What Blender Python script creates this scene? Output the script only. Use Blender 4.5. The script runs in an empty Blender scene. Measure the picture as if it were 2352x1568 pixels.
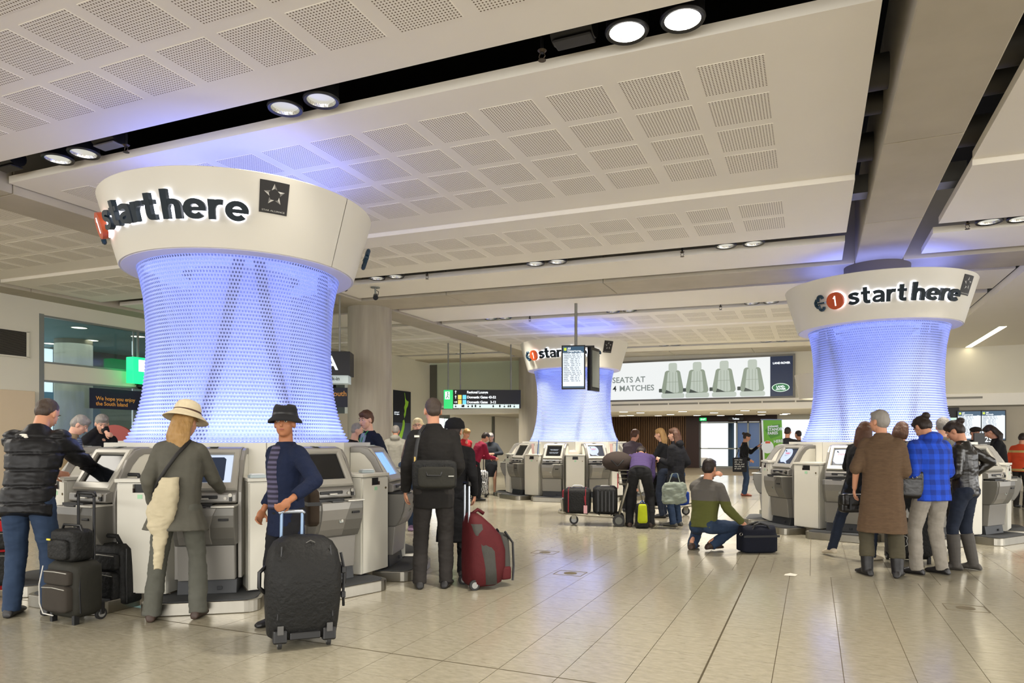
import bpy, bmesh, math, random
from mathutils import Vector, Matrix, noise
random.seed(7)
V = Vector
R = math.radians
C = bpy.context.scene.collection

# ------------------------------------------------------------------ camera, world, exposure
F_PX, CX, HORIZON, EYE = 1587.0, 1176.0, 1012.0, 1.40
TH = math.atan((1867.0 - CX) / F_PX)
CT, ST = math.cos(TH), math.sin(TH)
cam_data = bpy.data.cameras.new('camera')
cam = bpy.data.objects.new('camera', cam_data)
C.objects.link(cam)
cam.location = (0, 0, EYE)
cam.rotation_euler = (R(90), 0, TH)
cam_data.sensor_width = 36.0
cam_data.lens = F_PX * 36.0 / 2352.0
cam_data.shift_y = (HORIZON - 784.0) / 2352.0
cam_data.clip_end = 200
bpy.context.scene.camera = cam
world = bpy.data.worlds.new('world')
bpy.context.scene.world = world
world.use_nodes = True
wb = world.node_tree.nodes['Background']
wb.inputs[0].default_value = (0.97, 0.97, 0.96, 1)
wb.inputs[1].default_value = 1.7
vs = bpy.context.scene.view_settings
vs.view_transform = 'Standard'
vs.look = 'None'
vs.gamma = 1
vs.exposure = 0.62
vs.use_curve_mapping = False


def cyc(px, d, z=0.0):
    """a point d metres in front of the camera under image column px"""
    l = (px - CX) / F_PX * d
    return V((l * CT - d * ST, l * ST + d * CT, z))


def floor_at(px, py):
    return cyc(px, F_PX * EYE / (py - HORIZON))


def on_y(px, Y):
    t = (px - CX) / F_PX
    return (t * CT - ST) / (t * ST + CT) * Y


def area_light(name, loc, rot, sx, sy, energy, color):
    ld = bpy.data.lights.new(name, 'AREA')
    ld.shape = 'RECTANGLE'
    ld.size, ld.size_y, ld.energy, ld.color = sx, sy, energy, color
    o = bpy.data.objects.new(name, ld)
    C.objects.link(o)
    o.location = loc
    o.rotation_euler = rot
    return o


# added fill lights out of view, behind the camera and to the right
area_light('front_fill', (3.0, -7.0, 2.3), (R(78), 0, R(12)), 16, 3.6, 300, (1.0, 0.96, 0.90))
area_light('side_fill', (13.5, 6.0, 2.2), (R(85), 0, R(95)), 12, 3.4, 380, (1.0, 0.97, 0.92))

# added area lights, out of view; their floor bounce brightens the ceiling
area_light('rear_hall_fill', (-2.0, -6.5, 4.2), (0, 0, 0), 16, 4.0, 1500, (1.0, 0.96, 0.90))
area_light('right_hall_fill', (12.5, 4.0, 4.2), (0, 0, 0), 4, 12, 800, (1.0, 0.95, 0.86))
area_light('left_hall_fill', (-12.0, 1.0, 4.2), (0, 0, 0), 4, 6, 350, (1.0, 0.95, 0.86))

# ------------------------------------------------------------------ materials
MATS = {}


def new_mat(name):
    m = bpy.data.materials.new(name)
    m.use_nodes = True
    nt = m.node_tree
    return m, nt, nt.nodes['Principled BSDF']


def node(nt, kind, **kw):
    n = nt.nodes.new(kind)
    for k, v in kw.items():
        if k.startswith('i_'):
            n.inputs[k[2:].replace('_', ' ')].default_value = v
        else:
            setattr(n, k, v)
    return n


def srgb(c):
    if isinstance(c, str):
        c = [int(c[i:i + 2], 16) / 255.0 for i in (0, 2, 4)]
        c = [x / 12.92 if x <= 0.04045 else ((x + 0.055) / 1.055) ** 2.4 for x in c]
    return (c[0], c[1], c[2], 1.0)


def mat(name, col, rough=0.6, metal=0.0, var=0.0, scale=8.0, bump=0.0, stretch=(1, 1, 1), emit=0.0, spec=0.5, col2=None, sheen=0.0, coat=0.0):
    """procedural surface: base colour with noise variation and optional noise bump"""
    if name in MATS:
        return MATS[name]
    m, nt, b = new_mat(name)
    c = srgb(col)
    b.inputs['Base Color'].default_value = c
    b.inputs['Roughness'].default_value = rough
    b.inputs['Metallic'].default_value = metal
    b.inputs['Specular IOR Level'].default_value = spec
    if sheen:
        b.inputs['Sheen Weight'].default_value = sheen
    if coat:
        b.inputs['Coat Weight'].default_value = coat
        b.inputs['Coat Roughness'].default_value = 0.08
    tc = node(nt, 'ShaderNodeTexCoord')
    mp = node(nt, 'ShaderNodeMapping')
    mp.inputs['Scale'].default_value = stretch
    nt.links.new(tc.outputs['Object'], mp.inputs[0])
    if var or col2 is not None:
        nz = node(nt, 'ShaderNodeTexNoise', i_Scale=scale, i_Detail=5.0)
        nt.links.new(mp.outputs[0], nz.inputs['Vector'])
        mx = node(nt, 'ShaderNodeMix', data_type='RGBA')
        c2 = srgb(col2) if col2 is not None else tuple(max(0, x * (1 - var)) for x in c[:3]) + (1,)
        c1 = c if col2 is not None else tuple(min(1, x * (1 + var * 0.6)) for x in c[:3]) + (1,)
        mx.inputs['A'].default_value = c1
        mx.inputs['B'].default_value = c2
        nt.links.new(nz.outputs['Fac'], mx.inputs['Factor'])
        nt.links.new(mx.outputs['Result'], b.inputs['Base Color'])
    if bump:
        n2 = node(nt, 'ShaderNodeTexNoise', i_Scale=scale * 2.5, i_Detail=4.0)
        nt.links.new(mp.outputs[0], n2.inputs['Vector'])
        bp = node(nt, 'ShaderNodeBump', i_Strength=bump, i_Distance=0.01)
        nt.links.new(n2.outputs['Fac'], bp.inputs['Height'])
        nt.links.new(bp.outputs[0], b.inputs['Normal'])
    if emit:
        b.inputs['Emission Color'].default_value = c
        b.inputs['Emission Strength'].default_value = emit
    MATS[name] = m
    return m


def emission(name, col, strength, dark=0.0):
    if name in MATS:
        return MATS[name]
    m, nt, b = new_mat(name)
    b.inputs['Base Color'].default_value = (dark, dark, dark, 1)
    b.inputs['Roughness'].default_value = 0.25
    b.inputs['Emission Color'].default_value = srgb(col)
    b.inputs['Emission Strength'].default_value = strength
    MATS[name] = m
    return m


def glass(name, col='dfe9e6', mix=0.86, rough=0.03):
    if name in MATS:
        return MATS[name]
    m, nt, b = new_mat(name)
    out = nt.nodes['Material Output']
    tr = node(nt, 'ShaderNodeBsdfTransparent')
    tr.inputs[0].default_value = srgb(col)
    gl = node(nt, 'ShaderNodeBsdfGlossy', i_Roughness=rough)
    fr = node(nt, 'ShaderNodeFresnel', i_IOR=1.45)
    ms = node(nt, 'ShaderNodeMixShader')
    nt.links.new(fr.outputs[0], ms.inputs[0])
    nt.links.new(tr.outputs[0], ms.inputs[1])
    nt.links.new(gl.outputs[0], ms.inputs[2])
    nt.links.new(ms.outputs[0], out.inputs[0])
    MATS[name] = m
    return m


# ------------------------------------------------------------------ mesh helpers
class MB:
    def __init__(self):
        self.v, self.f = [], []

    def add(self, vs, fs):
        o = len(self.v)
        self.v += [V(p) for p in vs]
        self.f += [tuple(i + o for i in f) for f in fs]
        return self

    def box(self, c, s, rot=None):
        x, y, z = s[0] / 2, s[1] / 2, s[2] / 2
        p = [V(q) for q in ((-x, -y, -z), (x, -y, -z), (x, y, -z), (-x, y, -z), (-x, -y, z), (x, -y, z), (x, y, z), (-x, y, z))]
        if rot is not None:
            p = [rot @ q for q in p]
        return self.add([q + V(c) for q in p], [(0, 3, 2, 1), (4, 5, 6, 7), (0, 1, 5, 4), (1, 2, 6, 5), (2, 3, 7, 6), (3, 0, 4, 7)])

    def bx(self, x0, x1, y0, y1, z0, z1):
        return self.box(((x0 + x1) / 2, (y0 + y1) / 2, (z0 + z1) / 2), (x1 - x0, y1 - y0, z1 - z0))

    def prism(self, pts, a0, a1, axis='x'):
        """extrude the closed 2D profile pts along axis from a0 to a1"""
        n = len(pts)
        f = {'x': lambda a, p: (a, p[0], p[1]), 'y': lambda a, p: (p[0], a, p[1]), 'z': lambda a, p: (p[0], p[1], a)}[axis]
        vs = [f(a0, p) for p in pts] + [f(a1, p) for p in pts]
        fs = [tuple(range(n)), tuple(reversed(range(n, 2 * n)))] + [(i, i + n, (i + 1) % n + n, (i + 1) % n) for i in range(n)]
        return self.add(vs, fs)

    def loft(self, rings, cap=True, closed=True):
        n = len(rings[0])
        vs = [p for r in rings for p in r]
        fs = []
        for i in range(len(rings) - 1):
            for j in range(n if closed else n - 1):
                k = (j + 1) % n
                fs.append((i * n + j, i * n + k, (i + 1) * n + k, (i + 1) * n + j))
        if cap:
            fs.append(tuple(reversed(range(n))))
            fs.append(tuple(range((len(rings) - 1) * n, len(rings) * n)))
        return self.add(vs, fs)

    def lathe(self, prof, n=32, c=(0, 0, 0), cap=True, a0=0.0, a1=360.0):
        full = abs(a1 - a0 - 360) < 1e-6
        m = n if full else n + 1
        rings = [[(c[0] + r * math.cos(R(a0 + (a1 - a0) * j / n)), c[1] + r * math.sin(R(a0 + (a1 - a0) * j / n)), c[2] + z) for j in range(m)] for r, z in prof]
        return self.loft(rings, cap and full, full)

    def cone(self, p0, p1, r0, r1=None, n=10, round_ends=False, flat=1.0, side=None):
        p0, p1 = V(p0), V(p1)
        r1 = r0 if r1 is None else r1
        d = (p1 - p0)
        L = d.length
        d = d.normalized() if L > 1e-6 else V((0, 0, 1))
        s = V(side) if side is not None else (V((1, 0, 0)) if abs(d.x) < 0.8 else V((0, 1, 0)))
        s = (s - d * s.dot(d)).normalized()
        t = d.cross(s)
        prof = []
        if round_ends:
            prof += [(r0 * math.sin(R(a)), -r0 * math.cos(R(a))) for a in (12, 45)]
            prof += [(r0, 0.0), ((r0 + r1) / 2, L / 2), (r1, L)]
            prof += [(r1 * math.cos(R(a)), L + r1 * math.sin(R(a))) for a in (45, 78)]
        else:
            prof = [(r0, 0.0), (r1, L)]
        rings = [[p0 + d * h + (s * math.cos(2 * math.pi * j / n) + t * flat * math.sin(2 * math.pi * j / n)) * r for j in range(n)] for r, h in prof]
        return self.loft(rings)

    def tube(self, pts, r, n=8, closed=False):
        pts = [V(p) for p in pts]
        rings, up = [], None
        for i, p in enumerate(pts):
            a = pts[max(i - 1, 0)] if not closed else pts[i - 1]
            b = pts[min(i + 1, len(pts) - 1)] if not closed else pts[(i + 1) % len(pts)]
            d = (b - a).normalized()
            if up is None:
                up = V((0, 0, 1)) if abs(d.z) < 0.9 else V((1, 0, 0))
            s = d.cross(up).normalized()
            up = s.cross(d).normalized()
            rings.append([p + (s * math.cos(2 * math.pi * j / n) + up * math.sin(2 * math.pi * j / n)) * r for j in range(n)])
        if closed:
            rings.append(rings[0])
        return self.loft(rings, not closed)

    def ell(self, c, r, m=None, nu=14, nv=8):
        c = V(c)
        r = (r, r, r) if isinstance(r, (int, float)) else r
        rings = []
        for i in range(nv + 1):
            a = -math.pi / 2 + math.pi * i / nv
            a = max(min(a, math.pi / 2 - 0.06), -math.pi / 2 + 0.06)
            ring = []
            for j in range(nu):
                b = 2 * math.pi * j / nu
                p = V((r[0] * math.cos(a) * math.cos(b), r[1] * math.cos(a) * math.sin(b), r[2] * math.sin(a)))
                ring.append(c + (m @ p if m is not None else p))
            rings.append(ring)
        return self.loft(rings)

    def map(self, fn):
        self.v = [V(fn(p)) for p in self.v]
        return self

    def mesh(self, name):
        me = bpy.data.meshes.new(name)
        me.from_pydata([tuple(p) for p in self.v], [], self.f)
        me.update()
        return me

    def build(self, name, m, parent=None, smooth=False, bevel=0.0, seg=2, loc=None, rot=None):
        me = self.mesh(name)
        bm = bmesh.new()
        bm.from_mesh(me)
        bmesh.ops.recalc_face_normals(bm, faces=bm.faces)
        bm.to_mesh(me)
        bm.free()
        return link(name, me, m, parent, smooth, bevel, seg, loc, rot)


def link(name, me, m, parent=None, smooth=False, bevel=0.0, seg=2, loc=None, rot=None):
    o = bpy.data.objects.new(name, me)
    C.objects.link(o)
    if m is not None and not me.materials:
        me.materials.append(m)
    if parent is not None:
        o.parent = parent
    if loc is not None:
        o.location = loc
    if rot is not None:
        o.rotation_euler = rot
    if smooth:
        me.shade_smooth()
        if smooth == 'auto':
            me.set_sharp_from_angle(angle=R(35))
    if bevel:
        bv = o.modifiers.new('bevel', 'BEVEL')
        bv.width, bv.segments, bv.limit_method, bv.angle_limit = bevel, seg, 'ANGLE', R(40)
    return o


def tag(o, label=None, cat=None, group=None, kind=None):
    if label: o['label'] = label
    if cat: o['category'] = cat
    if group: o['group'] = group
    if kind: o['kind'] = kind
    return o


def thing(name, label, cat, loc=(0, 0, 0), rz=0.0, group=None, kind=None):
    o = bpy.data.objects.new(name, None)
    o.empty_display_size = 0.1
    C.objects.link(o)
    o.location = loc
    o.rotation_euler = (0, 0, rz)
    return tag(o, label, cat, group, kind)


def copy_tree(o, parent=None, skip=()):
    c = o.copy()
    C.objects.link(c)
    c.parent = parent
    for ch in list(o.children):
        if ch.name.split('.')[0] not in skip:
            copy_tree(ch, c, skip)
    return c


# scratch scene in which text and blobs are evaluated to plain meshes
TMP = bpy.data.scenes.new('scratch')


def evaluated(o):
    TMP.collection.objects.link(o)
    vl = TMP.view_layers[0]
    vl.update()
    dg = vl.depsgraph
    me = bpy.data.meshes.new_from_object(o.evaluated_get(dg), depsgraph=dg)
    TMP.collection.objects.unlink(o)
    bpy.data.objects.remove(o)
    return me


TEXTS = {}


def text_mesh(s, size=1.0, depth=0.0, bold=0.0, align='LEFT', space=1.0, line=1.0):
    key = (s, size, depth, bold, align, space, line)
    if key not in TEXTS:
        cu = bpy.data.curves.new('t', 'FONT')
        cu.body, cu.size, cu.extrude, cu.offset = s, size, depth / 2, bold
        cu.align_x, cu.space_character, cu.space_line, cu.resolution_u = align, space, line, 3
        me = evaluated(bpy.data.objects.new('t', cu))
        TEXTS[key] = me
    return TEXTS[key]


def flat_text(name, s, size, m, parent, loc, rot, depth=0.002, bold=0.0, align='LEFT', space=1.0, line=1.0):
    me = text_mesh(s, size, depth, bold, align, space, line).copy()
    me.name = name
    me.materials.clear()
    return link(name, me, m, parent, loc=loc, rot=rot)


def blob(name, mb, voxel, m, parent=None, smooth=4, disp=0.0, freq=9.0, floor=None, ratio=None, zdisp=None):
    """fuse overlapping closed shapes into one continuous skin"""
    me = mb.mesh('b')
    o = bpy.data.objects.new('b', me)
    md = o.modifiers.new('r', 'REMESH')
    md.mode, md.voxel_size, md.use_smooth_shade = 'VOXEL', voxel, True
    if smooth:
        sm = o.modifiers.new('s', 'SMOOTH')
        sm.factor, sm.iterations = 0.5, smooth
    if ratio:
        dc = o.modifiers.new('d', 'DECIMATE')
        dc.ratio = ratio
    out = evaluated(o)
    out.name = name
    bpy.data.meshes.remove(me)
    if disp or zdisp:
        nrm = [v.normal.copy() for v in out.vertices]
        for v, n in zip(out.vertices, nrm):
            a = 0.0
            if disp:
                p = v.co * freq
                a += disp * (noise.noise(p) + 0.6 * noise.noise(V((p.x * 1.7, p.y * 1.7, p.z * 4.2))))
            if zdisp:
                a += zdisp(v.co)
            v.co += n * a
    if floor is not None:
        for v in out.vertices:
            if v.co.z < floor:
                v.co.z = floor
    out.shade_smooth()
    return link(name, out, m, parent)

# ------------------------------------------------------------------ shared materials
WHITE = mat('white_laminate', 'cbc8bc', 0.35, var=0.03, scale=3)
CREAM = mat('painted_plaster', 'dcd8c8', 0.75, var=0.04, scale=1.5, bump=0.03)
CEILP = mat('ceiling_panel_paint', 'f0ebdf', 0.8, var=0.03, scale=1.2)
EDGE = mat('panel_edge', 'a89f8c', 0.8, var=0.06, scale=3)
CONC = mat('concrete', 'c2baa8', 0.8, scale=1.6, col2='a59d8b', bump=0.15, stretch=(1, 1, 0.6))
CONCV = mat('board_marked_concrete', 'bab2a2', 0.78, scale=3.0, col2='878173', bump=0.2, stretch=(2.2, 2.2, 0.25))
DARK = mat('dark_plenum', '15130f', 0.9, var=0.2)
BLACK = mat('black_plastic', '0c0c0d', 0.45)
STEEL = mat('brushed_steel', '98948a', 0.33, 1.0, var=0.12, scale=14, stretch=(1, 1, 0.08))
GREYM = mat('grey_metal_paint', '6a6863', 0.45, 0.3)
FRAME = mat('aluminium_frame', '8e928c', 0.4, 0.6)
KGREY = mat('kiosk_silver', '827f79', 0.38, 0.35, var=0.03, scale=4)
KDARK = mat('kiosk_mid_grey', '67655f', 0.42, 0.3, var=0.03, scale=4)
RUBBER = mat('rubber_mat', '37393b', 0.75, var=0.15, scale=20, bump=0.1)
PEARL = emission('white_light', 'fff6e2', 3.0)
LENS = emission('daylight_window', 'e3f1ff', 1.2)
GREEN = emission('green_sign', '12c463', 0.9)
WHITEM = emission('lit_white', 'f4fbff', 1.0)
GLASS = glass('clear_glass')

# ------------------------------------------------------------------ floor: stone tiles
PX, PY, X0, Y0 = 0.388, 0.395, -0.22, 4.646


def tile_material(name, base, dark, spot):
    m, nt, b = new_mat(name)
    tc = node(nt, 'ShaderNodeNewGeometry')
    n1 = node(nt, 'ShaderNodeTexNoise', i_Scale=2.2, i_Detail=6.0, i_Roughness=0.6)
    mp = node(nt, 'ShaderNodeMapping')
    mp.inputs['Scale'].default_value = (1, 2.4, 1)
    mp.inputs['Rotation'].default_value = (0, 0, 0.5)
    nt.links.new(tc.outputs['Position'], mp.inputs[0])
    vo = node(nt, 'ShaderNodeTexVoronoi', i_Scale=7.0, i_Randomness=1.0)
    n2 = node(nt, 'ShaderNodeTexNoise', i_Scale=13.0, i_Detail=5.0, i_Roughness=0.65)
    for q in (vo, n2):
        nt.links.new(mp.outputs[0], q.inputs['Vector'])
    nt.links.new(tc.outputs['Position'], n1.inputs['Vector'])
    r0 = node(nt, 'ShaderNodeMix', data_type='RGBA')
    r0.inputs['A'].default_value, r0.inputs['B'].default_value = srgb(base), srgb(dark)
    mr = node(nt, 'ShaderNodeMapRange')
    mr.inputs[1].default_value, mr.inputs[2].default_value = 0.35, 0.75
    nt.links.new(n2.outputs['Fac'], mr.inputs[0])
    nt.links.new(mr.outputs[0], r0.inputs['Factor'])
    r1 = node(nt, 'ShaderNodeMix', data_type='RGBA')
    r1.inputs['B'].default_value = srgb(spot)
    ms = node(nt, 'ShaderNodeMapRange')
    ms.inputs[1].default_value, ms.inputs[2].default_value, ms.inputs[3].default_value, ms.inputs[4].default_value = 0.10, 0.19, 0.42, 0.0
    nt.links.new(vo.outputs['Distance'], ms.inputs[0])
    mm = node(nt, 'ShaderNodeMath', operation='MULTIPLY')
    nt.links.new(ms.outputs[0], mm.inputs[0])
    gt = node(nt, 'ShaderNodeSeparateColor')
    nt.links.new(vo.outputs['Color'], gt.inputs[0])
    g2 = node(nt, 'ShaderNodeMath', operation='GREATER_THAN')
    g2.inputs[1].default_value = 0.55
    nt.links.new(gt.outputs[0], g2.inputs[0])
    nt.links.new(g2.outputs[0], mm.inputs[1])
    nt.links.new(mm.outputs[0], r1.inputs['Factor'])
    nt.links.new(r0.outputs['Result'], r1.inputs['A'])
    nt.links.new(r1.outputs['Result'], b.inputs['Base Color'])
    rr = node(nt, 'ShaderNodeMapRange')
    rr.inputs[3].default_value, rr.inputs[4].default_value = 0.10, 0.24
    nt.links.new(n1.outputs['Fac'], rr.inputs[0])
    nt.links.new(rr.outputs[0], b.inputs['Roughness'])
    b.inputs['Specular IOR Level'].default_value = 0.75
    return m


TILE = tile_material('stone_tile', 'a09a87', '8c8572', '716854')
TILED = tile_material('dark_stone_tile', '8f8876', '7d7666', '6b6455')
floor = MB().bx(-40, 40, -12, 60, -0.2, -0.006).build('floor', mat('grout', '665a44', 0.8))
tag(floor, kind='structure')


def tile_box(mb, x0, x1, y0, y1):
    g, b = 0.0022, 0.002
    x0, x1, y0, y1 = x0 + g, x1 - g, y0 + g, y1 - g
    mb.loft([[(x0, y0, -0.008), (x1, y0, -0.008), (x1, y1, -0.008), (x0, y1, -0.008)],
             [(x0, y0, 0), (x1, y0, 0), (x1, y1, 0), (x0, y1, 0)]])


def visible(x, y, m=0.35):
    d = -x * ST + y * CT
    l = x * CT + y * ST
    return d > 2.9 and abs(l) < d * 0.741 + m + 0.3


tb = MB()
tile_box(tb, -PX / 2, PX / 2, -PY / 2, PY / 2)
tile_me = tb.mesh('tile')
tile_me.materials.append(TILE)
cand = []
for j in range(-12, 8):
    for i in range(-30, 40):
        x, y = X0 + (i + 0.5) * PX, Y0 + (j + 0.5) * PY
        if visible(x, y):
            cand.append((-x * ST + y * CT, i, j, x, y))
cand.sort()
near = {(c[1], c[2]) for c in cand[:300]}
for d, i, j, x, y in cand[:300]:
    link('tile', tile_me, None, floor, loc=(x, y, 0))
rest, band = MB(), MB()
for j in range(-16, 62):
    off = 0.0 if j < 8 else PX * 0.5
    yc = Y0 + (j + 0.5) * PY
    for i in range(-70, 60):
        x, y = X0 + (i + 0.5) * PX + off, yc
        if (i, j) in near and j < 8:
            continue
        if not visible(x, y, 1.2) and not (-3 < x < 6 and -1 < y < 3.4):
            continue
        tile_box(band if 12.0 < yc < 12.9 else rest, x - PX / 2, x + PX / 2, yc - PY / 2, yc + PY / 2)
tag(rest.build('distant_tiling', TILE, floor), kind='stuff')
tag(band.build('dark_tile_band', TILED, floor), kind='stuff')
# flush access covers, expansion joints and a floor hatch set into the stone
BRONZE = mat('joint_strip', '4f4838', 0.9, spec=0.1)
for (x, y, sx, sy) in ((-0.608, 5.6, 0.012, 9.0), (-1.5, 3.856, 14.0, 0.010)):
    MB().box((x, y, 0.0), (sx, sy, 0.001)).build('joint_strip', BRONZE, floor)
for px, py in ((1310, 1316), (2218, 1396), (1252, 1268)):
    p = floor_at(px, py)
    m_ = MB()
    for dx in (-0.15, 0.15):
        m_.box((dx, 0, 0), (0.006, 0.24, 0.003))
    for dy in (-0.12, 0.12):
        m_.box((0, dy, 0), (0.30, 0.006, 0.003))
    m_.lathe([(0.07, 0.0), (0.07, 0.001), (0.05, 0.0015)], 16)
    m_.build('access_cover', mat('cover_metal', '6f6756', 0.85, spec=0.1), floor, loc=(p.x, p.y, 0.001))

# ------------------------------------------------------------------ ceiling: stepped perforated panels below a dark plenum
SLOPE = 0.0165


def zc(x, base):
    return base - SLOPE * (x - 0.42)


ceiling = thing('ceiling', None, None, kind='structure')
MB().bx(-30, 20, -9, 24, 5.25, 5.35).build('plenum_slab', DARK, ceiling)

pm, nt, b_ = new_mat('perforated_board')
b_.inputs['Roughness'].default_value = 0.8
tc = node(nt, 'ShaderNodeTexCoord')
sp = node(nt, 'ShaderNodeSeparateXYZ')
nt.links.new(tc.outputs['Object'], sp.inputs[0])
hx = []
for ax in 'XY':
    mu = node(nt, 'ShaderNodeMath', operation='MULTIPLY')
    mu.inputs[1].default_value = 1 / 0.0265
    ad = node(nt, 'ShaderNodeMath', operation='ADD')
    ad.inputs[1].default_value = 100.5 if ax == 'X' else 100.5
    fr = node(nt, 'ShaderNodeMath', operation='FRACT')
    su = node(nt, 'ShaderNodeMath', operation='SUBTRACT')
    su.inputs[1].default_value = 0.5
    ab = node(nt, 'ShaderNodeMath', operation='ABSOLUTE')
    lt = node(nt, 'ShaderNodeMath', operation='LESS_THAN')
    lt.inputs[1].default_value = 0.22
    nt.links.new(sp.outputs[ax], mu.inputs[0])
    for a, c in ((mu, ad), (ad, fr), (fr, su), (su, ab), (ab, lt)):
        nt.links.new(a.outputs[0], c.inputs[0])
    hx.append(lt)
hm = node(nt, 'ShaderNodeMath', operation='MULTIPLY')
nt.links.new(hx[0].outputs[0], hm.inputs[0])
nt.links.new(hx[1].outputs[0], hm.inputs[1])
hc = node(nt, 'ShaderNodeMix', data_type='RGBA')
hc.inputs['A'].default_value, hc.inputs['B'].default_value = srgb('f0ebdf'), srgb('6a5a40')
nt.links.new(hm.outputs[0], hc.inputs['Factor'])
nt.links.new(hc.outputs['Result'], b_.inputs['Base Color'])
bpn = node(nt, 'ShaderNodeBump', i_Strength=0.4, i_Distance=0.004, invert=True)
nt.links.new(hm.outputs[0], bpn.inputs['Height'])
nt.links.new(bpn.outputs[0], b_.inputs['Normal'])
PATCH = MB().box((0, 0, 0), (0.503, 0.503, 0.004)).mesh('perforated_patch')
PATCH.materials.append(pm)

# rows: near edge, far edge, base height, patch rows start, number of patch rows
ROWS = [(-4.0, 4.68, 4.300, -1.80, 10), (5.13, 8.38, 4.300, 5.53, 4), (8.385, 10.46, 4.242, 8.82, 2), (10.92, 12.03, 4.242, 0, 0),
        (13.55, 15.15, 4.242, 0, 0), (15.55, 17.6, 4.242, 15.95, 2), (17.605, 20.9, 4.20, 18.05, 4), (21.3, 22.2, 4.20, 0, 0)]
BAYS = [(-14.55, -9.62, -9.85, 7), (-8.74, 0.42, -0.335, 13), (1.50, 9.0, 2.6, 0)]
npatch = 0
for bi, (bx0, bx1, px0, nx) in enumerate(BAYS):
    for ri, (ya, yb, zb, ps, nr) in enumerate(ROWS):
        x1 = bx1
        if bi == 2 and ya > 12.5:
            x1 = 3.02
        if bi == 2 and ya > 8 and ya < 12.5:
            x1 = 6.0
        m_ = MB()
        za, zbb = zc(bx0, zb), zc(x1, zb)
        t = 0.085
        m_.loft([[(bx0, ya, za), (bx0, yb, za), (bx0, yb, za + t), (bx0, ya, za + t)],
                 [(x1, ya, zbb), (x1, yb, zbb), (x1, yb, zbb + t), (x1, ya, zbb + t)]])
        m_.build('panel', CEILP, ceiling)
        sl = math.atan(-SLOPE)
        for j in range(nr):
            for i in range(nx):
                x, y = px0 - 0.63 * i - 0.25, ps + 0.618 * j + 0.25
                if x < bx0 + 0.3 or y > yb - 0.1 or y < 0.0:
                    continue
                if bi == 0 and y < 4:
                    continue
                npatch += 1
                link('perforated_patch', PATCH, None, ceiling, loc=(x, y, zc(x, zb) - 0.0012), rot=(0, -sl, 0))
# dropped lower ceiling at the right-hand side with its linear luminaire
MB().bx(3.06, 14.0, 12.6, 24.0, 4.08, 4.22).build('lowered_panel', CEILP, ceiling)
lum = thing('linear_luminaire', 'long bright strip light in the plain ceiling right of the right-hand column', 'light', (4.07, 21.3, 4.079))
MB().bx(-0.09, 0.09, -1.95, 1.95, -0.012, 0.0).build('housing', WHITE, lum)
MB().bx(-0.075, 0.075, -1.93, 1.93, -0.018, -0.012).build('diffuser', emission('strip_diffuser', 'fff2d0', 5.0), lum)

# beams
beams = thing('beams', None, None, kind='structure')


def slbeam(x0, x1, y0, y1, z, name='beam'):
    m_ = MB()
    m_.loft([[(x0, y0, z - SLOPE * (x0 - 0.6)), (x0, y1, z - SLOPE * (x0 - 0.6)), (x0, y1, 5.3), (x0, y0, 5.3)],
             [(x1, y0, z - SLOPE * (x1 - 0.6)), (x1, y1, z - SLOPE * (x1 - 0.6)), (x1, y1, 5.3), (x1, y0, 5.3)]])
    return m_.build(name, CONC, beams, bevel=0.012)


def ybeam(x0, x1, cuts, z):
    for a, b in zip(cuts[:-1], cuts[1:]):
        MB().bx(x0, x1, a + 0.004, b - 0.004, z, 5.3).build('beam', CONC, beams, bevel=0.012)


ybeam(0.61, 1.27, (-4.0, 2.3, 7.4, 10.0, 12.18), 4.20)
ybeam(0.61, 1.27, (13.2, 18.0, 22.2), 4.20)
ybeam(-9.50, -8.78, (-2.0, 5.2, 9.0, 12.18), 4.355)
ybeam(-9.50, -8.78, (13.2, 15.4, 18.1, 20.4, 22.2), 4.355)
ybeam(-15.3, -14.6, (2.0, 9.0, 16.0, 23.2), 4.43)
for a, b in ((-15.2, -9.55), (-9.55, -6.75), (-6.75, -3.5), (-3.5, 3.9), (3.9, 12.0)):
    slbeam(a + 0.004, b - 0.004, 12.18, 13.2, 4.20)
for a, b in ((-15.2, -9.55), (-9.55, -4.2), (-4.2, -1.7), (-1.7, 3.0)):
    slbeam(a + 0.004, b - 0.004, 22.2, 23.25, 4.16)
# ducts and cable trays crossing the open shafts beside the beam
for k, y in enumerate((4.3, 5.0, 6.9, 7.5, 8.6)):
    for x0, x1 in ((0.40, 0.61), (1.27, 1.52)):
        m_ = MB().cone((x0 - 0.3, y, 4.66), (x1 + 0.3, y, 4.66), 0.11 if k % 2 else 0.15, n=16)
        m_.build('duct', mat('dark_duct', '4b463d', 0.6, 0.2), ceiling, smooth='auto')
for x0, x1 in ((0.30, 0.61), (1.27, 1.62)):
    MB().bx(x0, x1, 9.35, 9.42, 4.40, 4.62).bx(x0, x1, 9.35, 9.62, 4.40, 4.42).build('cable_tray', GREYM, ceiling)
    for q in range(6):
        MB().tube([(x0 + 0.02, 9.44 + q * 0.025, 4.44 + (q % 3) * 0.02), ((x0 + x1) / 2, 9.45 + q * 0.025, 4.42 + (q % 3) * 0.03), (x1, 9.44 + q * 0.025, 4.45)], 0.009, 6).build(
            'cable', mat('cable_' + 'abc'[q % 3], ('8a5a3c', '9c9384', '55402c')[q % 3], 0.6), ceiling)

# concrete columns
for nm, x, y, r, z1, lab in (('column', -9.12, 12.95, 0.485, 4.42, 'round bare concrete column between the left and middle illuminated columns'),
                             ('column', -9.12, 22.7, 0.46, 4.42, 'round concrete column just left of the middle illuminated column')):
    o = MB().lathe([(r, 0), (r, z1)], 48).build(nm, CONCV, smooth='auto', loc=(x, y, 0))
    tag(o, kind='structure')

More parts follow.
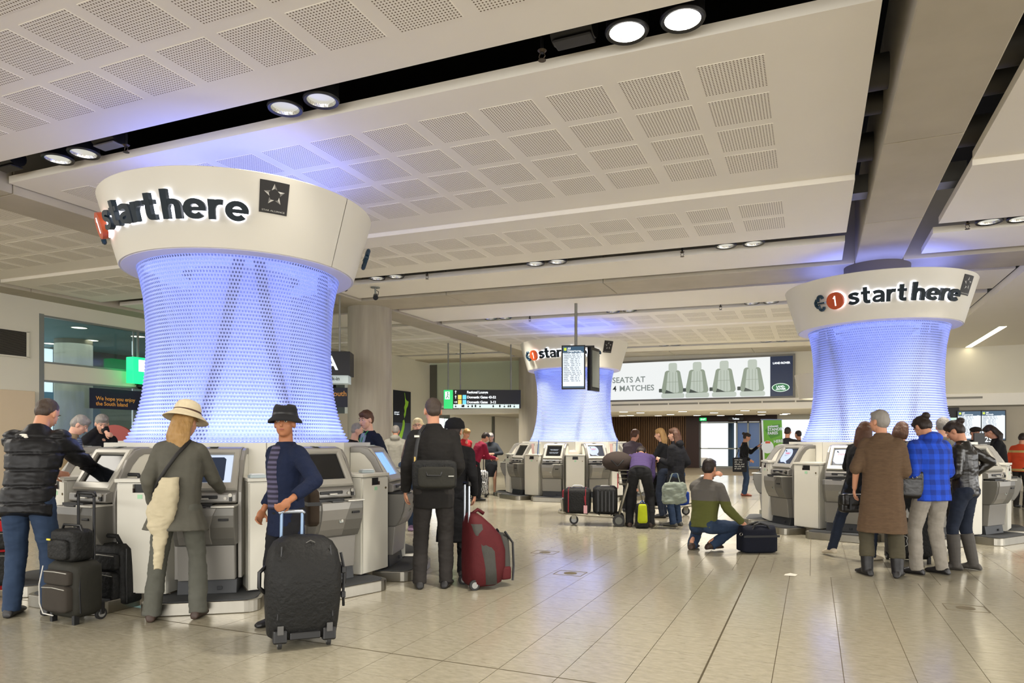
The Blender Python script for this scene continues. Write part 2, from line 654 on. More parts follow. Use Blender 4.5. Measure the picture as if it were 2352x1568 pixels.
# ------------------------------------------------------------------ left wall with high glazing
XW = -15.25
wl = thing('wall_left', None, None, kind='structure')


def wbox(y0, y1, z0, z1, m=CREAM, x0=XW - 0.2, x1=XW, nm='wall_section'):
    return MB().bx(x0, x1, y0, y1, z0, z1).build(nm, m, wl)


wbox(2.0, 9.56, 0, 4.43)
wbox(9.56, 24.0, 4.12, 4.43)
wbox(9.56, 13.28, 2.72, 3.10)
wbox(13.285, 20.4, 2.72, 3.10)
wbox(20.4, 24, 0, 4.12)
MB().bx(XW - 0.1, XW + 0.012, 9.56, 9.66, 0, 4.14).build('frame_post', FRAME, wl)
for z in (4.10, 3.10, 2.70):
    MB().bx(XW - 0.1, XW + 0.01, 9.6, 20.4, z - 0.02, z + 0.02).build('frame_rail', FRAME, wl)
for y in (9.62, 11.85, 14.3, 17.2):
    w = 2.2 if y < 11.8 else 2.6
    MB().bx(XW - 0.07, XW - 0.055, y + 0.02, y + w, 3.12, 4.08).build('glass_pane', GLASS, wl)
    MB().bx(XW - 0.07, XW - 0.055, y + 0.02, y + w, 0.05, 2.68).build('glass_pane', GLASS, wl)
for y in (11.85, 12.9, 14.3, 17.2):
    MB().bx(XW - 0.075, XW - 0.045, y - 0.012, y + 0.012, 0, 4.1).build('glass_joint', FRAME, wl)
gr = thing('duct_grille', 'dark slatted air grille high on the left wall', 'grille', (XW + 0.01, 8.1, 3.43))
MB().bx(0, 0.02, -1.25, 1.2, -0.27, 0.27).build('backing', DARK, gr)
for z0, z1 in ((-0.29, -0.26), (0.26, 0.29)):
    MB().bx(0, 0.035, -1.28, 1.23, z0, z1).build('frame_rail', CREAM, gr)
MB().bx(0, 0.035, 1.18, 1.23, -0.27, 0.27).build('frame_rail', CREAM, gr)
sl_ = MB()
for k in range(24):
    sl_.box((0.018, -0.03, -0.25 + k * 0.022), (0.02, 2.4, 0.006))
tag(sl_.build('louvre_blades', mat('louvre_grey', '6f6a60', 0.6, 0.3), gr), kind='stuff')
cb = MB().bx(XW + 0.02, XW + 0.10, 6.2, 9.42, 0.0, 2.45).build('cream_board', mat('cream_board', 'd6c3a6', 0.6, var=0.03), bevel=0.01)
tag(cb, 'plain cream board standing against the left wall below the grille', 'board')
# right continuation of the left wall with the map
wr = thing('wall_left_return', None, None, kind='structure')
MB().bx(-13.8, -13.6, 20.4, 23.3, 0, 4.43).build('wall_section', CREAM, wr)
MB().bx(-15.3, -13.6, 20.35, 20.45, 0, 4.43).build('wall_section', CREAM, wr)

# vestibule beyond the left wall
vest = thing('vestibule', None, None, kind='structure')
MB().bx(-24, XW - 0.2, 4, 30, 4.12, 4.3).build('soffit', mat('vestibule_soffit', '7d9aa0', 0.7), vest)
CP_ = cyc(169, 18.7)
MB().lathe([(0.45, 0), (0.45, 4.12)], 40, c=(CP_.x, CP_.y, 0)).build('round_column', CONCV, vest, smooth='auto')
MB().bx(-20.3, -20.1, 13.05, 30, 0, 4.12).build('concrete_wall', mat('dark_concrete', '5b625d', 0.8, var=0.2, scale=2), vest)  # dark grey is the concrete's own colour
MB().bx(-20.3, -20.2, 6, 13.05, 0.3, 4.05).build('outer_glazing', LENS, vest)
for z0, z1 in ((2.45, 2.80), (3.42, 3.55), (0.0, 0.3)):
    MB().bx(-20.2, -20.1, 6, 13.05, z0, z1).build('outer_transom', mat('teal_transom', '5d7f86', 0.6), vest)
for px, d, wh in ((182, 16.6, 'nearest the top of the glazing'), (210, 18.7, 'beside the vertical glass joint'), (317, 18.0, 'nearest the illuminated column'), (115, 19.3, 'farthest left and lowest')):
    p = cyc(px, d)
    o = thing('recessed_downlight', 'round white downlight in the teal vestibule ceiling, ' + wh, 'light', (p.x, p.y, 4.12), group='vestibule downlights')
    MB().lathe([(0.17, -0.004), (0.17, 0.0)], 20).build('diffuser', PEARL, o)
    MB().lathe([(0.17, -0.012), (0.195, -0.008), (0.195, 0.0), (0.17, 0.0)], 20, cap=False).build('trim_ring', FRAME, o)

# ------------------------------------------------------------------ back wall and corridor opening
YB = 23.3
wb_ = thing('wall_back', None, None, kind='structure')
UW = mat('upper_wall_paint', 'b5bda6', 0.8, var=0.05, scale=1.0)
MB().bx(-13.6, -7.0, YB, YB + 0.25, 2.74, 4.4).build('wall_section', UW, wb_)
MB().bx(-7.0, 8.5, YB, YB + 0.25, 2.74, 4.4).build('wall_section', CREAM, wb_)
MB().bx(-13.6, 8.5, YB - 0.12, YB + 0.25, 2.40, 2.74).build('bulkhead', mat('bulkhead_white', 'f4f0e6', 0.6), wb_, bevel=0.01)
for x in range(-13, 5):
    MB().bx(x * 0.98 - 0.47, x * 0.98 + 0.47, YB - 0.135, YB - 0.115, 2.60, 2.655).build('vent_slot', mat('slot_grey', '8d8a82', 0.6), wb_)
MB().bx(-13.6, -13.3, YB - 0.04, YB + 0.1, 2.74, 4.33).build('pillar', mat('pillar_dark_grey', '55554c', 0.6), wb_)
MB().bx(2.6, 9.5, YB, YB + 0.25, 0, 2.36).build('wall_section', CONC, wb_)
cor = thing('corridor', None, None, kind='structure')
MB().bx(-16, 9, YB + 0.25, 29.6, 2.45, 2.60).build('soffit', mat('corridor_soffit', 'd2cec4', 0.7), cor)
MB().bx(-16, 9, 29.6, 40, 2.72, 2.85).build('soffit', mat('corridor_soffit', 'd2cec4', 0.7), cor)
MB().bx(-12.9, -12.7, YB + 0.3, 38, 0, 2.72).build('wall_section', CREAM, cor)
MB().bx(2.5, 2.7, YB + 0.3, 38, 0, 2.72).build('wall_section', CREAM, cor)
YC = 37.0
MAROON = mat('maroon_wall', '2e1714', 0.5, var=0.2, scale=2)
SLATW = mat('timber_slat', '7a5a3a', 0.5, var=0.25, scale=6, stretch=(1, 1, 0.1))


def xs(px, Y):
    return on_y(px, Y)


# timber slat lining, individual slats
MB().bx(xs(1180, YC), xs(1577, YC), YC + 0.1, YC + 0.2, 0, 2.72).build('timber_backing', mat('timber_back', '2b1c12', 0.8), cor)
sm_ = MB().box((0, 0, 1.36), (0.055, 0.09, 2.72)).mesh('slat')
sm_.materials.append(SLATW)
x = xs(1180, YC) + 0.05
while x < xs(1577, YC):
    link('slat', sm_, None, cor, loc=(x, YC + 0.05, 0))
    x += 0.098
MB().bx(xs(1577, YC), xs(1607, YC), YC - 0.2, YC + 0.2, 0, 2.72).build('maroon_panel', MAROON, cor)
MB().bx(xs(1607, YC), xs(1772, YC), YC, YC + 0.2, 2.38, 2.72).build('door_header', MAROON, cor)
MB().bx(xs(1747, YC), xs(1785, YC), YC - 0.1, YC + 0.2, 0, 2.72).build('maroon_panel', MAROON, cor)
MB().bx(xs(1785, YC), 2.5, YC + 0.1, YC + 0.2, 0.9, 2.45).build('lit_glazing', LENS, cor)
MB().bx(xs(1785, YC), 2.5, YC, YC + 0.2, 0, 0.9).build('wall_section', CREAM, cor)
MB().bx(xs(1785, YC), 2.5, YC, YC + 0.2, 2.45, 2.72).build('wall_section', CREAM, cor)
dr = thing('door_1', None, None, kind='structure')
MB().bx(xs(1607, YC), xs(1694, YC), YC + 3.0, YC + 3.1, -0.4, 2.6).build('daylight', emission('outdoor_light', 'e8f4ff', 0.9), dr)
MB().bx(xs(1692, YC), xs(1747, YC), YC + 0.25, YC + 0.3, 0.0, 2.36).build('glass_leaf', mat('blue_glass_leaf', '50688f', 0.15, emit=0.25), dr)
for px in (1608, 1692, 1718, 1746):
    MB().bx(xs(px, YC) - 0.04, xs(px, YC) + 0.04, YC + 0.02, YC + 0.12, 0, 2.38).build('frame_post', FRAME, dr)
for z in (0.06, 1.0, 2.34):
    MB().bx(xs(1608, YC), xs(1746, YC), YC + 0.02, YC + 0.1, z - 0.03, z + 0.03).build('frame_rail', FRAME, dr)
MB().cone((xs(1672, YC), YC + 1.5, 0), (xs(1672, YC), YC + 1.5, 2.5), 0.16, n=20).build('outer_post', mat('blue_post', '3f5b70', 0.5), dr)
# left glazed opening with raw concrete beyond
wg = thing('window_1', None, None, kind='structure')
for a, b in ((1020, 1082), (1084, 1132)):
    MB().bx(xs(a, 27), xs(b, 27), 27.0, 27.03, 0.05, 2.7).build('glass_pane', GLASS, wg)
for px in (1083, 1134):
    MB().bx(xs(px, 27) - 0.03, xs(px, 27) + 0.03, 26.97, 27.06, 0, 2.72).build('frame_post', GREYM, wg)
MB().bx(-14, xs(1138, 31), 31, 31.2, 0, 2.72).build('concrete_wall', mat('pale_concrete', 'a9b0b0', 0.7, col2='8d9696', scale=1.2, bump=0.1), wg)
for px, z in ((1047, 2.08), (1112, 2.08), (1086, 2.08), (1047, 0.9), (1112, 0.9)):
    MB().cone((xs(px, 31), 30.985, z), (xs(px, 31), 31.02, z), 0.035, n=12).build('tie_hole', DARK, wg)
MB().bx(xs(1138, 31), xs(1156, 31), 31, 31.2, 0, 2.72).build('concrete_pier', CONCV, wg)
MB().bx(xs(1157, 31), xs(1175, 31), 31.1, 31.2, 0.4, 2.72).build('daylight', LENS, wg)
MB().bx(xs(1165, 31) - 0.05, xs(1165, 31) + 0.05, 31.0, 31.2, 0.2, 2.72).build('frame_post', FRAME, wg)
MB().bx(xs(1175, 31), xs(1183, 31), 31, 31.2, 0, 2.72).build('concrete_pier', CONCV, wg)
# corridor downlights
random.seed(3)
ORD2 = ('first', 'second', 'third', 'fourth', 'fifth', 'sixth', 'seventh', 'eighth', 'ninth', 'tenth', 'eleventh', 'twelfth', 'thirteenth', 'fourteenth', 'fifteenth', 'sixteenth', 'seventeenth')
CDL = ((1432, 945), (1448, 953), (1471, 947), (1512, 955), (1540, 951), (1568, 944), (1601, 953), (1640, 947), (1658, 956), (1698, 951),
                              (1711, 942), (1750, 945), (1753, 954), (1806, 949), (1803, 957), (1430, 957), (1182, 947))
for k, (px, py) in enumerate(CDL):
    d = min(F_PX * 1.05 / (HORIZON - py), 28.6)
    p = cyc(px, d)
    rank = sorted(q[0] + 0.01 * q[1] for q in CDL).index(px + 0.01 * py)
    o = thing('recessed_downlight', 'small round downlight, %s from the left in the low corridor ceiling' % ORD2[rank], 'light', (p.x, min(p.y, 29.3), 2.45), group='corridor downlights')
    MB().lathe([(0.16, -0.014), (0.16, 0.0)], 16).build('diffuser', emission('corridor_lamp', 'fff0d8', 6.0), o)
    MB().lathe([(0.16, -0.016), (0.19, -0.010), (0.19, 0.0), (0.16, 0.0)], 16, cap=False).build('trim_ring', FRAME, o)
area_light('corridor_light', (-4, 26.6, 2.40), (0, 0, 0), 9, 4.5, 260, (1.0, 0.9, 0.75))
area_light('corridor_end_light', (-4, 33.5, 2.66), (0, 0, 0), 9, 5, 120, (1.0, 0.9, 0.75))
area_light('vestibule_light', (-17.8, 14, 4.0), (0, 0, 0), 3, 10, 160, (0.85, 0.95, 1.0))

# ------------------------------------------------------------------ hall downlights in the black slots
REFL = emission('lamp_reflector', 'f6f2e6', 1.6)
HOT = emission('lamp_reflector_hot', 'fffaf0', 12.0)


def downlight_proto():
    o = thing('slot_downlight', '', 'light', group='downlights in the ceiling slots')
    MB().lathe([(0.125, 0.0), (0.150, -0.008), (0.158, 0.01), (0.150, 0.04), (0.150, 0.32), (0.0, 0.32)], 28, cap=False).build('housing', BLACK, o, smooth='auto')
    MB().lathe([(0.125, 0.002), (0.115, 0.05), (0.085, 0.10), (0.04, 0.13)], 28, cap=False).build('reflector', mat('faceted_reflector', 'd8d8d2', 0.18, 1.0, bump=0.6, scale=22, stretch=(1, 1, 0.15)), o, smooth=True)
    MB().lathe([(0.05, 0.12), (0.03, 0.075), (0.0, 0.06)], 16, cap=False).build('lamp_bulb', emission('bulb', 'fff3dc', 9.0), o, smooth=True)
    MB().lathe([(0.116, 0.030), (0.116, 0.034)], 28).build('lens_glass', emission('lens_glow', 'f3f0e2', 0.45), o)
    return o


dl0 = None
LAMPS = [('A', 4.9, 4.31, (133, 192, 655, 738, 1440, 1568)), ('B', 10.69, 4.26, (866, 909, 1230, 1281, 1667, 1731, 2272, 2345)),
         ('C', 15.35, 4.26, (1127, 1160, 1408, 1446, 1727, 1771)), ('D', 21.1, 4.22, (1055, 1080, 1525, 1552, 1760, 1796)), ('C', 15.35, 4.26, (296, 318))]
names = {'A': 'nearest slot', 'B': 'second slot', 'C': 'third slot', 'D': 'farthest slot'}
ORD = ('first', 'second', 'third', 'fourth', 'fifth', 'sixth', 'seventh', 'eighth', 'ninth', 'tenth', 'eleventh', 'twelfth', 'thirteenth', 'fourteenth', 'fifteenth', 'sixteenth', 'seventeenth')
for row, Y, zb, pxs in LAMPS:
    for qi, px in enumerate(pxs):
        x = on_y(px, Y)
        if dl0 is None:
            dl0 = downlight_proto()
            o = dl0
        else:
            o = copy_tree(dl0)
        z = zc(x, zb) + 0.005
        o.location = (x, Y, z)
        o['label'] = 'round black downlight, %s from the left in the %s of the ceiling' % (ORD[qi], names[row]) if px not in (296, 318) else 'round black downlight left of the near column, %s of its pair' % ('left' if px == 296 else 'right')
        o['group'] = 'downlights in the %s' % names[row]
        hot = px in (1440, 1568)
        if hot:
            for ch in o.children:
                if ch.name.startswith('lens_glass'):
                    ch.data = ch.data.copy()
                    ch.data.materials.clear()
                    ch.data.materials.append(HOT)
            o['label'] = 'very bright downlight, %s of the two glowing in the nearest slot' % ('left one' if px == 1440 else 'right one')
            o['group'] = 'pair of bright downlights'
        ld = bpy.data.lights.new('downlight_beam', 'SPOT')
        ld.energy, ld.spot_size, ld.spot_blend, ld.shadow_soft_size = (45 if px in (655, 738, 133, 192) else 420 if row in 'CD' else 250), R(96), 0.7, 0.12
        ld.color = (1.0, 0.93, 0.82)
        lo = bpy.data.objects.new('downlight_beam', ld)
        C.objects.link(lo)
        lo.location = (x, Y, z - 0.03)

# ------------------------------------------------------------------ illuminated columns
ZB, ZT, RB, RT = 3.177, 3.85, 1.174, 1.37


def cap_r(z):
    return RB + (z - ZB) / (ZT - ZB) * (RT - RB)


def on_cap(psi, u, z, w):
    """point at arc length u (m) from azimuth psi on the conical cap, pushed out by w"""
    a = R(psi) + u / 1.27
    r = cap_r(z) + w
    return V((r * math.sin(a), -r * math.cos(a), z - 0.28 * w))


def cone_text(name, s, psi0, psi1, z0, size, depth, w0, m, parent, bold=0.0, letters=True):
    """raised letters, one mesh each, bent round the cap between two azimuths"""
    full = text_mesh(s, size, 0.0, bold)
    xs_ = [v.co.x for v in full.vertices]
    x0, x1 = min(xs_), max(xs_)
    k = (R(psi1) - R(psi0)) * 1.27 / (x1 - x0)
    me = text_mesh(s, size, depth, bold)
    # split into islands by character
    bm = bmesh.new()
    bm.from_mesh(me)
    seen, groups = set(), []
    for v in bm.verts:
        if v.index in seen:
            continue
        st, isl = [v], []
        seen.add(v.index)
        while st:
            q = st.pop()
            isl.append(q.index)
            for e in q.link_edges:
                o = e.other_vert(q)
                if o.index not in seen:
                    seen.add(o.index)
                    st.append(o)
        groups.append(isl)
    out = []
    for isl in groups:
        S = set(isl)
        idx = {j: n for n, j in enumerate(isl)}
        fs = [tuple(idx[v.index] for v in f.verts) for f in bm.faces if f.verts[0].index in S]
        mb = MB()
        mb.v = [on_cap(psi0, (me.vertices[j].co.x - x0) * k, z0 + me.vertices[j].co.y, w0 + me.vertices[j].co.z + depth / 2) for j in isl]
        mb.f = fs
        out.append(mb)
    bm.free()
    obs = []
    for mb in out:
        obs.append(mb.build(name, m, parent))
    return obs


def smooth_line(pts, n=4):
    """Catmull-Rom through the points"""
    P = [pts[0]] + list(pts) + [pts[-1]]
    out = []
    for a, b, c, d in zip(P, P[1:], P[2:], P[3:]):
        for k in range(n):
            t = k / n
            out.append(tuple(0.5 * ((2 * b[q]) + (c[q] - a[q]) * t + (2 * a[q] - 5 * b[q] + 4 * c[q] - d[q]) * t * t + (3 * b[q] - a[q] - 3 * c[q] + d[q]) * t ** 3) for q in (0, 1)))
    return out + [pts[-1]]


def arc_line(cx, cy, rx, ry, a0, a1, n=22):
    return [(cx + rx * math.cos(R(a0 + (a1 - a0) * k / n)), cy + ry * math.sin(R(a0 + (a1 - a0) * k / n))) for k in range(n + 1)]


SL_ = smooth_line
# heavy rounded sans strokes, x-height 1: (advance width, [(centre line, stroke width)])
GLYPH = {
    'h': (0.84, [([(0.14, 0.0), (0.14, 0.5), (0.14, 1.48)], 0.28), (SL_([(0.14, 0.55), (0.24, 0.78), (0.44, 0.865), (0.62, 0.80), (0.70, 0.60)]) + [(0.70, 0.3), (0.70, 0.0)], 0.275)]),
    'e': (0.94, [(arc_line(0.47, 0.5, 0.345, 0.375, 0, 318), 0.27), ([(0.15, 0.50), (0.50, 0.50), (0.94, 0.50)], 0.19)]),
    'r': (0.60, [([(0.14, 0.0), (0.14, 0.5), (0.14, 1.0)], 0.28), (SL_([(0.14, 0.52), (0.22, 0.74), (0.38, 0.87), (0.60, 0.87)]), 0.27)]),
    't': (0.66, [([(0.30, 1.34), (0.30, 0.8), (0.30, 0.36)] + SL_([(0.305, 0.30), (0.34, 0.18), (0.44, 0.13), (0.64, 0.13)]), 0.275), ([(0.03, 0.885), (0.3, 0.885), (0.62, 0.885)], 0.23)]),
    'a': (0.84, [(SL_([(0.10, 0.80), (0.28, 0.875), (0.48, 0.87), (0.64, 0.79), (0.70, 0.60)]) + [(0.70, 0.3), (0.70, 0.0)], 0.27), (SL_([(0.68, 0.50), (0.44, 0.50), (0.22, 0.44), (0.13, 0.29), (0.20, 0.155), (0.36, 0.115), (0.54, 0.17), (0.68, 0.32)]), 0.22)]),
    's': (0.80, [(SL_([(0.72, 0.78), (0.54, 0.875), (0.34, 0.875), (0.19, 0.79), (0.19, 0.66), (0.34, 0.56), (0.50, 0.50), (0.63, 0.40), (0.63, 0.23), (0.48, 0.13), (0.28, 0.12), (0.06, 0.22)]), 0.25)]),
    '1': (0.45, [([(0.27, 0.0), (0.27, 0.7), (0.27, 1.4)], 0.17), ([(0.03, 1.05), (0.15, 1.15), (0.29, 1.33)], 0.15)]),
}


def stroke_prism(mb, pts, w, fn, w0, w1):
    rings = []
    for i, p in enumerate(pts):
        a, b = pts[max(i - 1, 0)], pts[min(i + 1, len(pts) - 1)]
        dx, dy = b[0] - a[0], b[1] - a[1]
        L = math.hypot(dx, dy) or 1
        nx, ny = -dy / L * w / 2, dx / L * w / 2
        q0, q1 = (p[0] + nx, p[1] + ny), (p[0] - nx, p[1] - ny)
        rings.append([fn(q0[0], q0[1], w0), fn(q1[0], q1[1], w0), fn(q1[0], q1[1], w1), fn(q0[0], q0[1], w1)])
    mb.loft(rings)


def big_letters(name, word, psi0, psi1, z0, ky, w0, w1, m, parent):
    tot = sum(GLYPH[c][0] for c in word) + 0.09 * (len(word) - 1)
    kx = (R(psi1) - R(psi0)) * 1.27 / tot
    x, out = 0.0, []
    for c in word:
        mb = MB()
        for j, (pts, w) in enumerate(GLYPH[c][1]):
            stroke_prism(mb, pts, w, lambda u, v, q, x=x: on_cap(psi0, (x + u) * kx, z0 + v * ky, q), w0, w1 - 0.0008 * j)
        out.append(mb.build(name, m, parent))
        x += GLYPH[c][0] + 0.09
    return out


NAVYL = mat('dark_teal_letter', '0a1c26', 0.5, spec=0.3)
ORANGE = mat('burnt_orange', 'b5481a', 0.45)
HALO = emission('halo_led', 'eef0ff', 6.5)
LEDW = emission('led_white', 'dfe0ff', 9.0)
RINGW = mat('ring_white', 'dfdce6', 0.5)

shell, nt, b_ = new_mat('perforated_acrylic')
out = nt.nodes['Material Output']
tc = node(nt, 'ShaderNodeTexCoord')
sep = node(nt, 'ShaderNodeSeparateXYZ')
nt.links.new(tc.outputs['Object'], sep.inputs[0])
at = node(nt, 'ShaderNodeMath', operation='ARCTAN2')
nt.links.new(sep.outputs['Y'], at.inputs[0])
nt.links.new(sep.outputs['X'], at.inputs[1])


def mth(op, a, b=None, c=None):
    n = node(nt, 'ShaderNodeMath', operation=op)
    for i, q in enumerate((a, b, c)):
        if q is None:
            continue
        if isinstance(q, (int, float)):
            n.inputs[i].default_value = q
        else:
            nt.links.new(q, n.inputs[i])
    return n.outputs[0]


PITCH = 0.036
row = mth('MULTIPLY', sep.outputs['Z'], 1 / PITCH)
rowi = mth('FLOOR', row)
par = mth('MULTIPLY', mth('MODULO', rowi, 2.0), 0.5)
colu = mth('ADD', mth('MULTIPLY', at.outputs[0], 210 / (2 * math.pi)), par)
du = mth('ABSOLUTE', mth('SUBTRACT', mth('FRACT', mth('ADD', colu, 100.0)), 0.5))
dv = mth('ABSOLUTE', mth('SUBTRACT', mth('FRACT', row), 0.5))
dist = mth('SQRT', mth('ADD', mth('MULTIPLY', du, du), mth('MULTIPLY', dv, dv)))
hole = mth('LESS_THAN', dist, 0.29)
em = node(nt, 'ShaderNodeEmission')
em.inputs[0].default_value = srgb('93a3f4')
em.inputs[1].default_value = 0.13  # faint emission stands in for light coming through the shell
trn = node(nt, 'ShaderNodeBsdfTranslucent')
trn.inputs[0].default_value = srgb('c3d0ff')
dif = node(nt, 'ShaderNodeBsdfPrincipled')
dif.inputs['Base Color'].default_value = srgb('b9c4f0')
dif.inputs['Roughness'].default_value = 0.25
m1 = node(nt, 'ShaderNodeMixShader')
m1.inputs[0].default_value = 0.5
nt.links.new(trn.outputs[0], m1.inputs[1])
nt.links.new(dif.outputs[0], m1.inputs[2])
a1 = node(nt, 'ShaderNodeAddShader')
nt.links.new(m1.outputs[0], a1.inputs[0])
nt.links.new(em.outputs[0], a1.inputs[1])
tp = node(nt, 'ShaderNodeBsdfTransparent')
tp.inputs[0].default_value = (0.55, 0.57, 0.78, 1)
m2 = node(nt, 'ShaderNodeMixShader')
nt.links.new(mth('MULTIPLY', hole, 0.75), m2.inputs[0])
nt.links.new(a1.outputs[0], m2.inputs[1])
nt.links.new(tp.outputs[0], m2.inputs[2])
nt.links.new(m2.outputs[0], out.inputs[0])

CORE = mat('inner_core_glow', 'b9c6ee', 0.6, emit=0.16)  # blue tint and emission stand in for the LED wash on the core
KEY = [(1.385, 1.12), (1.50, 1.06), (1.65, 1.01), (1.85, 0.965), (2.10, 0.935), (2.35, 0.925), (2.6, 0.93), (2.85, 0.95), (3.05, 0.985), (3.18, 1.02)]


def shell_r(z):
    for (za, ra), (zb, rb) in zip(KEY[:-1], KEY[1:]):
        if z <= zb:
            t = (z - za) / (zb - za)
            return ra + (rb - ra) * t
    return KEY[-1][1]


prof = []
z = 1.385
while z < 3.18:
    r = shell_r(z)
    prof += [(r - 0.006, z), (r + 0.007, z + PITCH * 0.35), (r + 0.007, z + PITCH * 0.65)]
    z += PITCH
SHELL_ME = MB().lathe(prof, 120, cap=False).mesh('perforated_shell')
SHELL_ME.materials.append(shell)
SHELL_ME.shade_smooth()


def seam_cap(parent, seams):
    th = 0.03
    for a0, a1 in zip(seams, seams[1:] + [seams[0] + 360]):
        g = 0.16
        pr = [(RB - th, ZB + 0.012), (RB, ZB), (RB + 0.004, ZB + 0.006), (RT, ZT - 0.006), (RT - 0.004, ZT), (RT - th, ZT)]
        m_ = MB()
        m_.lathe(pr + [pr[0]], 64, cap=False, a0=a0 - 90 + g, a1=a1 - 90 - g)
        m_.build('cap_panel', mat('cap_cream', 'd6d2c6', 0.45, var=0.015, scale=1.5), parent, smooth='auto')
    MB().lathe([(RB - th - 0.002, ZB + 0.02), (RT - th - 0.002, ZT - 0.01)], 64, cap=False).build('cap_lining', mat('seam_grey', '8a867c', 0.7), parent, smooth='auto')


STAR = mat('star_silver', 'b9b7b0', 0.35, 0.6)
STARD = mat('star_shadow', '6f6d69', 0.5, 0.3)
NEARBLK = mat('plaque_black', '14110f', 0.5)


def emblem(parent):
    psi, zc0 = 33.3, 3.655
    w, h = 0.25, 0.275
    m_ = MB()
    rings = []
    for k in range(7):
        u = -w / 2 + w * k / 6
        rings.append([on_cap(psi, u, zc0 - h / 2, 0.002), on_cap(psi, u, zc0 + h / 2, 0.002), on_cap(psi, u, zc0 + h / 2, 0.008), on_cap(psi, u, zc0 - h / 2, 0.008)])
    m_.loft(rings)
    pl = m_.build('emblem_plaque', NEARBLK, parent)
    for k in range(5):
        a = math.pi / 2 + k * 2 * math.pi / 5
        ca, sa = math.cos(a), math.sin(a)
        f_ = lambda t, q: (t * ca - q * sa, t * sa + q * ca + 0.022)
        tip, l_, r_, mid_ = f_(0.094, 0.004), f_(0.036, 0.026), f_(0.044, -0.022), f_(0.052, 0.002)
        for tri, mm in (((tip, l_, mid_), STAR), ((tip, mid_, r_), STARD)):
            MB().add([on_cap(psi, p[0], zc0 + p[1], 0.0105) for p in tri], [(0, 1, 2)]).build('star_facet', mm, pl)
    cone_text('emblem_letter', 'STAR ALLIANCE', psi - 4.6, psi + 4.6, zc0 - 0.122, 0.020, 0.002, 0.009, STAR, pl)
    return pl


def koru(parent, psi):
    """the two curled fronds and the bar, raised off the cap"""
    z0 = 3.50

    def frond(sg):
        pts = []
        for k in range(9):
            a = R(200 - 25 * k)
            pts.append((0.075 + 0.042 * math.cos(a), sg * (0.055 + 0.042 * math.sin(a))))
        pts = [(-0.03, sg * 0.012), (0.0, sg * 0.05)] + pts
        m_ = MB().tube([on_cap(psi, p[0] * 0.9 - 0.04, z0 + p[1] * 1.05, 0.055) for p in pts], 0.024, 8)
        return m_
    m_ = frond(1)
    m_.v, m_.f = m_.v, m_.f
    n_ = frond(-1)
    m_.add(n_.v, n_.f)
    rings = []
    for k in range(5):
        u = -0.07 + 0.17 * k / 4
        rings.append([on_cap(psi, u, z0 - 0.011, 0.03), on_cap(psi, u, z0 + 0.011, 0.03), on_cap(psi, u, z0 + 0.011, 0.08), on_cap(psi, u, z0 - 0.011, 0.08)])
    m_.loft(rings)
    m_.build('frond_logo', mat('logo_navy', '0f2f42', 0.35), parent, smooth='auto')


def disc(parent, psi, z0=3.50, rad=0.125):
    c0, c1, c2 = on_cap(psi, 0, z0, 0.035), on_cap(psi, 0, z0, 0.085), on_cap(psi, 0, z0, 0.012)
    n = (c1 - c0).normalized()
    d = MB().cone(c0, c1, rad, n=40).build('number_disc', ORANGE, parent, smooth='auto')
    MB().cone(c2, c2 + n * 0.006, rad * 0.93, n=32).build('halo_disc', HALO, parent)
    up = (V((0, 0, 1)) - n * n.z).normalized()
    rt = up.cross(n)
    mb = MB()
    for pts, w in GLYPH['1'][1]:
        stroke_prism(mb, pts, w, lambda u, v, q: c1 + rt * ((u - 0.2) * 0.105) + up * ((v - 0.7) * 0.105) + n * q, 0.001, 0.005)
    mb.build('numeral', mat('lit_numeral', 'ffffff', 0.5, emit=0.6), d)


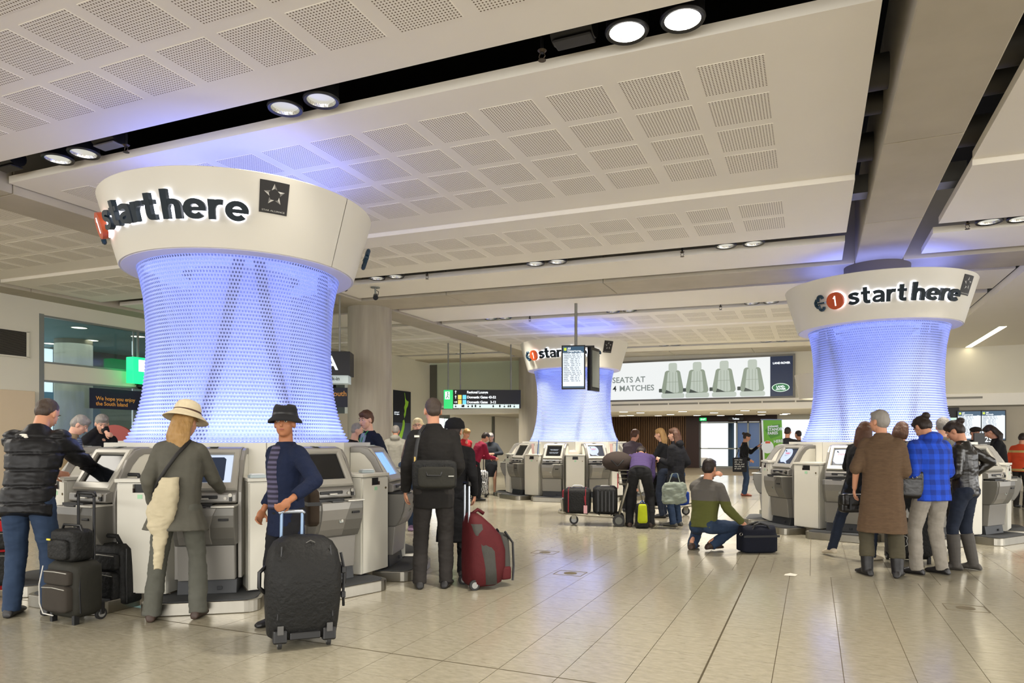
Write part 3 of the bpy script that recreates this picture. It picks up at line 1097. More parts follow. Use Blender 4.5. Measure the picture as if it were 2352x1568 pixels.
def pod(l, d, label):
    p = V((l * CT - d * ST, l * ST + d * CT, 0))
    o = thing('illuminated_column', label, 'column', p, TH)
    o['group'] = 'illuminated check-in columns'
    sh = link('perforated_shell', SHELL_ME, None, o)
    MB().lathe([(0.5, 1.38), (0.5, 3.82)], 40).build('inner_core', CORE, o, smooth='auto')
    if l > 4:
        MB().lathe([(0.48, 3.80), (0.48, 4.24)], 40).build('column_head', mat('column_head_dark', '5a5248', 0.85), o, smooth='auto')
    for k in range(7):  # dark tubes added inside to draw the fold streaks of the mesh
        a = 2 * math.pi * k / 7 + 0.2
        b = a + 0.35 * (1 if k % 2 else -1)
        MB().tube([(0.98 * math.cos(a), 0.98 * math.sin(a), 1.40), (0.84 * math.cos((a + b) / 2), 0.84 * math.sin((a + b) / 2), 2.3), (0.92 * math.cos(b), 0.88 * math.sin(b), 3.16)], 0.055, 8).build(
            'fold_streak', mat('fold_violet_grey', '45476e', 0.6), o, smooth=True)
    seam_cap(o, [67.5, 247.5] if l < 0 else ([118.0, 250.0] if l > 4 else [120.0, 260.0]))
    MB().lathe([(0.99, ZB + 0.02), (0.99, ZB - 0.008), (1.02, ZB - 0.012), (RB - 0.02, ZB - 0.004), (RB - 0.012, ZB + 0.02)], 72, cap=False).build('underside_ring', RINGW, o, smooth='auto')
    MB().lathe([(RT - 0.05, 3.80), (0.53, 3.80)], 64, cap=False).build('top_cover', RINGW, o)
    MB().lathe([(1.0, 3.825), (1.0, 3.835), (0.62, 3.835), (0.62, 3.825)], 48, cap=False).build('uplight_ring', emission('uplight_blue', '8c98ff', 2.6), o)
    MB().lathe([(0.62, 1.392), (0.62, 1.400), (0.98, 1.400), (0.98, 1.392)], 48, cap=False).build('led_ring', emission('led_ring_light', 'ccd6ff', 5.0), o)
    MB().lathe([(0.60, 3.16), (0.60, 3.15), (0.95, 3.15), (0.95, 3.16)], 48, cap=False).build('led_ring', emission('led_ring_blue', '8a9dff', 1.3), o)
    for s, a, b in (('start', -44.0, -11.5), ('here', -8.5, 23.6)):
        for ob in big_letters('letter', s, a, b, 3.412, 0.166, 0.035, 0.085, NAVYL, o):
            ob['label'] = 'raised dark teal letter'
        big_letters('halo_light', s, a, b, 3.412, 0.166, 0.012, 0.016, HALO, o)
    disc(o, -52.0)
    koru(o, -63.5)
    koru(o, 108.0)
    emblem(o)
    return o


# ------------------------------------------------------------------ kiosks
def KP(r, z):
    return (1.6 - r, z)


def arc_strip(x0, x1):
    outer = [(1.30, 1.335), (1.42, 1.335), (1.49, 1.315), (1.565, 1.235), (1.635, 1.09), (1.675, 0.96), (1.685, 0.88), (1.68, 0.6), (1.665, 0.225)]
    inner = [(1.615, 0.225), (1.625, 0.6), (1.625, 0.88), (1.61, 0.96), (1.575, 1.07), (1.515, 1.18), (1.45, 1.255), (1.40, 1.28), (1.30, 1.28)]
    return MB().prism([KP(*p) for p in outer + inner], x0, x1)


def side_poly(x0, x1):
    inner = [(1.615, 0.225), (1.625, 0.6), (1.625, 0.88), (1.61, 0.96), (1.575, 1.07), (1.515, 1.18), (1.45, 1.255), (1.40, 1.28), (1.30, 1.28), (1.30, 0.225)]
    return MB().prism([KP(*p) for p in inner], x0, x1)


TILT = math.atan2(0.35, 0.23)     # screen plane elevation
SDIR = V((0, -0.23, -0.35)).normalized()
SN = V((0, -0.35, 0.23)).normalized()
SM = Matrix((V((1, 0, 0)), -SDIR, SN)).transposed()      # local x, up the screen, outward normal
STOP = V((0, KP(1.49, 1.315)[0], 1.325))


def scr(u, v, w):
    """point on the tilted screen face: u right, v up from its middle, w outwards"""
    return STOP + SDIR * 0.205 + SM @ V((u, v, w))


BUBBLE = emission('screen_pale_blue', 'cfdcf5', 0.75)
DKSCR = emission('screen_dark_blue', '16253a', 0.8, 0.01)
OFFSCR = mat('dark_screen_glass', '0d0f12', 0.08, spec=0.6, emit=0.0)
REDT = emission('screen_red_text', 'c8344a', 0.9)
SCRW = emission('screen_white_text', 'dfe8f2', 0.8)
SCRB = emission('screen_blue', '6f9cf0', 1.1)


def kiosk_proto():
    o = thing('check_in_kiosk', '', 'kiosk')
    # plinth with rounded front corners
    pts = [(-0.46, 0.28), (0.46, 0.28)]
    for cx, a0 in ((0.34, 0), (-0.34, -90)):
        for k in range(6):
            a = R(a0 - 18 * k)
            pts.append((cx + 0.12 * math.cos(a), -0.28 + 0.12 * math.sin(a)))
    MB().prism(pts, 0.0, 0.10, 'z').build('plinth', STEEL, o, bevel=0.006)
    MB().prism([(x * 0.93, y * 0.93 + 0.005) for x, y in pts], 0.10, 0.107, 'z').build('floor_mat', RUBBER, o)
    MB().prism([KP(1.34, 0.107), KP(1.72, 0.107), KP(1.70, 0.225), KP(1.34, 0.225)], -0.235, 0.235).bx(0.08, 0.12, -0.127, -0.10, 0.14, 0.17).build('base', mat('kiosk_base', '26282b', 0.5), o, bevel=0.004)
    lower = [(1.34, 0.225), (1.735, 0.225), (1.762, 0.52), (1.34, 0.52)]
    MB().prism([KP(*p) for p in lower], -0.225, 0.225).build('lower_body', KGREY, o, bevel=0.006)
    upper = [(1.34, 0.522), (1.775, 0.522), (1.815, 0.585), (1.85, 0.68), (1.865, 0.78), (1.86, 0.85), (1.34, 0.85)]
    MB().prism([KP(*p) for p in upper], -0.24, 0.24).build('cabinet_body', KDARK, o, bevel=0.008)
    door = [(1.77, 0.535), (1.79, 0.535), (1.83, 0.60), (1.864, 0.69), (1.878, 0.78), (1.872, 0.845), (1.84, 0.845)]
    dm = MB()
    n = len(door)
    rows_ = []
    for z_i, (r, z) in enumerate(door[1:6]):
        xr = 0.055 + 0.05 * (z - 0.535) / 0.31 - 0.03 * math.sin((z - 0.535) / 0.31 * math.pi)
        rows_.append([(-0.205, 1.6 - r, z), (xr, 1.6 - r, z), (xr, 1.6 - r + 0.03, z), (-0.205, 1.6 - r + 0.03, z)])
    dm.loft(rows_)
    dd = dm.build('printer_door', KGREY, o, bevel=0.005)
    MB().bx(-0.02, 0.025, -0.262, -0.235, 0.655, 0.70).build('lock_plate', FRAME, dd, bevel=0.004)
    MB().cone((0.003, -0.27, 0.678), (0.003, -0.25, 0.678), 0.011, n=14).build('lock_barrel', STEEL, dd)
    MB().bx(0.115, 0.195, -0.272, -0.25, 0.735, 0.755).bx(0.12, 0.19, -0.275, -0.25, 0.742, 0.748).build('card_slot', BLACK, o, bevel=0.003)
    MB().bx(-0.21, 0.06, -0.22, 0.1, 0.85, 0.872).build('paper_recess', BLACK, o)
    MB().bx(-0.1, 0.02, -0.275, -0.20, 0.848, 0.858).build('ticket_tray', mat('tray_dark', '303030', 0.4), o)
    MB().bx(0.06, 0.245, -0.285, -0.02, 0.846, 0.862).build('shelf_lip', mat('shelf_silver', 'bdbab0', 0.3, 0.5), o, bevel=0.004)
    MB().prism([KP(1.34, 0.872), KP(1.735, 0.872), KP(1.75, 0.885), KP(1.745, 0.95), KP(1.69, 0.975), KP(1.34, 0.975)], -0.236, 0.236).build('reader_housing', KGREY, o, bevel=0.008)
    MB().bx(-0.15, 0.09, -0.157, -0.12, 0.912, 0.94).build('reader_slot', BLACK, o, bevel=0.006)
    MB().bx(-0.06, 0.02, -0.175, -0.12, 0.905, 0.92).build('reader_tongue', mat('shelf_silver', 'bdbab0', 0.3, 0.5), o, bevel=0.004)
    for x, z, r in ((0.15, 0.915, 0.013), (0.19, 0.94, 0.016)):
        MB().cone((x, -0.158, z), (x, -0.14, z), r, n=14).build('button', STEEL, o)
    MB().bx(0.182, 0.205, -0.165, -0.13, 0.89, 0.925).build('scanner_window', BLACK, o, bevel=0.003)
    # head: tilted bezel frame round the screen
    m_ = MB()
    hw, hh, sw, sh = 0.236, 0.205, 0.178, 0.14
    oy = 0.012
    ring = lambda w, h, dz, yy=0: [scr(-w, -h + yy, dz), scr(w, -h + yy, dz), scr(w, h + yy, dz), scr(-w, h + yy, dz)]
    m_.loft([ring(hw, hh, -0.05), ring(hw, hh, 0.0), ring(hw - 0.012, hh - 0.012, 0.014), ring(sw + 0.012, sh + 0.012, 0.014, oy), ring(sw, sh, 0.0, oy), ring(sw, sh, -0.02, oy)], cap=False)
    m_.build('screen_bezel', mat('bezel_silver', 'a4a198', 0.35, 0.35), o)
    MB().loft([ring(sw + 0.002, sh + 0.002, -0.03, oy), ring(sw + 0.002, sh + 0.002, -0.014, oy)]).build('screen', OFFSCR, o)
    MB().prism([KP(1.32, 1.30), KP(1.50, 1.29), KP(1.485, 1.332), KP(1.42, 1.345), KP(1.32, 1.345)], -0.236, 0.236).build('top_cover', KGREY, o, bevel=0.008)
    MB().bx(-0.035, 0.035, 0.12, 0.2, 1.345, 1.35).build('label_plate', FRAME, o)
    MB().prism([KP(1.30, 0.3), KP(1.44, 0.3), KP(1.50, 1.1), KP(1.40, 1.3), KP(1.30, 1.3)], -0.23, 0.23).build('inner_body', KDARK, o)
    for s in (-1, 1):
        a, b = (0.236, 0.268) if s > 0 else (-0.268, -0.236)
        arc_strip(a, b).build('side_trim', KGREY, o, bevel=0.006)
        a, b = (0.238, 0.262) if s > 0 else (-0.262, -0.238)
        side_poly(a, b).build('side_panel', WHITE, o)
    return o


def screen_hello(k):
    """pale speech bubble page with greeting"""
    for c in k.children:
        if c.name.startswith('screen') and not c.name.startswith('screen_'):
            sc = c
    sc.data = sc.data.copy()
    sc.data.materials.clear()
    sc.data.materials.append(DKSCR)
    pts = []
    for i in range(18):
        a = R(90 - i * 11.5)
        pts.append((-0.07 + 0.155 * math.cos(a) - 0.02, 0.03 + 0.13 * math.sin(a) + 0.006))
    pts = [(-0.172, 0.146)] + pts + [(-0.172, -0.045)]
    pts = [(max(min(x, 0.174), -0.174), max(min(y, 0.15), -0.126)) for x, y in pts]
    MB().add([scr(p[0], p[1], -0.0125) for p in pts], [tuple(range(len(pts)))]).build('speech_bubble', BUBBLE, sc)
    MB().add([scr(*p, -0.012) for p in ((0.0, -0.07), (0.05, -0.118), (-0.05, -0.09))], [(0, 1, 2)]).build('speech_bubble_tail', BUBBLE, sc)
    e = SM.to_euler()
    flat_text('greeting', 'Hello!', 0.05, REDT, sc, scr(-0.12, 0.055, -0.0115), e, 0.0005, 0.001)
    flat_text('greeting_small', 'touch the screen\nto check in', 0.014, DKSCR, sc, scr(-0.12, 0.035, -0.0115), e, 0.0005)
    MB().cone(scr(-0.135, 0.115, -0.012), scr(-0.11, 0.10, -0.0118), 0.012, 0.004, 8).build('screen_mark', DKSCR, sc)


def screen_text(k):
    for c in k.children:
        if c.name.startswith('screen') and not c.name.startswith('screen_'):
            sc = c
    e = SM.to_euler()
    flat_text('screen_message', 'SORRY THIS KIOSK IS\nOUT OF SERVICE', 0.022, SCRW, sc, scr(0, 0.05, -0.012), e, 0.0005, align='CENTER')
    flat_text('screen_message', 'PLEASE USE ANOTHER\nKIOSK OR SEE STAFF', 0.022, SCRW, sc, scr(0, -0.03, -0.012), e, 0.0005, align='CENTER')


def screen_window(k):
    for c in k.children:
        if c.name.startswith('screen') and not c.name.startswith('screen_'):
            sc = c
    sc.data = sc.data.copy()
    sc.data.materials.clear()
    sc.data.materials.append(BUBBLE)
    MB().add([scr(x, y, -0.012) for x, y in ((-0.15, -0.12), (0.1, -0.12), (0.12, -0.1), (0.12, 0.11), (0.1, 0.13), (-0.15, 0.13))], [(0, 1, 2, 3, 4, 5)]).build('screen_panel', DKSCR, sc)


def cabinet_proto():
    o = thing('bin_cabinet', '', 'cabinet')
    MB().bx(-0.215, 0.215, -0.12, 0.29, 0.12, 1.045).build('carcass', WHITE, o)
    MB().bx(-0.225, 0.225, -0.148, 0.30, 1.05, 1.08).build('worktop', WHITE, o, bevel=0.003)
    # door with a cut hand slot
    dm = MB()
    dm.bx(-0.205, -0.065, -0.14, -0.122, 0.13, 1.035).bx(0.065, 0.205, -0.14, -0.122, 0.13, 1.035).bx(-0.065, 0.065, -0.14, -0.122, 0.13, 0.965)
    dd = dm.build('door', WHITE, o)
    MB().bx(-0.062, 0.062, -0.124, -0.119, 0.965, 1.036).build('slot_shadow', BLACK, dd)
    pts = [(0.0, -0.066), (0.0, 0.066), (0.045, 0.066), (0.07, 0.045), (0.07, -0.045), (0.045, -0.066)]
    MB().bx(-0.066, -0.058, -0.1415, -0.12, 0.965, 1.0).bx(0.058, 0.066, -0.1415, -0.12, 0.965, 1.0).build('slot_liner', mat('liner', '3a2a26', 0.5), dd)
    MB().bx(-0.022, 0.022, -0.1425, -0.14, 0.915, 0.95).build('green_sticker', mat('sticker_green', '9ec9a4', 0.5), dd)
    MB().cone((0.165, -0.146, 0.93), (0.165, -0.13, 0.93), 0.011, n=12).build('lock_barrel', mat('lock_brass', '6a5a3a', 0.4, 0.8), dd)
    MB().bx(-0.22, 0.22, -0.06, 0.30, 0.0, 0.12).build('kick_plate', mat('kick_bronze', '7d7566', 0.4, 0.7, var=0.1, scale=10, stretch=(1, 1, 0.1)), o)
    return o


PODS = {'left': (-2.93, 7.51, 12.0), 'right': (5.86, 11.10, -42.0), 'middle': (1.58, 17.66, 14.0)}
LAB = {'left': 'nearest white and violet illuminated column, at the left of the hall', 'right': 'illuminated violet column on the right behind the group of travellers',
       'middle': 'farthest illuminated violet column, partly behind the hanging departures screen'}
kproto = cproto = None
ALLK = {}
for which, (l, d, ph) in PODS.items():
    P = pod(l, d, LAB[which])
    base = V(P.location)
    dr_ = thing('drum_counter', 'white faceted drum counter around the foot of the %s illuminated column' % which, 'counter', base, TH)
    pr = []
    N = 10
    for k in range(N):
        a0, a1 = ph + 36 * k - 18, ph + 36 * k + 18
        q = [(1.36 * math.sin(R(a)), -1.36 * math.cos(R(a))) for a in (a0 + 0.12, a1 - 0.12)]
        i_ = [(1.08 * math.sin(R(a)), -1.08 * math.cos(R(a))) for a in (a1, a0)]
        MB().prism(q + i_, 0.10, 1.382, 'z').build('facet_panel', WHITE, dr_)
    MB().lathe([(1.07, 1.36), (1.0, 1.375), (0.5, 1.375)], 60, cap=False).build('inner_deck', RINGW, dr_)
    MB().lathe([(1.66, 0), (1.66, 0.09), (1.3, 0.09)], 10, cap=False).build('kick_ring', mat('kick_bronze', '7d7566', 0.4, 0.7), dr_, rot=(0, 0, R(ph)))
    for k in range(N):
        psi = (ph + 36 * k + 180) % 360 - 180
        pos = base + V((CT * math.sin(R(psi)) * 1.6 + ST * math.cos(R(psi)) * 1.6, ST * math.sin(R(psi)) * 1.6 - CT * math.cos(R(psi)) * 1.6, 0))
        camdir = math.degrees(math.atan2(-l, d))
        rel = (psi - camdir + 180) % 360 - 180
        if abs(rel) <= 112:
            if kproto is None:
                kproto = kiosk_proto()
                o = kproto
            else:
                o = copy_tree(kproto, skip=('speech_bubble', 'greeting', 'screen_message'))
            o.location, o.rotation_euler = pos, (0, 0, TH + R(psi))
            o['group'] = 'check-in kiosks round the %s column' % which
            ALLK[(which, round(rel))] = o
        psi2 = psi + 18
        rel2 = (psi2 - camdir + 180) % 360 - 180
        if abs(rel2) <= 112:
            if cproto is None:
                cproto = cabinet_proto()
                o = cproto
            else:
                o = copy_tree(cproto)
            rr = 1.60
            pos = base + V((CT * math.sin(R(psi2)) * rr + ST * math.cos(R(psi2)) * rr, ST * math.sin(R(psi2)) * rr - CT * math.cos(R(psi2)) * rr, 0))
            o.location, o.rotation_euler = pos, (0, 0, TH + R(psi2))
            o['group'] = 'bin cabinets round the %s column' % which
            ALLK[(which + '_cab', round(rel2))] = o

# ------------------------------------------------------------------ people
def fabric(name, col, **kw):
    a = dict(rough=0.85, var=0.22, scale=9.0, bump=0.25, spec=0.25)
    a.update(kw)
    return mat(name, col, **a)


SKIN = mat('skin_light', 'c08a6c', 0.5, var=0.08, scale=12, spec=0.35)
SKINT = mat('skin_tan', 'a06a4a', 0.5, var=0.08, scale=12, spec=0.35)
SKINP = mat('skin_pale', 'cf9f86', 0.5, var=0.06, scale=12, spec=0.35)
LIP = mat('lip', '8f4a40', 0.5)
EYEW = mat('eye_white', 'cfc6ba', 0.3)
EYED = mat('eye_dark', '1c130e', 0.2)


def hairm(name, col, col2):
    return mat(name, col, 0.55, scale=30, col2=col2, bump=0.5, stretch=(1, 1, 0.12), spec=0.4)


H_DARK = hairm('hair_dark', '17100c', '2c1e16')
H_BROWN = hairm('hair_brown', '3a2417', '5b3a25')
H_GREY = hairm('hair_grey', '9b958d', '6d6862')
H_BLOND = hairm('hair_blond', 'b08b55', '7d5c30')
H_PALE = hairm('hair_pale_blond', 'd8c8a2', 'a8936a')
H_CROP = hairm('hair_cropped', '2c211a', '4a3c31')


def ik(a, b, l1, l2, pole):
    d = b - a
    L = min(max(d.length, 0.05), (l1 + l2) * 0.999)
    dn = d.normalized()
    x = (l1 * l1 - l2 * l2 + L * L) / (2 * L)
    h = math.sqrt(max(l1 * l1 - x * x, 0.0))
    p = V(pole)
    p = (p - dn * p.dot(dn))
    p = p.normalized() if p.length > 1e-4 else V((0, 1, 0))
    return a + dn * x + p * h, a + dn * L


def basis(yaw, pitch, roll=0.0):
    """columns: right, forward, up; yaw to the right, pitch down, in degrees"""
    m = Matrix.Rotation(R(-yaw), 3, 'Z') @ Matrix.Rotation(R(-pitch), 3, 'X') @ Matrix.Rotation(R(roll), 3, 'Y')
    return m


def hand(mb, w, dirn, palm, s, curl=0.5, side=1):
    """palm, four unequal two-joint fingers and a thumb from the palm's side"""
    d = dirn.normalized()
    n = (palm - d * palm.dot(d)).normalized()
    t = d.cross(n) * side
    m = Matrix((t, d, n)).transposed()
    mb.ell(w + d * 0.045 * s, (0.038 * s, 0.052 * s, 0.016 * s), m)
    for k, (off, ln) in enumerate(((-0.028, 0.068), (-0.010, 0.078), (0.009, 0.073), (0.026, 0.056))):
        a = w + d * 0.085 * s + t * off * s
        ang = R(55 * curl)
        d1 = d * math.cos(ang) + n * math.sin(ang)
        b = a + d1 * ln * 0.55 * s
        ang2 = R(130 * curl)
        d2 = d * math.cos(ang2) + n * math.sin(ang2)
        c = b + d2 * ln * 0.5 * s
        mb.cone(a, b, 0.0095 * s, 0.0088 * s, 8, True)
        mb.cone(b, c, 0.0088 * s, 0.0075 * s, 8, True)
    a = w + d * 0.03 * s - t * 0.03 * s
    b = a + (d * 0.6 - t * 0.7 + n * 0.35 * (0.4 + curl)).normalized() * 0.04 * s
    c = b + (d * 0.85 - t * 0.1 + n * 0.6 * curl).normalized() * 0.032 * s
    mb.cone(a, b, 0.013 * s, 0.0105 * s, 8, True)
    mb.cone(b, c, 0.0105 * s, 0.0085 * s, 8, True)


def ring_at(c, rt, fw, rx, ry, n=18, p=2.4):
    out = []
    for j in range(n):
        a = 2 * math.pi * j / n
        ca, sa = math.cos(a), math.sin(a)
        e = 2.0 / p
        out.append(c + rt * (rx * math.copysign(abs(ca) ** e, ca)) + fw * (ry * math.copysign(abs(sa) ** e, sa)))
    return out


def person(label, pos, H, yaw, sight=True, lean=3, twist=0, side=0, head=(0, 8), hands=((-0.23, 0.04, -0.57), (0.23, 0.04, -0.57)), feet=((-0.10, 0.0, -8), (0.10, 0.0, 8)),
           skin=SKIN, hair='short', hm=H_DARK, top=None, tl=0.10, ts=1.0, tw=1.0, sleeve=1.0, collar=0.0, hood=False, pants=None, pw=1.0, plen=1.0, shoes=None, boot=0.0,
           skirt=None, knees=None, pelvis=None, detail=True, elbows=None, female=False, belly=0.0, shirt=None, curl=(0.45, 0.45), puff=0.0, legs=True, hairlen=0.25, flare=0.0, palms=None, group=None, ankles=None):
    s = H / 1.75
    if sight:
        l, d = pos.x * CT + pos.y * ST, -pos.x * ST + pos.y * CT
        yaw = yaw + math.degrees(math.atan2(l, d))
    o = thing('person', label, 'person', (pos.x, pos.y, 0), TH - R(yaw), group=group)
    X = V((1, 0, 0))
    P0 = V(pelvis) * s if pelvis else V((0, -0.05 * lean / 20, 0.94)) * s
    sp = basis(0, lean) @ V((0, 0, 1))
    sp = (sp + V((R(side), 0, 0))).normalized()
    rt = (Matrix.Rotation(R(-twist), 3, 'Z') @ X)
    rt = (rt - sp * rt.dot(sp)).normalized()
    fw = sp.cross(rt)
    sh = (0.145 if female else 0.17) * s
    N = P0 + sp * 0.545 * s
    hb = basis(head[0], head[1])
    nb = N + V((0, 0, 0)) + sp * 0.02 * s
    Hc = nb + (sp * 0.5 + hb @ V((0, 0, 0.6))).normalized() * 0.135 * s + (hb @ V((0, 1, 0))) * 0.035 * s
    SL, SR = N - sp * 0.088 * s - rt * sh, N - sp * 0.088 * s + rt * sh
    hp = (0.095 if female else 0.09) * s
    HL, HR = P0 - rt * hp - V((0, 0, 0.03 * s)), P0 + rt * hp - V((0, 0, 0.03 * s))
    vox = 0.0075 if detail else 0.012
    # joints of legs and arms
    LG = []
    for q, (hj, ft) in enumerate(((HL, feet[0]), (HR, feet[1]))):
        fyaw = Matrix.Rotation(R(-ft[2]), 3, 'Z')
        fz = ft[3] if len(ft) > 3 else 0.0
        an = V((ft[0] * s, ft[1] * s, 0.085 * s + fz * s))
        pole = V(knees[q]) if knees else fyaw @ V((0, 1, 0.05))
        kn, an = ik(hj, an, 0.425 * s, 0.412 * s, pole)
        LG.append((hj, kn, an, fyaw @ V((0, 1, 0)), ft))
    AR = []
    for q, (sj, hd) in enumerate(((SL, hands[0]), (SR, hands[1]))):
        sg = -1 if q == 0 else 1
        if hd[0] == 'w':
            tgt = Matrix.Rotation(-(TH - R(yaw)), 3, 'Z') @ (V(hd[1]) - V((pos.x, pos.y, 0)))
        else:
            tgt = N + V(hd) * s
        pole = V(elbows[q]) if elbows else V((sg * 0.22, -1.0, -0.2))
        el, wr = ik(sj, tgt, 0.285 * s, 0.26 * s, pole)
        AR.append((sj, el, wr, sg))
    # --- continuous body
    b = MB()
    hbm = hb
    e = lambda c, r: b.ell(Hc + hbm @ (V(c) * s), V(r) * s, hbm, 16, 10)
    e((0, -0.012, 0.032), (0.076, 0.094, 0.088))
    e((0, 0.022, -0.03), (0.062, 0.068, 0.080))
    e((0, 0.050, -0.078), (0.032, 0.030, 0.028))
    e((-0.036, 0.045, -0.020), (0.026, 0.030, 0.028))
    e((0.036, 0.045, -0.020), (0.026, 0.030, 0.028))
    e((0, 0.070, 0.036), (0.046, 0.018, 0.012))
    e((0, 0.083, -0.052), (0.024, 0.011, 0.010))
    for sg in (-1, 1):
        e((sg * 0.077, -0.004, -0.008), (0.010, 0.021, 0.032))
    b.cone(Hc + hbm @ (V((0, 0.082, 0.020)) * s), Hc + hbm @ (V((0, 0.104, -0.018)) * s), 0.009 * s, 0.0145 * s, 10, True)
    b.cone(N - sp * 0.05 * s, Hc + hbm @ (V((0, -0.02, -0.045)) * s), 0.058 * s, 0.054 * s, 14, True)
    b.cone(P0, N - sp * 0.08 * s, 0.085 * s, 0.10 * s, 14, True)
    b.cone(SL, SR, 0.045 * s, 0.045 * s, 12, True)
    b.cone(HL, HR, 0.075 * s, 0.075 * s, 12, True)
    for (a, k, w, sg) in AR:
        b.cone(a, k, 0.043 * s, 0.036 * s, 12, True)
        b.cone(k, w, 0.038 * s, 0.025 * s, 12, True)
    if detail or True:
        for q, (a, k, w, sg) in enumerate(AR):
            dn = (w - k).normalized()
            pal = V(palms[q]) if palms else V((-sg * 1.0, 0.25, -0.1))
            hand(b, w, dn, pal, s, curl[q], sg)
    if legs:
        for (h_, k, a, fd, ft) in LG:
            b.cone(h_, k, 0.072 * s, 0.048 * s, 12, True)
            b.cone(k, a, 0.050 * s, 0.034 * s, 12, True)
            b.cone(a - fd * 0.02 * s + V((0, 0, -0.035 * s)), a + fd * 0.10 * s + V((0, 0, -0.05 * s)), 0.028 * s, 0.020 * s, 10, True)
    body = blob('body', b, vox, skin, o, 2 if detail else 1, ratio=0.6 if detail else 0.7)
    # --- face details
    for sg in (-1, 1):
        p = Hc + hbm @ (V((sg * 0.030, 0.0795, 0.014)) * s)
        ey = MB().ell(p, V((0.0125, 0.008, 0.0075)) * s, hbm, 10, 6).build('eye', EYEW, body, True)
        MB().ell(p + hbm @ (V((0, 0.0055, 0)) * s), V((0.0062, 0.004, 0.0062)) * s, hbm, 8, 6).build('iris', EYED, ey, True)
        MB().tube([Hc + hbm @ (V(q_) * s) for q_ in ((sg * 0.012, 0.087, 0.034), (sg * 0.03, 0.0865, 0.041), (sg * 0.05, 0.075, 0.034))], 0.0035 * s, 6).build('eyebrow', hm, body, True)
    MB().ell(Hc + hbm @ (V((0, 0.0925, -0.050)) * s), V((0.022, 0.005, 0.0055)) * s, hbm, 12, 6).build('mouth', LIP, body, True)
    # --- hair
    h = MB()
    g = lambda c, r: h.ell(Hc + hbm @ (V(c) * s), V(r) * s, hbm, 16, 10)
    if hair != 'none':
        if hair == 'crop':
            g((0, -0.020, 0.040), (0.079, 0.092, 0.087))
            g((0, -0.05, 0.0), (0.068, 0.055, 0.06))
        else:
            g((0, -0.012, 0.052), (0.084, 0.094, 0.084))
            g((0, -0.045, 0.012), (0.080, 0.066, 0.085))
            g((0, 0.045, 0.085), (0.062, 0.045, 0.035))
        if hair in ('bob', 'long'):
            L = 0.12 if hair == 'bob' else hairlen
            for k in range(9):
                a = R(200 + k * 17.5 - 0)
                c0 = V((0.078 * math.cos(a), -0.015 + 0.075 * math.sin(a), 0.03))
                c1 = V((0.088 * math.cos(a), -0.03 + 0.078 * math.sin(a), -L * 0.5))
                c2 = V((0.080 * math.cos(a), -0.045 + 0.06 * math.sin(a), -L))
                q0, q1 = Hc + hbm @ (c0 * s), Hc + hbm @ (c1 * s) 
                q2 = Hc + hbm @ (V((c2.x, c2.y, -L * 0.5)) * s) + V((0, 0, -L * 0.5 * s))
                h.cone(q0, q1, 0.028 * s, 0.030 * s, 8, True)
                h.cone(q1, q2, 0.030 * s, 0.018 * s, 8, True)
        if hair == 'bun':
            g((0, -0.115, 0.075), (0.045, 0.045, 0.042))
        if hair == 'pony':
            g((0, -0.10, 0.045), (0.03, 0.035, 0.03))
            p0 = Hc + hbm @ (V((0, -0.12, 0.03)) * s)
            h.cone(p0, p0 + V((0, -0.03, -0.14)) * s, 0.032 * s, 0.018 * s, 10, True)
        blob('hair', h, 0.009 if detail else 0.012, hm, body, 2, disp=0.0035, freq=30)
    # --- trousers
    if pants is not None and legs:
        t = MB()
        bd = 0.008 * s
        t.loft([ring_at(P0 + sp * zz * s, rt, fw, rx * s, ry * s) for zz, rx, ry in ((0.13, 0.135, 0.095), (0.07, 0.15, 0.105), (-0.01, 0.165, 0.118), (-0.06, 0.155, 0.112))])
        for (h_, k, a, fd, ft) in LG:
            a2 = k + (a - k) * plen + (V((0, 0, -0.045 * s)) if plen == 1 else V((0, 0, 0)))
            t.cone(h_, k, 0.092 * s * pw, 0.066 * s * pw, 14, True)
            t.cone(k, a2, 0.068 * s * pw, (0.058 + min(flare * 0.25, 0.012)) * s * pw, 14, False)
            t.ell(h_ - fw * 0.03 * s, (0.088 * s, 0.09 * s, 0.10 * s))
        t.ell(P0, (0.13 * s, 0.11 * s, 0.11 * s))
        blob('trousers', t, 0.010 if detail else 0.014, pants, o, 3, disp=0.007, freq=10, floor=0.012)
    if skirt is not None:
        t = MB()
        t.loft([ring_at(P0 + V((0, 0, zz * s)), rt, fw, rx * s, ry * s) for zz, rx, ry in ((0.12, 0.13, 0.10), (-0.02, 0.165, 0.125), (-0.2, 0.17, 0.13), (-0.42, 0.165, 0.125))])
        blob('skirt', t, 0.013, skirt, o, 2, disp=0.004)
    # --- top garment
    if top is not None:
        t = MB()
        w = tw
        rows_ = [(-tl, 0.158 * w + flare * 0.3, 0.112 * w + belly), (0.0, 0.152 * w, 0.112 * w + belly), (0.14, 0.146 * w, 0.110 * w + belly), (0.28, 0.162 * w, 0.120 * w), (0.40, 0.178 * w if not female else 0.160 * w, 0.118 * w),
                 (0.455, 0.158 * w, 0.094 * w), (0.51, 0.095 * w, 0.076 * w), (0.555 + collar, 0.066 + collar * 0.15, 0.068 + collar * 0.15)]
        rings = []
        for zz, rx, ry in rows_:
            if zz < -tl - 1e-6:
                continue
            if zz < 0:
                k_ = int(max(1, -zz / 0.12))
                for q in range(k_, 0, -1):
                    f_ = q / k_
                    c = P0 + V((0, 0, -1)) * (-zz * f_ * s) if tl > 0.2 else P0 - sp * (-zz * f_ * s)
                    fl = flare * f_
                    rings.append(ring_at(c, rt, fw, (0.152 * w + (rx - 0.152 * w) * f_ + fl) * s, (ry + fl * 0.8) * s))
            else:
                rings.append(ring_at(P0 + sp * zz * s, rt, fw, rx * s, ry * s))
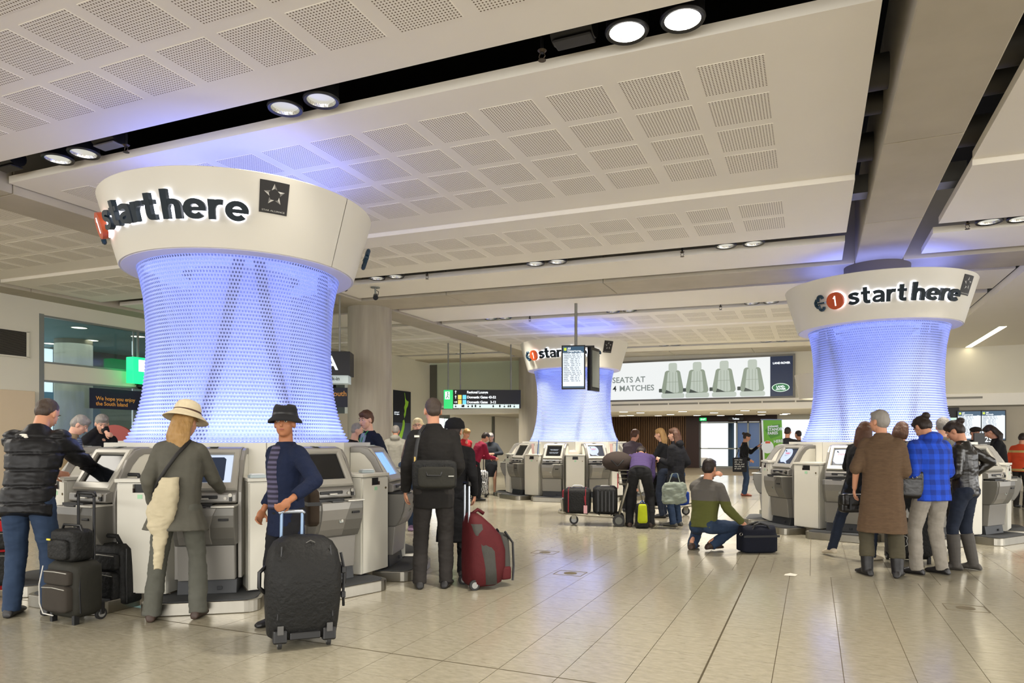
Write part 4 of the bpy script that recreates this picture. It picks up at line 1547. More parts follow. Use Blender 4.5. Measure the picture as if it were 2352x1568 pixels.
        t.loft(rings)
        for (a, k, wr, sg) in AR:
            t.cone(N - sp * 0.035 * s, a + sp * 0.012 * s, 0.052 * s, 0.055 * s, 12, True)
            m_ = k + (wr - k) * max(0.02, (sleeve - 0.5) * 2) if sleeve > 0.5 else a + (k - a) * sleeve * 2
            t.ell(a, 0.060 * s * ts)
            if sleeve > 0.5:
                t.cone(a, k, 0.062 * s * ts, 0.052 * s * ts, 14, True)
                t.cone(k, m_, 0.052 * s * ts, 0.040 * s * ts, 14, False)
                t.ell(k, 0.052 * s * ts)
            else:
                t.cone(a, m_, 0.064 * s * ts, 0.058 * s * ts, 14, False)
        if hood:
            t.ell(N - fw * 0.075 * s + sp * 0.0 * s, (0.11 * s, 0.065 * s, 0.07 * s))
            t.cone(N - rt * 0.07 * s + sp * 0.01 * s, N - fw * 0.10 * s, 0.04 * s, 0.045 * s, 10, True)
            t.cone(N + rt * 0.07 * s + sp * 0.01 * s, N - fw * 0.10 * s, 0.04 * s, 0.045 * s, 10, True)
        zd = None
        if puff:
            zd = lambda co: -puff * (abs(math.sin(co.z * math.pi / 0.13)) < 0.28) * 1.0
        blob('top', t, 0.010 if detail else 0.014, top, o, 3, disp=0.006, freq=9, zdisp=zd)
    if shirt is not None:
        t = MB()
        t.loft([ring_at(P0 + sp * zz * s + fw * 0.078 * s, rt, fw, rx * s, ry * s) for zz, rx, ry in ((0.02, 0.075, 0.070), (0.2, 0.080, 0.074), (0.38, 0.075, 0.075), (0.50, 0.05, 0.045), (0.53, 0.03, 0.03))])
        blob('shirt', t, 0.009, shirt, o, 2, disp=0.003)
    # --- shoes
    if shoes is not None and legs:
        for (h_, k, a, fd, ft) in LG:
            f_ = MB()
            up = V((0, 0, 1))
            base = V((a.x, a.y, 0))
            lift = a.z - 0.085 * s
            pt = R(min(lift / (0.2 * s), 1) * 50)
            fd2 = (fd * math.cos(pt) - up * math.sin(pt)) if lift > 0.02 else fd
            upv = (up * math.cos(pt) + fd * math.sin(pt)) if lift > 0.02 else up
            sd = fd2.cross(upv)
            A = V((a.x, a.y, a.z))
            rings = []
            for y, wx, hz in ((-0.075, 0.024, 0.03), (-0.06, 0.034, 0.062), (-0.01, 0.040, 0.088), (0.05, 0.043, 0.078), (0.11, 0.048, 0.055), (0.16, 0.044, 0.044), (0.185, 0.028, 0.03)):
                c = A + fd2 * y * 1.06 * s - upv * (0.085 * s)
                wx, hz = wx * 1.12, hz * 1.12
                rings.append([c + sd * (wx * s * math.cos(q)) + upv * (hz * s * max(0.02, 0.5 + 0.5 * math.sin(q) if abs(math.sin(q)) < .99 else (1 if math.sin(q) > 0 else 0.02))) for q in [2 * math.pi * j / 14 for j in range(14)]])
            f_.loft(rings)
            if boot:
                f_.cone(A - V((0, 0, 0.05 * s)), A + (k - A) * boot, 0.056 * s, 0.072 * s, 14, False)
            sh_ = blob('shoe', f_, 0.008 if detail else 0.012, shoes, o, 2, floor=0.001 if lift < 0.02 else None, disp=0.003 if boot else 0.0)
    F = dict(root=o, body=body, N=N, Hc=Hc, hb=hbm, s=s, AR=AR, LG=LG, P0=P0, sp=sp, rt=rt, fw=fw)
    return F


def hp_(F, c):
    return F['Hc'] + F['hb'] @ (V(c) * F['s'])


def glasses(F, m=BLACK):
    b = MB()
    for sg in (-1, 1):
        pts = [hp_(F, (sg * 0.031 + 0.021 * math.cos(a), 0.098, 0.012 + 0.015 * math.sin(a))) for a in [2 * math.pi * k / 12 for k in range(12)]]
        b.tube(pts, 0.0018, 6, True)
        b.tube([hp_(F, (sg * 0.052, 0.096, 0.016)), hp_(F, (sg * 0.078, 0.0, 0.012))], 0.002, 6)
    b.tube([hp_(F, (-0.010, 0.099, 0.014)), hp_(F, (0.010, 0.099, 0.014))], 0.0018, 6)
    b.build('glasses', m, F['body'])


def to_world(F, p):
    """place a point of the figure's own frame in the hall"""
    o = F['root']
    return Matrix.Translation(o.location) @ Matrix.Rotation(o.rotation_euler[2], 4, 'Z') @ V(p)

BLK = fabric('black_cloth', '17171a')
BLK2 = fabric('soft_black', '121214', bump=0.4)
JEAN = fabric('blue_jeans', '1f2b40', col2='2f4058')
DJEAN = fabric('dark_jeans', '161b26', col2='222a3a')
GJEAN = fabric('grey_jeans', '5f5f58', col2='48483f')
LGJEAN = fabric('pale_grey_jeans', '9a948a', col2='767066', scale=14)
OLIVE = fabric('olive_trousers', '4a4536')
CHARC = fabric('charcoal_trousers', '2b2826')
NAVY = fabric('navy_knit', '101a33', bump=0.6, scale=16)
PUFF = fabric('puffer_nylon', '141416', rough=0.45, bump=0.35, scale=6)
SHOEB = mat('black_shoe', '121011', 0.5)
SHOEBR = mat('brown_shoe', '3b2a20', 0.6, var=0.2)
SHOEW = mat('cream_canvas_shoe', 'b7ab94', 0.7)
TAUPE = fabric('grey_green_coat', '55534a', scale=12)
SHAWL = fabric('brown_knit_shawl', '4c3a2b', col2='66523d', scale=16, stretch=(1, 1, 4), bump=0.5)
LEATH = mat('black_leather', '14110f', 0.32, var=0.2, scale=7, bump=0.5)
STRIPE = None


def stripes(name, a, b, f, w=0.5, axis='Z'):
    m, nt, bb = new_mat(name)
    bb.inputs['Roughness'].default_value = 0.85
    tc_ = node(nt, 'ShaderNodeTexCoord')
    sx = node(nt, 'ShaderNodeSeparateXYZ')
    nt.links.new(tc_.outputs['Object'], sx.inputs[0])
    a1_ = node(nt, 'ShaderNodeMath', operation='MULTIPLY')
    a1_.inputs[1].default_value = f
    fr_ = node(nt, 'ShaderNodeMath', operation='FRACT')
    lt_ = node(nt, 'ShaderNodeMath', operation='LESS_THAN')
    lt_.inputs[1].default_value = w
    nt.links.new(sx.outputs[axis], a1_.inputs[0])
    nt.links.new(a1_.outputs[0], fr_.inputs[0])
    nt.links.new(fr_.outputs[0], lt_.inputs[0])
    mx = node(nt, 'ShaderNodeMix', data_type='RGBA')
    mx.inputs['A'].default_value, mx.inputs['B'].default_value = srgb(a), srgb(b)
    nt.links.new(lt_.outputs[0], mx.inputs['Factor'])
    nt.links.new(mx.outputs['Result'], bb.inputs['Base Color'])
    return m


def plaid(name, a, b):
    m, nt, bb = new_mat(name)
    bb.inputs['Roughness'].default_value = 0.9
    tc_ = node(nt, 'ShaderNodeTexCoord')
    sx = node(nt, 'ShaderNodeSeparateXYZ')
    nt.links.new(tc_.outputs['Object'], sx.inputs[0])
    fs = []
    for ax in 'XZ':
        mu = node(nt, 'ShaderNodeMath', operation='MULTIPLY')
        mu.inputs[1].default_value = 9.5
        fr_ = node(nt, 'ShaderNodeMath', operation='FRACT')
        lt_ = node(nt, 'ShaderNodeMath', operation='LESS_THAN')
        lt_.inputs[1].default_value = 0.5
        nt.links.new(sx.outputs[ax], mu.inputs[0])
        nt.links.new(mu.outputs[0], fr_.inputs[0])
        nt.links.new(fr_.outputs[0], lt_.inputs[0])
        fs.append(lt_)
    ad = node(nt, 'ShaderNodeMath', operation='ADD')
    nt.links.new(fs[0].outputs[0], ad.inputs[0])
    nt.links.new(fs[1].outputs[0], ad.inputs[1])
    ha = node(nt, 'ShaderNodeMath', operation='MULTIPLY')
    ha.inputs[1].default_value = 0.5
    nt.links.new(ad.outputs[0], ha.inputs[0])
    mx = node(nt, 'ShaderNodeMix', data_type='RGBA')
    mx.inputs['A'].default_value, mx.inputs['B'].default_value = srgb(a), srgb(b)
    nt.links.new(ha.outputs[0], mx.inputs['Factor'])
    nt.links.new(mx.outputs['Result'], bb.inputs['Base Color'])
    n_ = node(nt, 'ShaderNodeTexNoise', i_Scale=25.0)
    bp_ = node(nt, 'ShaderNodeBump', i_Strength=0.3, i_Distance=0.01)
    nt.links.new(n_.outputs['Fac'], bp_.inputs['Height'])
    nt.links.new(bp_.outputs[0], bb.inputs['Normal'])
    return m


def two_tone(name, a, b, zsplit):
    m, nt, bb = new_mat(name)
    bb.inputs['Roughness'].default_value = 0.9
    tc_ = node(nt, 'ShaderNodeTexCoord')
    sx = node(nt, 'ShaderNodeSeparateXYZ')
    nt.links.new(tc_.outputs['Object'], sx.inputs[0])
    gt = node(nt, 'ShaderNodeMath', operation='GREATER_THAN')
    gt.inputs[1].default_value = zsplit
    nt.links.new(sx.outputs['Z'], gt.inputs[0])
    mx = node(nt, 'ShaderNodeMix', data_type='RGBA')
    mx.inputs['A'].default_value, mx.inputs['B'].default_value = srgb(a), srgb(b)
    nt.links.new(gt.outputs[0], mx.inputs['Factor'])
    nt.links.new(mx.outputs['Result'], bb.inputs['Base Color'])
    return m


# --- at the nearest column
M1 = person('man in a black padded jacket and blue jeans using the leftmost kiosk, seen from behind', cyc(70, 5.55), 1.79, 28, lean=17, head=(14, 30), hm=H_CROP, hair='crop', skin=SKIN,
            hands=((-0.10, 0.42, -0.36), (0.20, 0.46, -0.34)), feet=((-0.13, -0.02, -8), (0.13, 0.03, 10)), top=PUFF, tl=0.16, ts=1.42, tw=1.22, collar=0.02, pants=JEAN, pw=1.12, shoes=SHOEB, puff=0.012)
f = M1
lg = MB()
c0 = f['P0'] + f['sp'] * 0.45 * f['s'] - f['fw'] * 0.157 * f['s'] + f['rt'] * -0.02
for k in range(3):
    lg.ell(c0 + f['rt'] * (0.012 * k) - f['sp'] * 0.011 * k, (0.030 - 0.007 * k, 0.012, 0.007))
lg.build('chest_logo', mat('logo_white', 'e0dccf', 0.6), f['root'], True)

person('older grey-haired man with glasses and a beige jacket behind the leftmost kiosk', cyc(150, 8.5), 1.74, 108, lean=10, head=(-5, 34), hm=H_GREY, top=fabric('beige_jacket', '8f7c5e'), tl=0.12, ts=1.15, tw=1.1, collar=0.015,
       pants=CHARC, shoes=SHOEB, hands=((-0.12, 0.35, -0.35), (0.14, 0.36, -0.36)), shirt=stripes('blue_check_shirt', '6b7686', '3f4b63', 40), skin=SKINP)
person('man in dark jacket raising a hand to his face, left of the white counter', cyc(222, 9.6), 1.78, 150, lean=12, head=(20, 25), hm=H_GREY, top=BLK, ts=1.15, tw=1.1, tl=0.12, pants=CHARC, shoes=SHOEB,
       hands=((-0.22, 0.05, -0.55), (0.05, 0.22, 0.02)), curl=(0.5, 0.8), skin=SKINP)

W4 = person('woman in a cream brimmed hat and long grey-green top, seen from behind at the kiosk', cyc(408, 5.42), 1.66, 14, lean=4, side=2, head=(28, 16), hair='long', hairlen=0.26, hm=H_BLOND, female=True,
            top=TAUPE, tl=0.20, ts=1.12, tw=1.18, flare=0.055, sleeve=1.0, pants=GJEAN, pw=1.06, shoes=SHOEBR, hands=((-0.22, 0.02, -0.53), (0.24, 0.36, -0.44)), feet=((-0.20, 0.0, -10), (0.15, 0.03, 12)), skin=SKIN)
f = W4
hm_ = f['hb']
hc = f['Hc'] + hm_ @ V((0, -0.012, 0.045)) * f['s']
hat = thing('brimmed_hat', 'cream knitted hat with a brown band worn by the woman with long fair hair', 'hat', to_world(f, hc), f['root'].rotation_euler[2])
b = MB().lathe([(0.175, -0.02), (0.150, 0.002), (0.112, 0.030), (0.103, 0.055), (0.100, 0.085), (0.085, 0.118), (0.05, 0.138), (0.0, 0.142)], 32, cap=False).map(lambda p: hm_ @ V((p.x * 0.93, p.y * 1.05, p.z)))
b.build('hat_shell', fabric('cream_knit', 'd4c6a6', scale=30), hat, True).modifiers.new('t', 'SOLIDIFY').thickness = 0.005
MB().lathe([(0.1075, 0.036), (0.1045, 0.052)], 32, cap=False).map(lambda p: hm_ @ V((p.x * 0.95, p.y * 1.06, p.z))).build('hat_band', mat('hat_band_brown', '4b3020', 0.7), hat, True)

C3L = floor_at(692, 1476)
C3M = Matrix.Translation(C3L) @ Matrix.Rotation(TH - R(-25), 4, 'Z')
M5 = person('man in a black trilby, navy cardigan and striped shirt holding the trolley handle', cyc(657, 5.22), 1.63, -122, lean=0, head=(-42, -2), hm=H_BROWN, hair='none', top=NAVY, tl=0.20, ts=1.18, tw=1.10, sleeve=0.92, pants=BLK,
            shoes=SHOEB, hands=(('w', C3M @ V((-0.06, 0.10, 0.985))), (0.235, 0.06, -0.55)), curl=(0.8, 0.5), skin=SKINT, shirt=stripes('striped_shirt', '4b4760', '201c30', 28, 0.5), elbows=((-0.4, -0.8, 0), (0.4, -0.8, 0)))
f = M5
hc = f['Hc'] + f['hb'] @ V((0, -0.008, 0.058)) * f['s']
hat = thing('trilby_hat', 'black felt trilby worn by the man in the navy cardigan', 'hat', to_world(f, hc), f['root'].rotation_euler[2])
hb5 = f['hb']
MB().lathe([(0.134, -0.038), (0.132, -0.020), (0.103, 0.002), (0.096, 0.03), (0.092, 0.065), (0.078, 0.090), (0.045, 0.088), (0.0, 0.080)], 32, cap=False).map(lambda p: hb5 @ V((p.x * 0.92, p.y * 1.08, p.z - 0.10 * p.x * p.x / 0.15 + (0.012 if abs(p.x) < 0.03 else 0) * -1 * (p.z > 0.07)))).build(
    'hat_shell', mat('felt_black', '141416', 0.9, var=0.2, scale=20), hat, True).modifiers.new('t', 'SOLIDIFY').thickness = 0.004
MB().lathe([(0.101, 0.004), (0.0985, 0.026)], 32, cap=False).map(lambda p: hb5 @ V((p.x * 0.92, p.y * 1.08, p.z))).build('hat_band', mat('band_black', '060607', 0.4), hat, True)

person('bald man glimpsed behind the right end of the nearest white counter', cyc(803, 10.0), 1.66, 100, lean=8, head=(-10, 15), hair='crop', hm=H_GREY, top=BLK2, ts=1.1, tw=1.1, pants=CHARC, shoes=SHOEB, detail=False, skin=SKINP)
M7 = person('young man in navy suit jacket and green lanyard in front of the concrete column', cyc(853, 9.3), 1.80, -120, lean=4, head=(-12, 12), hm=H_BROWN, top=fabric('navy_suit', '161c2c', bump=0.1), ts=1.15, tw=1.1, tl=0.16, pants=CHARC, shoes=SHOEB,
            shirt=fabric('pale_shirt', '8795a5', bump=0.1), skin=SKINP)
f = M7
MB().tube([f['N'] + V((-0.05, 0.05, 0.01)), f['N'] + V((-0.03, 0.13, -0.10)), f['N'] + V((0, 0.145, -0.25)), f['N'] + V((0.03, 0.13, -0.10)), f['N'] + V((0.05, 0.05, 0.01))], 0.006, 6).build('lanyard', mat('lanyard_green', '2f9a4e', 0.6), f['root'], True)

# --- the man with the shoulder bag and the people beyond him
M8 = person('tall man in a black zip jacket with a shoulder bag, seen from behind', cyc(996, 6.58), 1.80, 3, lean=2, head=(-14, 4), hair='crop', hm=H_CROP, top=fabric('black_twill', '1b1917', scale=14), tl=0.20, ts=1.2, tw=1.16, collar=0.025,
            pants=CHARC, pw=1.1, shoes=SHOEB, hands=((-0.26, 0.02, -0.585), (0.20, 0.20, -0.44)), feet=((-0.13, 0.0, -8), (0.11, 0.02, 10)), skin=SKIN)
M9 = person('person in a dark cap and long black coat hidden behind the tall man', cyc(1042, 7.15), 1.60, 5, lean=3, head=(10, 5), hair='short', hm=H_DARK, top=BLK2, tl=0.55, ts=1.1, tw=1.05, flare=0.03, pants=BLK, shoes=SHOEB, boot=0.8, skin=SKIN)
f = M9
cap = thing('knitted_hat', 'dark knitted cap just showing over the shoulder of the tall man in black', 'hat', to_world(f, hp_(f, (0, -0.012, 0.055))), f['root'].rotation_euler[2])
MB().lathe([(0.105, -0.02), (0.108, 0.0), (0.098, 0.05), (0.06, 0.09), (0.0, 0.10)], 24, cap=False).build('cap_crown', BLK2, cap, True)
W10 = person('blonde woman with dark glasses standing behind the tall man, facing the camera', cyc(960, 10.9), 1.74, 176, lean=0, head=(8, 0), hair='bob', hm=H_PALE, female=True, top=fabric('rose_cardigan', '7a6a66'), pants=JEAN, shoes=mat('purple_trainer', '8a6f8c', 0.6), skin=SKINP)
glasses(W10)
person('person in a grey hooded top in front of the island map poster', cyc(908, 14.5), 1.72, 10, hair='crop', hm=H_GREY, hood=True, top=fabric('grey_hoodie', '8e8b80'), ts=1.15, tw=1.1, pants=JEAN, shoes=SHOEB, detail=False)
person('child with dark hair and a white top near the map poster', cyc(946, 12.6), 1.42, 60, hair='bob', hm=H_DARK, female=True, top=fabric('white_cotton', 'cfc9bb'), pants=DJEAN, shoes=SHOEW, detail=False)
person('fair-haired person in red leaning over beyond the tall man', cyc(1064, 16.6), 1.70, 140, lean=8, head=(0, 25), hm=H_BLOND, top=fabric('scarlet_top', 'b02a30'), ts=1.1, pants=CHARC, shoes=SHOEB, detail=False)
person('dark-haired person in a crimson jacket bending forward near the zebra case', cyc(1094, 16.2), 1.66, 60, lean=24, head=(0, 30), hair='short', hm=H_DARK, top=fabric('crimson_jacket', '7d1430'), ts=1.15, tw=1.1, pants=BLK, shoes=SHOEB,
       hands=((-0.12, 0.3, -0.4), (0.14, 0.3, -0.4)), detail=False)
person('silver-haired airline attendant in a grey suit and skirt reading papers', cyc(1128, 17.8), 1.61, 184, lean=3, head=(4, 28), hm=H_GREY, female=True, top=fabric('suit_grey', '33373c'), tl=0.16, ts=1.1, tw=1.15, skirt=fabric('skirt_charcoal', '202226'),
       pants=None, shoes=SHOEB, hands=((-0.10, 0.26, -0.32), (0.12, 0.26, -0.32)), elbows=((-0.9, -0.5, -0.2), (0.9, -0.5, -0.2)), detail=False, skin=SKINP)

# --- centre group
M14 = person('man in a purple jumper and dark jeans bending right over beside the luggage trolley', cyc(1470, 11.25), 1.76, 2, lean=64, pelvis=(0, -0.08, 0.90), head=(0, 60), hm=H_DARK, top=fabric('purple_jumper', '43355c'), tl=0.02, ts=1.15, tw=1.15,
             pants=fabric('black_jeans', '1f1f20'), pw=1.12, shoes=SHOEBR, hands=((-0.12, 0.05, -0.50), (0.14, 0.05, -0.50)), feet=((-0.17, 0.0, -12), (0.17, 0.02, 12)), sleeve=0.9)
person('person in a dark coat leaning towards the kiosk beyond the luggage trolley', cyc(1445, 13.6), 1.66, 35, lean=20, head=(0, 15), hair='short', hm=H_BROWN, top=fabric('plum_coat', '4a4048'), ts=1.15, tw=1.1, pants=BLK, shoes=SHOEB,
       hands=((-0.10, 0.4, -0.3), (0.14, 0.42, -0.3)), detail=False)
person('fair-haired woman in a black jacket facing left beyond the trolleys', cyc(1524, 12.6), 1.62, -75, lean=3, head=(0, 8), hair='long', hairlen=0.22, hm=H_BLOND, female=True, top=BLK2, ts=1.1, tw=1.1, pants=DJEAN, shoes=SHOEB,
       hands=((-0.12, 0.36, -0.25), (0.12, 0.36, -0.27)), detail=False, skin=SKINP)
W16 = person('brown-haired woman in a black coat and blue jeans holding a grey bag', cyc(1553, 11.35), 1.60, -60, lean=0, head=(-8, 6), hair='long', hairlen=0.24, hm=H_BROWN, female=True, top=BLK, tl=0.24, ts=1.25, tw=1.15, hood=True, flare=0.02,
             pants=JEAN, shoes=mat('striped_trainer', '4b4a44', 0.6), hands=((-0.10, 0.26, -0.30), (0.20, 0.10, -0.50)), skin=SKINP)
M17 = person('man crouching in a two-tone green and grey jumper, reaching to the navy holdall', cyc(1622, 8.85), 1.79, 22, pelvis=(-0.02, -0.04, 0.335), lean=14, twist=8, head=(6, 4), hair='short', hm=H_DARK, skin=SKIN,
             top=two_tone('green_grey_fleece', '4f5220', '56524c', 0.64), tl=0.06, ts=1.18, tw=1.12, pants=JEAN, pw=1.1, shoes=SHOEBR,
             feet=((-0.17, -0.04, -5, 0.0), (0.05, 0.02, 25, 0.012)), knees=((-0.1, 1, 0.75), (0.65, 1, 0.5)),
             hands=((-0.02, 0.20, 0.05), ('w', cyc(1704, 8.72, 0.37))), elbows=((-1, -0.1, -0.6), (0.2, -0.6, -0.6)), curl=(0.7, 0.3))
W18 = person('woman in black looking at her phone near the green fares banner', cyc(1709, 17.6), 1.60, 84, lean=2, head=(0, 18), hair='bun', hm=H_DARK, female=True, top=BLK2, tl=0.14, ts=1.05, pants=JEAN, pw=1.05, flare=0.01, shoes=mat('rust_shoe', '7a3a26', 0.6),
             hands=((-0.12, 0.36, -0.12), (0.15, 0.12, -0.48)), detail=False)
for q, (px, d, yaw, lb) in enumerate(((1808, 16.5, 10, 'silhouetted person in dark clothes right beside the green fares banner'), (1837, 17.5, -40, 'shorter silhouetted person beside the edge of the right illuminated column'))):
    person(lb, cyc(px, d), 1.72 - 0.06 * q, yaw, hair='crop', hm=H_DARK, top=BLK if q == 0 else fabric('grey_coat', '3a3a3c'), ts=1.25, tw=1.25, pants=BLK, shoes=SHOEB, detail=False)

# --- the group at the right-hand column
W21 = person('long-haired woman in black with canvas shoes, mostly hidden by the brown shawl', cyc(1974, 8.15), 1.62, 30, lean=5, side=3, head=(-10, 12), hair='long', hairlen=0.3, hm=H_BROWN, female=True, top=BLK2, tl=0.10, ts=1.1, tw=1.1, pants=DJEAN, shoes=SHOEW,
             feet=((-0.36, -0.05, -62), (0.12, 0.05, 10)), hands=((-0.12, 0.30, -0.30), (0.12, 0.32, -0.30)), elbows=((-0.9, -0.6, -0.6), (0.9, -0.6, -0.6)))
W22 = person('grey-haired woman in a long brown knitted shawl coat and black boots', cyc(2026, 7.12), 1.70, 8, lean=1, head=(-62, 0), hair='short', hm=H_GREY, female=True, top=SHAWL, tl=0.47, ts=1.32, tw=1.30, collar=0.03, sleeve=0.56, flare=0.03,
             pants=OLIVE, pw=1.15, plen=0.72, shoes=SHOEB, boot=0.55, hands=((-0.27, 0.02, -0.56), (0.18, 0.25, -0.42)), feet=((-0.14, 0.0, -38), (0.14, 0.03, 2)), skin=SKIN)
W23 = person('short-haired brunette in a grey cardigan behind the woman in the shawl', cyc(2068, 9.0), 1.64, 10, lean=2, head=(10, 10), hair='bob', hm=H_BROWN, female=True, top=fabric('grey_cardigan', '4f4a44'), ts=1.1, tw=1.1, pants=BLK, shoes=SHOEB, detail=False)
M24 = person('teenager in a blue checked hoodie and pale grey jeans looking down', cyc(2138, 7.25), 1.68, -38, lean=5, head=(-6, 38), hair='bun', hm=H_DARK, top=plaid('blue_plaid', '1548c4', '0e2f88'), tl=0.14, ts=1.28, tw=1.22, hood=True, sleeve=0.72, pants=LGJEAN, pw=1.12,
             shoes=SHOEB, feet=((-0.15, 0.02, -28), (0.14, 0.0, -15)), hands=((-0.22, 0.12, -0.52), (0.20, 0.2, -0.5)), skin=SKIN)
M25 = person('elderly white-haired man in a grey jacket behind the teenager', cyc(2166, 8.7), 1.70, 0, lean=8, head=(0, 20), hair='short', hm=H_GREY, top=fabric('slate_jacket', '55534f'), ts=1.2, tw=1.15, pants=CHARC, shoes=SHOEB, skin=SKINP, detail=False)
W26 = person('young woman in a black leather jacket and grey boots, hand on hip', cyc(2216, 7.5), 1.63, -70, lean=3, head=(-8, 34), hair='bun', hm=H_DARK, female=True, top=LEATH, tl=0.08, ts=1.15, tw=1.12, collar=0.01, pants=DJEAN, pw=1.0, plen=0.35, shoes=mat('grey_boot', '3f3b36', 0.7), boot=0.82,
             feet=((-0.10, 0.06, -20), (0.10, -0.06, 0)), hands=((-0.18, 0.22, -0.42), (0.22, -0.01, -0.40)), elbows=((-0.4, -0.8, -0.4), (0.8, -0.9, 0.1)), shirt=stripes('striped_tee', '9b958a', '2b2a2a', 22, 0.3), skin=SKIN)
M27 = person('man in a dark flat cap behind the leather jacket', cyc(2236, 13.6), 1.66, 150, lean=2, head=(0, 10), hair='short', hm=H_DARK, top=BLK, ts=1.15, tw=1.1, pants=BLK, shoes=SHOEB, detail=False)
f = M27
cap = thing('flat_cap', 'dark flat cap seen beyond the young woman in leather', 'cap', to_world(f, hp_(f, (0, 0.0, 0.055))), f['root'].rotation_euler[2])
MB().ell((0, 0.0, 0.02), (0.10, 0.12, 0.055)).ell((0, 0.10, 0.0), (0.075, 0.065, 0.014)).build('cap_crown', fabric('cap_tweed', '2b2620'), cap, True)
W28 = person('woman with long wavy black hair looking down behind the right-hand kiosk', cyc(2296, 12.2), 1.70, -95, lean=8, head=(0, 35), hair='long', hairlen=0.28, hm=H_DARK, female=True, top=BLK2, ts=1.1, tw=1.1, pants=BLK, shoes=SHOEB, detail=False,
             hands=((-0.1, 0.3, -0.3), (0.1, 0.3, -0.3)))
VEST = stripes('orange_high_visibility', 'c8431a', 'b8a060', 2.6, 0.12)
M29 = person('worker in an orange high-visibility vest at the right edge of the picture', cyc(2344, 14.5), 1.56, 30, lean=4, head=(0, 20), hair='short', hm=H_DARK, top=VEST, ts=1.2, tw=1.2, pants=CHARC, shoes=SHOEB, detail=False)

# ------------------------------------------------------------------ luggage
BAGB = fabric('black_ballistic_nylon', '191918', rough=0.6, scale=14, bump=0.9, var=0.4)
BAGG = fabric('charcoal_nylon', '26251f', rough=0.7, scale=16)
ZIP = mat('zip_grey', '8e8c84', 0.4, 0.5)
TUBE = mat('handle_tube_dark', '1c1c1e', 0.35, 0.5)
TUBEB = mat('handle_tube_blue', '26324a', 0.35, 0.5)
TUBES = mat('handle_tube_silver', 'a8aeb6', 0.3, 0.8)
REDB = fabric('maroon_nylon', '4a1216', rough=0.7, scale=16)
GRYB = fabric('grey_pack_nylon', '3d3c38', rough=0.7, scale=16)


def soft(mb, c, w, d, h, p=5.0, bulge=0.03, taper=0.0, n=32, lean=0.0):
    rings = []
    for k in range(13):
        t = k / 12
        e = min(t, 1 - t)
        f = 1 - max(0, (0.10 - e) / 0.10) ** 2 * 0.22
        f2 = 1 + bulge * math.sin(math.pi * t) - taper * t
        rings.append(ring_at(V(c) + V((0, lean * t, h * t)), V((1, 0, 0)), V((0, 1, 0)), w / 2 * f * f2, d / 2 * f * f2, n, p))
    return mb.loft(rings)


def wheel(parent, c, r, w=0.025, hubm=None):
    o = MB().cone(V(c) - V((w / 2, 0, 0)), V(c) + V((w / 2, 0, 0)), r, n=20).build('wheel', mat('tyre_black', '1b1b1b', 0.6), parent, bevel=0.003)
    MB().cone(V(c) - V((w / 2 + 0.003, 0, 0)), V(c) + V((w / 2 + 0.003, 0, 0)), r * 0.6, n=16).build('hub', hubm or mat('hub_grey', '8d8d8a', 0.4, 0.4), o)


def case(name, label, cat, pos, yaw, w=0.42, d=0.26, h=0.6, m=None, m2=None, hh=1.0, tm=None, tilt=0.0, pockets=True, wheels=True, group=None, z0=0.05, grip=None, taper=0.0):
    m, m2, tm = m or BAGB, m2 or m or BAGB, tm or TUBE
    o = thing(name, label, cat, pos, TH - R(yaw), group)
    if tilt:
        o.rotation_euler = (R(tilt), 0, TH - R(yaw))
    b = MB()
    soft(b, (0, 0, z0), w, d, h, taper=taper)
    sh_ = b.build('shell', m, o, True)
    if pockets:
        for z, hh_, dd in ((z0 + 0.05, h * 0.48, 0.045), (z0 + h * 0.60, h * 0.26, 0.03)):
            pk = MB()
            soft(pk, (0, d / 2 + dd * 0.2, z), w * 0.80, dd * 2, hh_)
            pk.build('pocket', m2, o, True)
            MB().tube([(-w * 0.37, d / 2 + dd * 1.1, z + hh_ * 0.88), (0, d / 2 + dd * 1.25, z + hh_ * 0.93), (w * 0.37, d / 2 + dd * 1.1, z + hh_ * 0.88)], 0.004, 6).build('zip', ZIP, o)
    for x in (-w / 2 * 0.98, w / 2 * 0.98):
        MB().tube([(x, d * 0.30, z0 + 0.04), (x * 1.012, d * 0.34, z0 + h * 0.5), (x * 0.97, d * 0.30, z0 + h * 0.93)], 0.006, 6).build('piping', tm if tm is TUBE else BLACK, o)
    MB().bx(-w * 0.46, w * 0.46, -d / 2 - 0.012, -d / 2 + 0.03, z0 - 0.01, z0 + 0.09).build('base_guard', BLACK, o, bevel=0.008)
    if wheels:
        for x in (-w * 0.40, w * 0.40):
            wheel(o, (x, -d / 2 + 0.01, 0.045), 0.045)
        for x in (-w * 0.36, w * 0.36):
            MB().bx(x - 0.015, x + 0.015, d / 2 - 0.06, d / 2 - 0.02, 0, z0 + 0.03).build('foot', BLACK, o)
    MB().tube([(-0.07, 0, z0 + h - 0.01), (-0.06, 0, z0 + h + 0.03), (0.06, 0, z0 + h + 0.03), (0.07, 0, z0 + h - 0.01)], 0.012, 8).build('carry_handle', BLACK, o, True)
    if hh > z0 + h + 0.05:
        hw = w * 0.26
        for x in (-hw, hw):
            MB().cone((x, -d / 2 + 0.03, z0 + h * 0.5), (x, -d / 2 + 0.03, hh), 0.011, n=10).build('handle_tube', tm, o)
        MB().tube([(-hw - 0.01, -d / 2 + 0.03, hh - 0.02), (-hw, -d / 2 + 0.03, hh + 0.008), (hw, -d / 2 + 0.03, hh + 0.008), (hw + 0.01, -d / 2 + 0.03, hh - 0.02)], 0.016, 8).build('handle_grip', grip or BLACK, o, True)
    return o


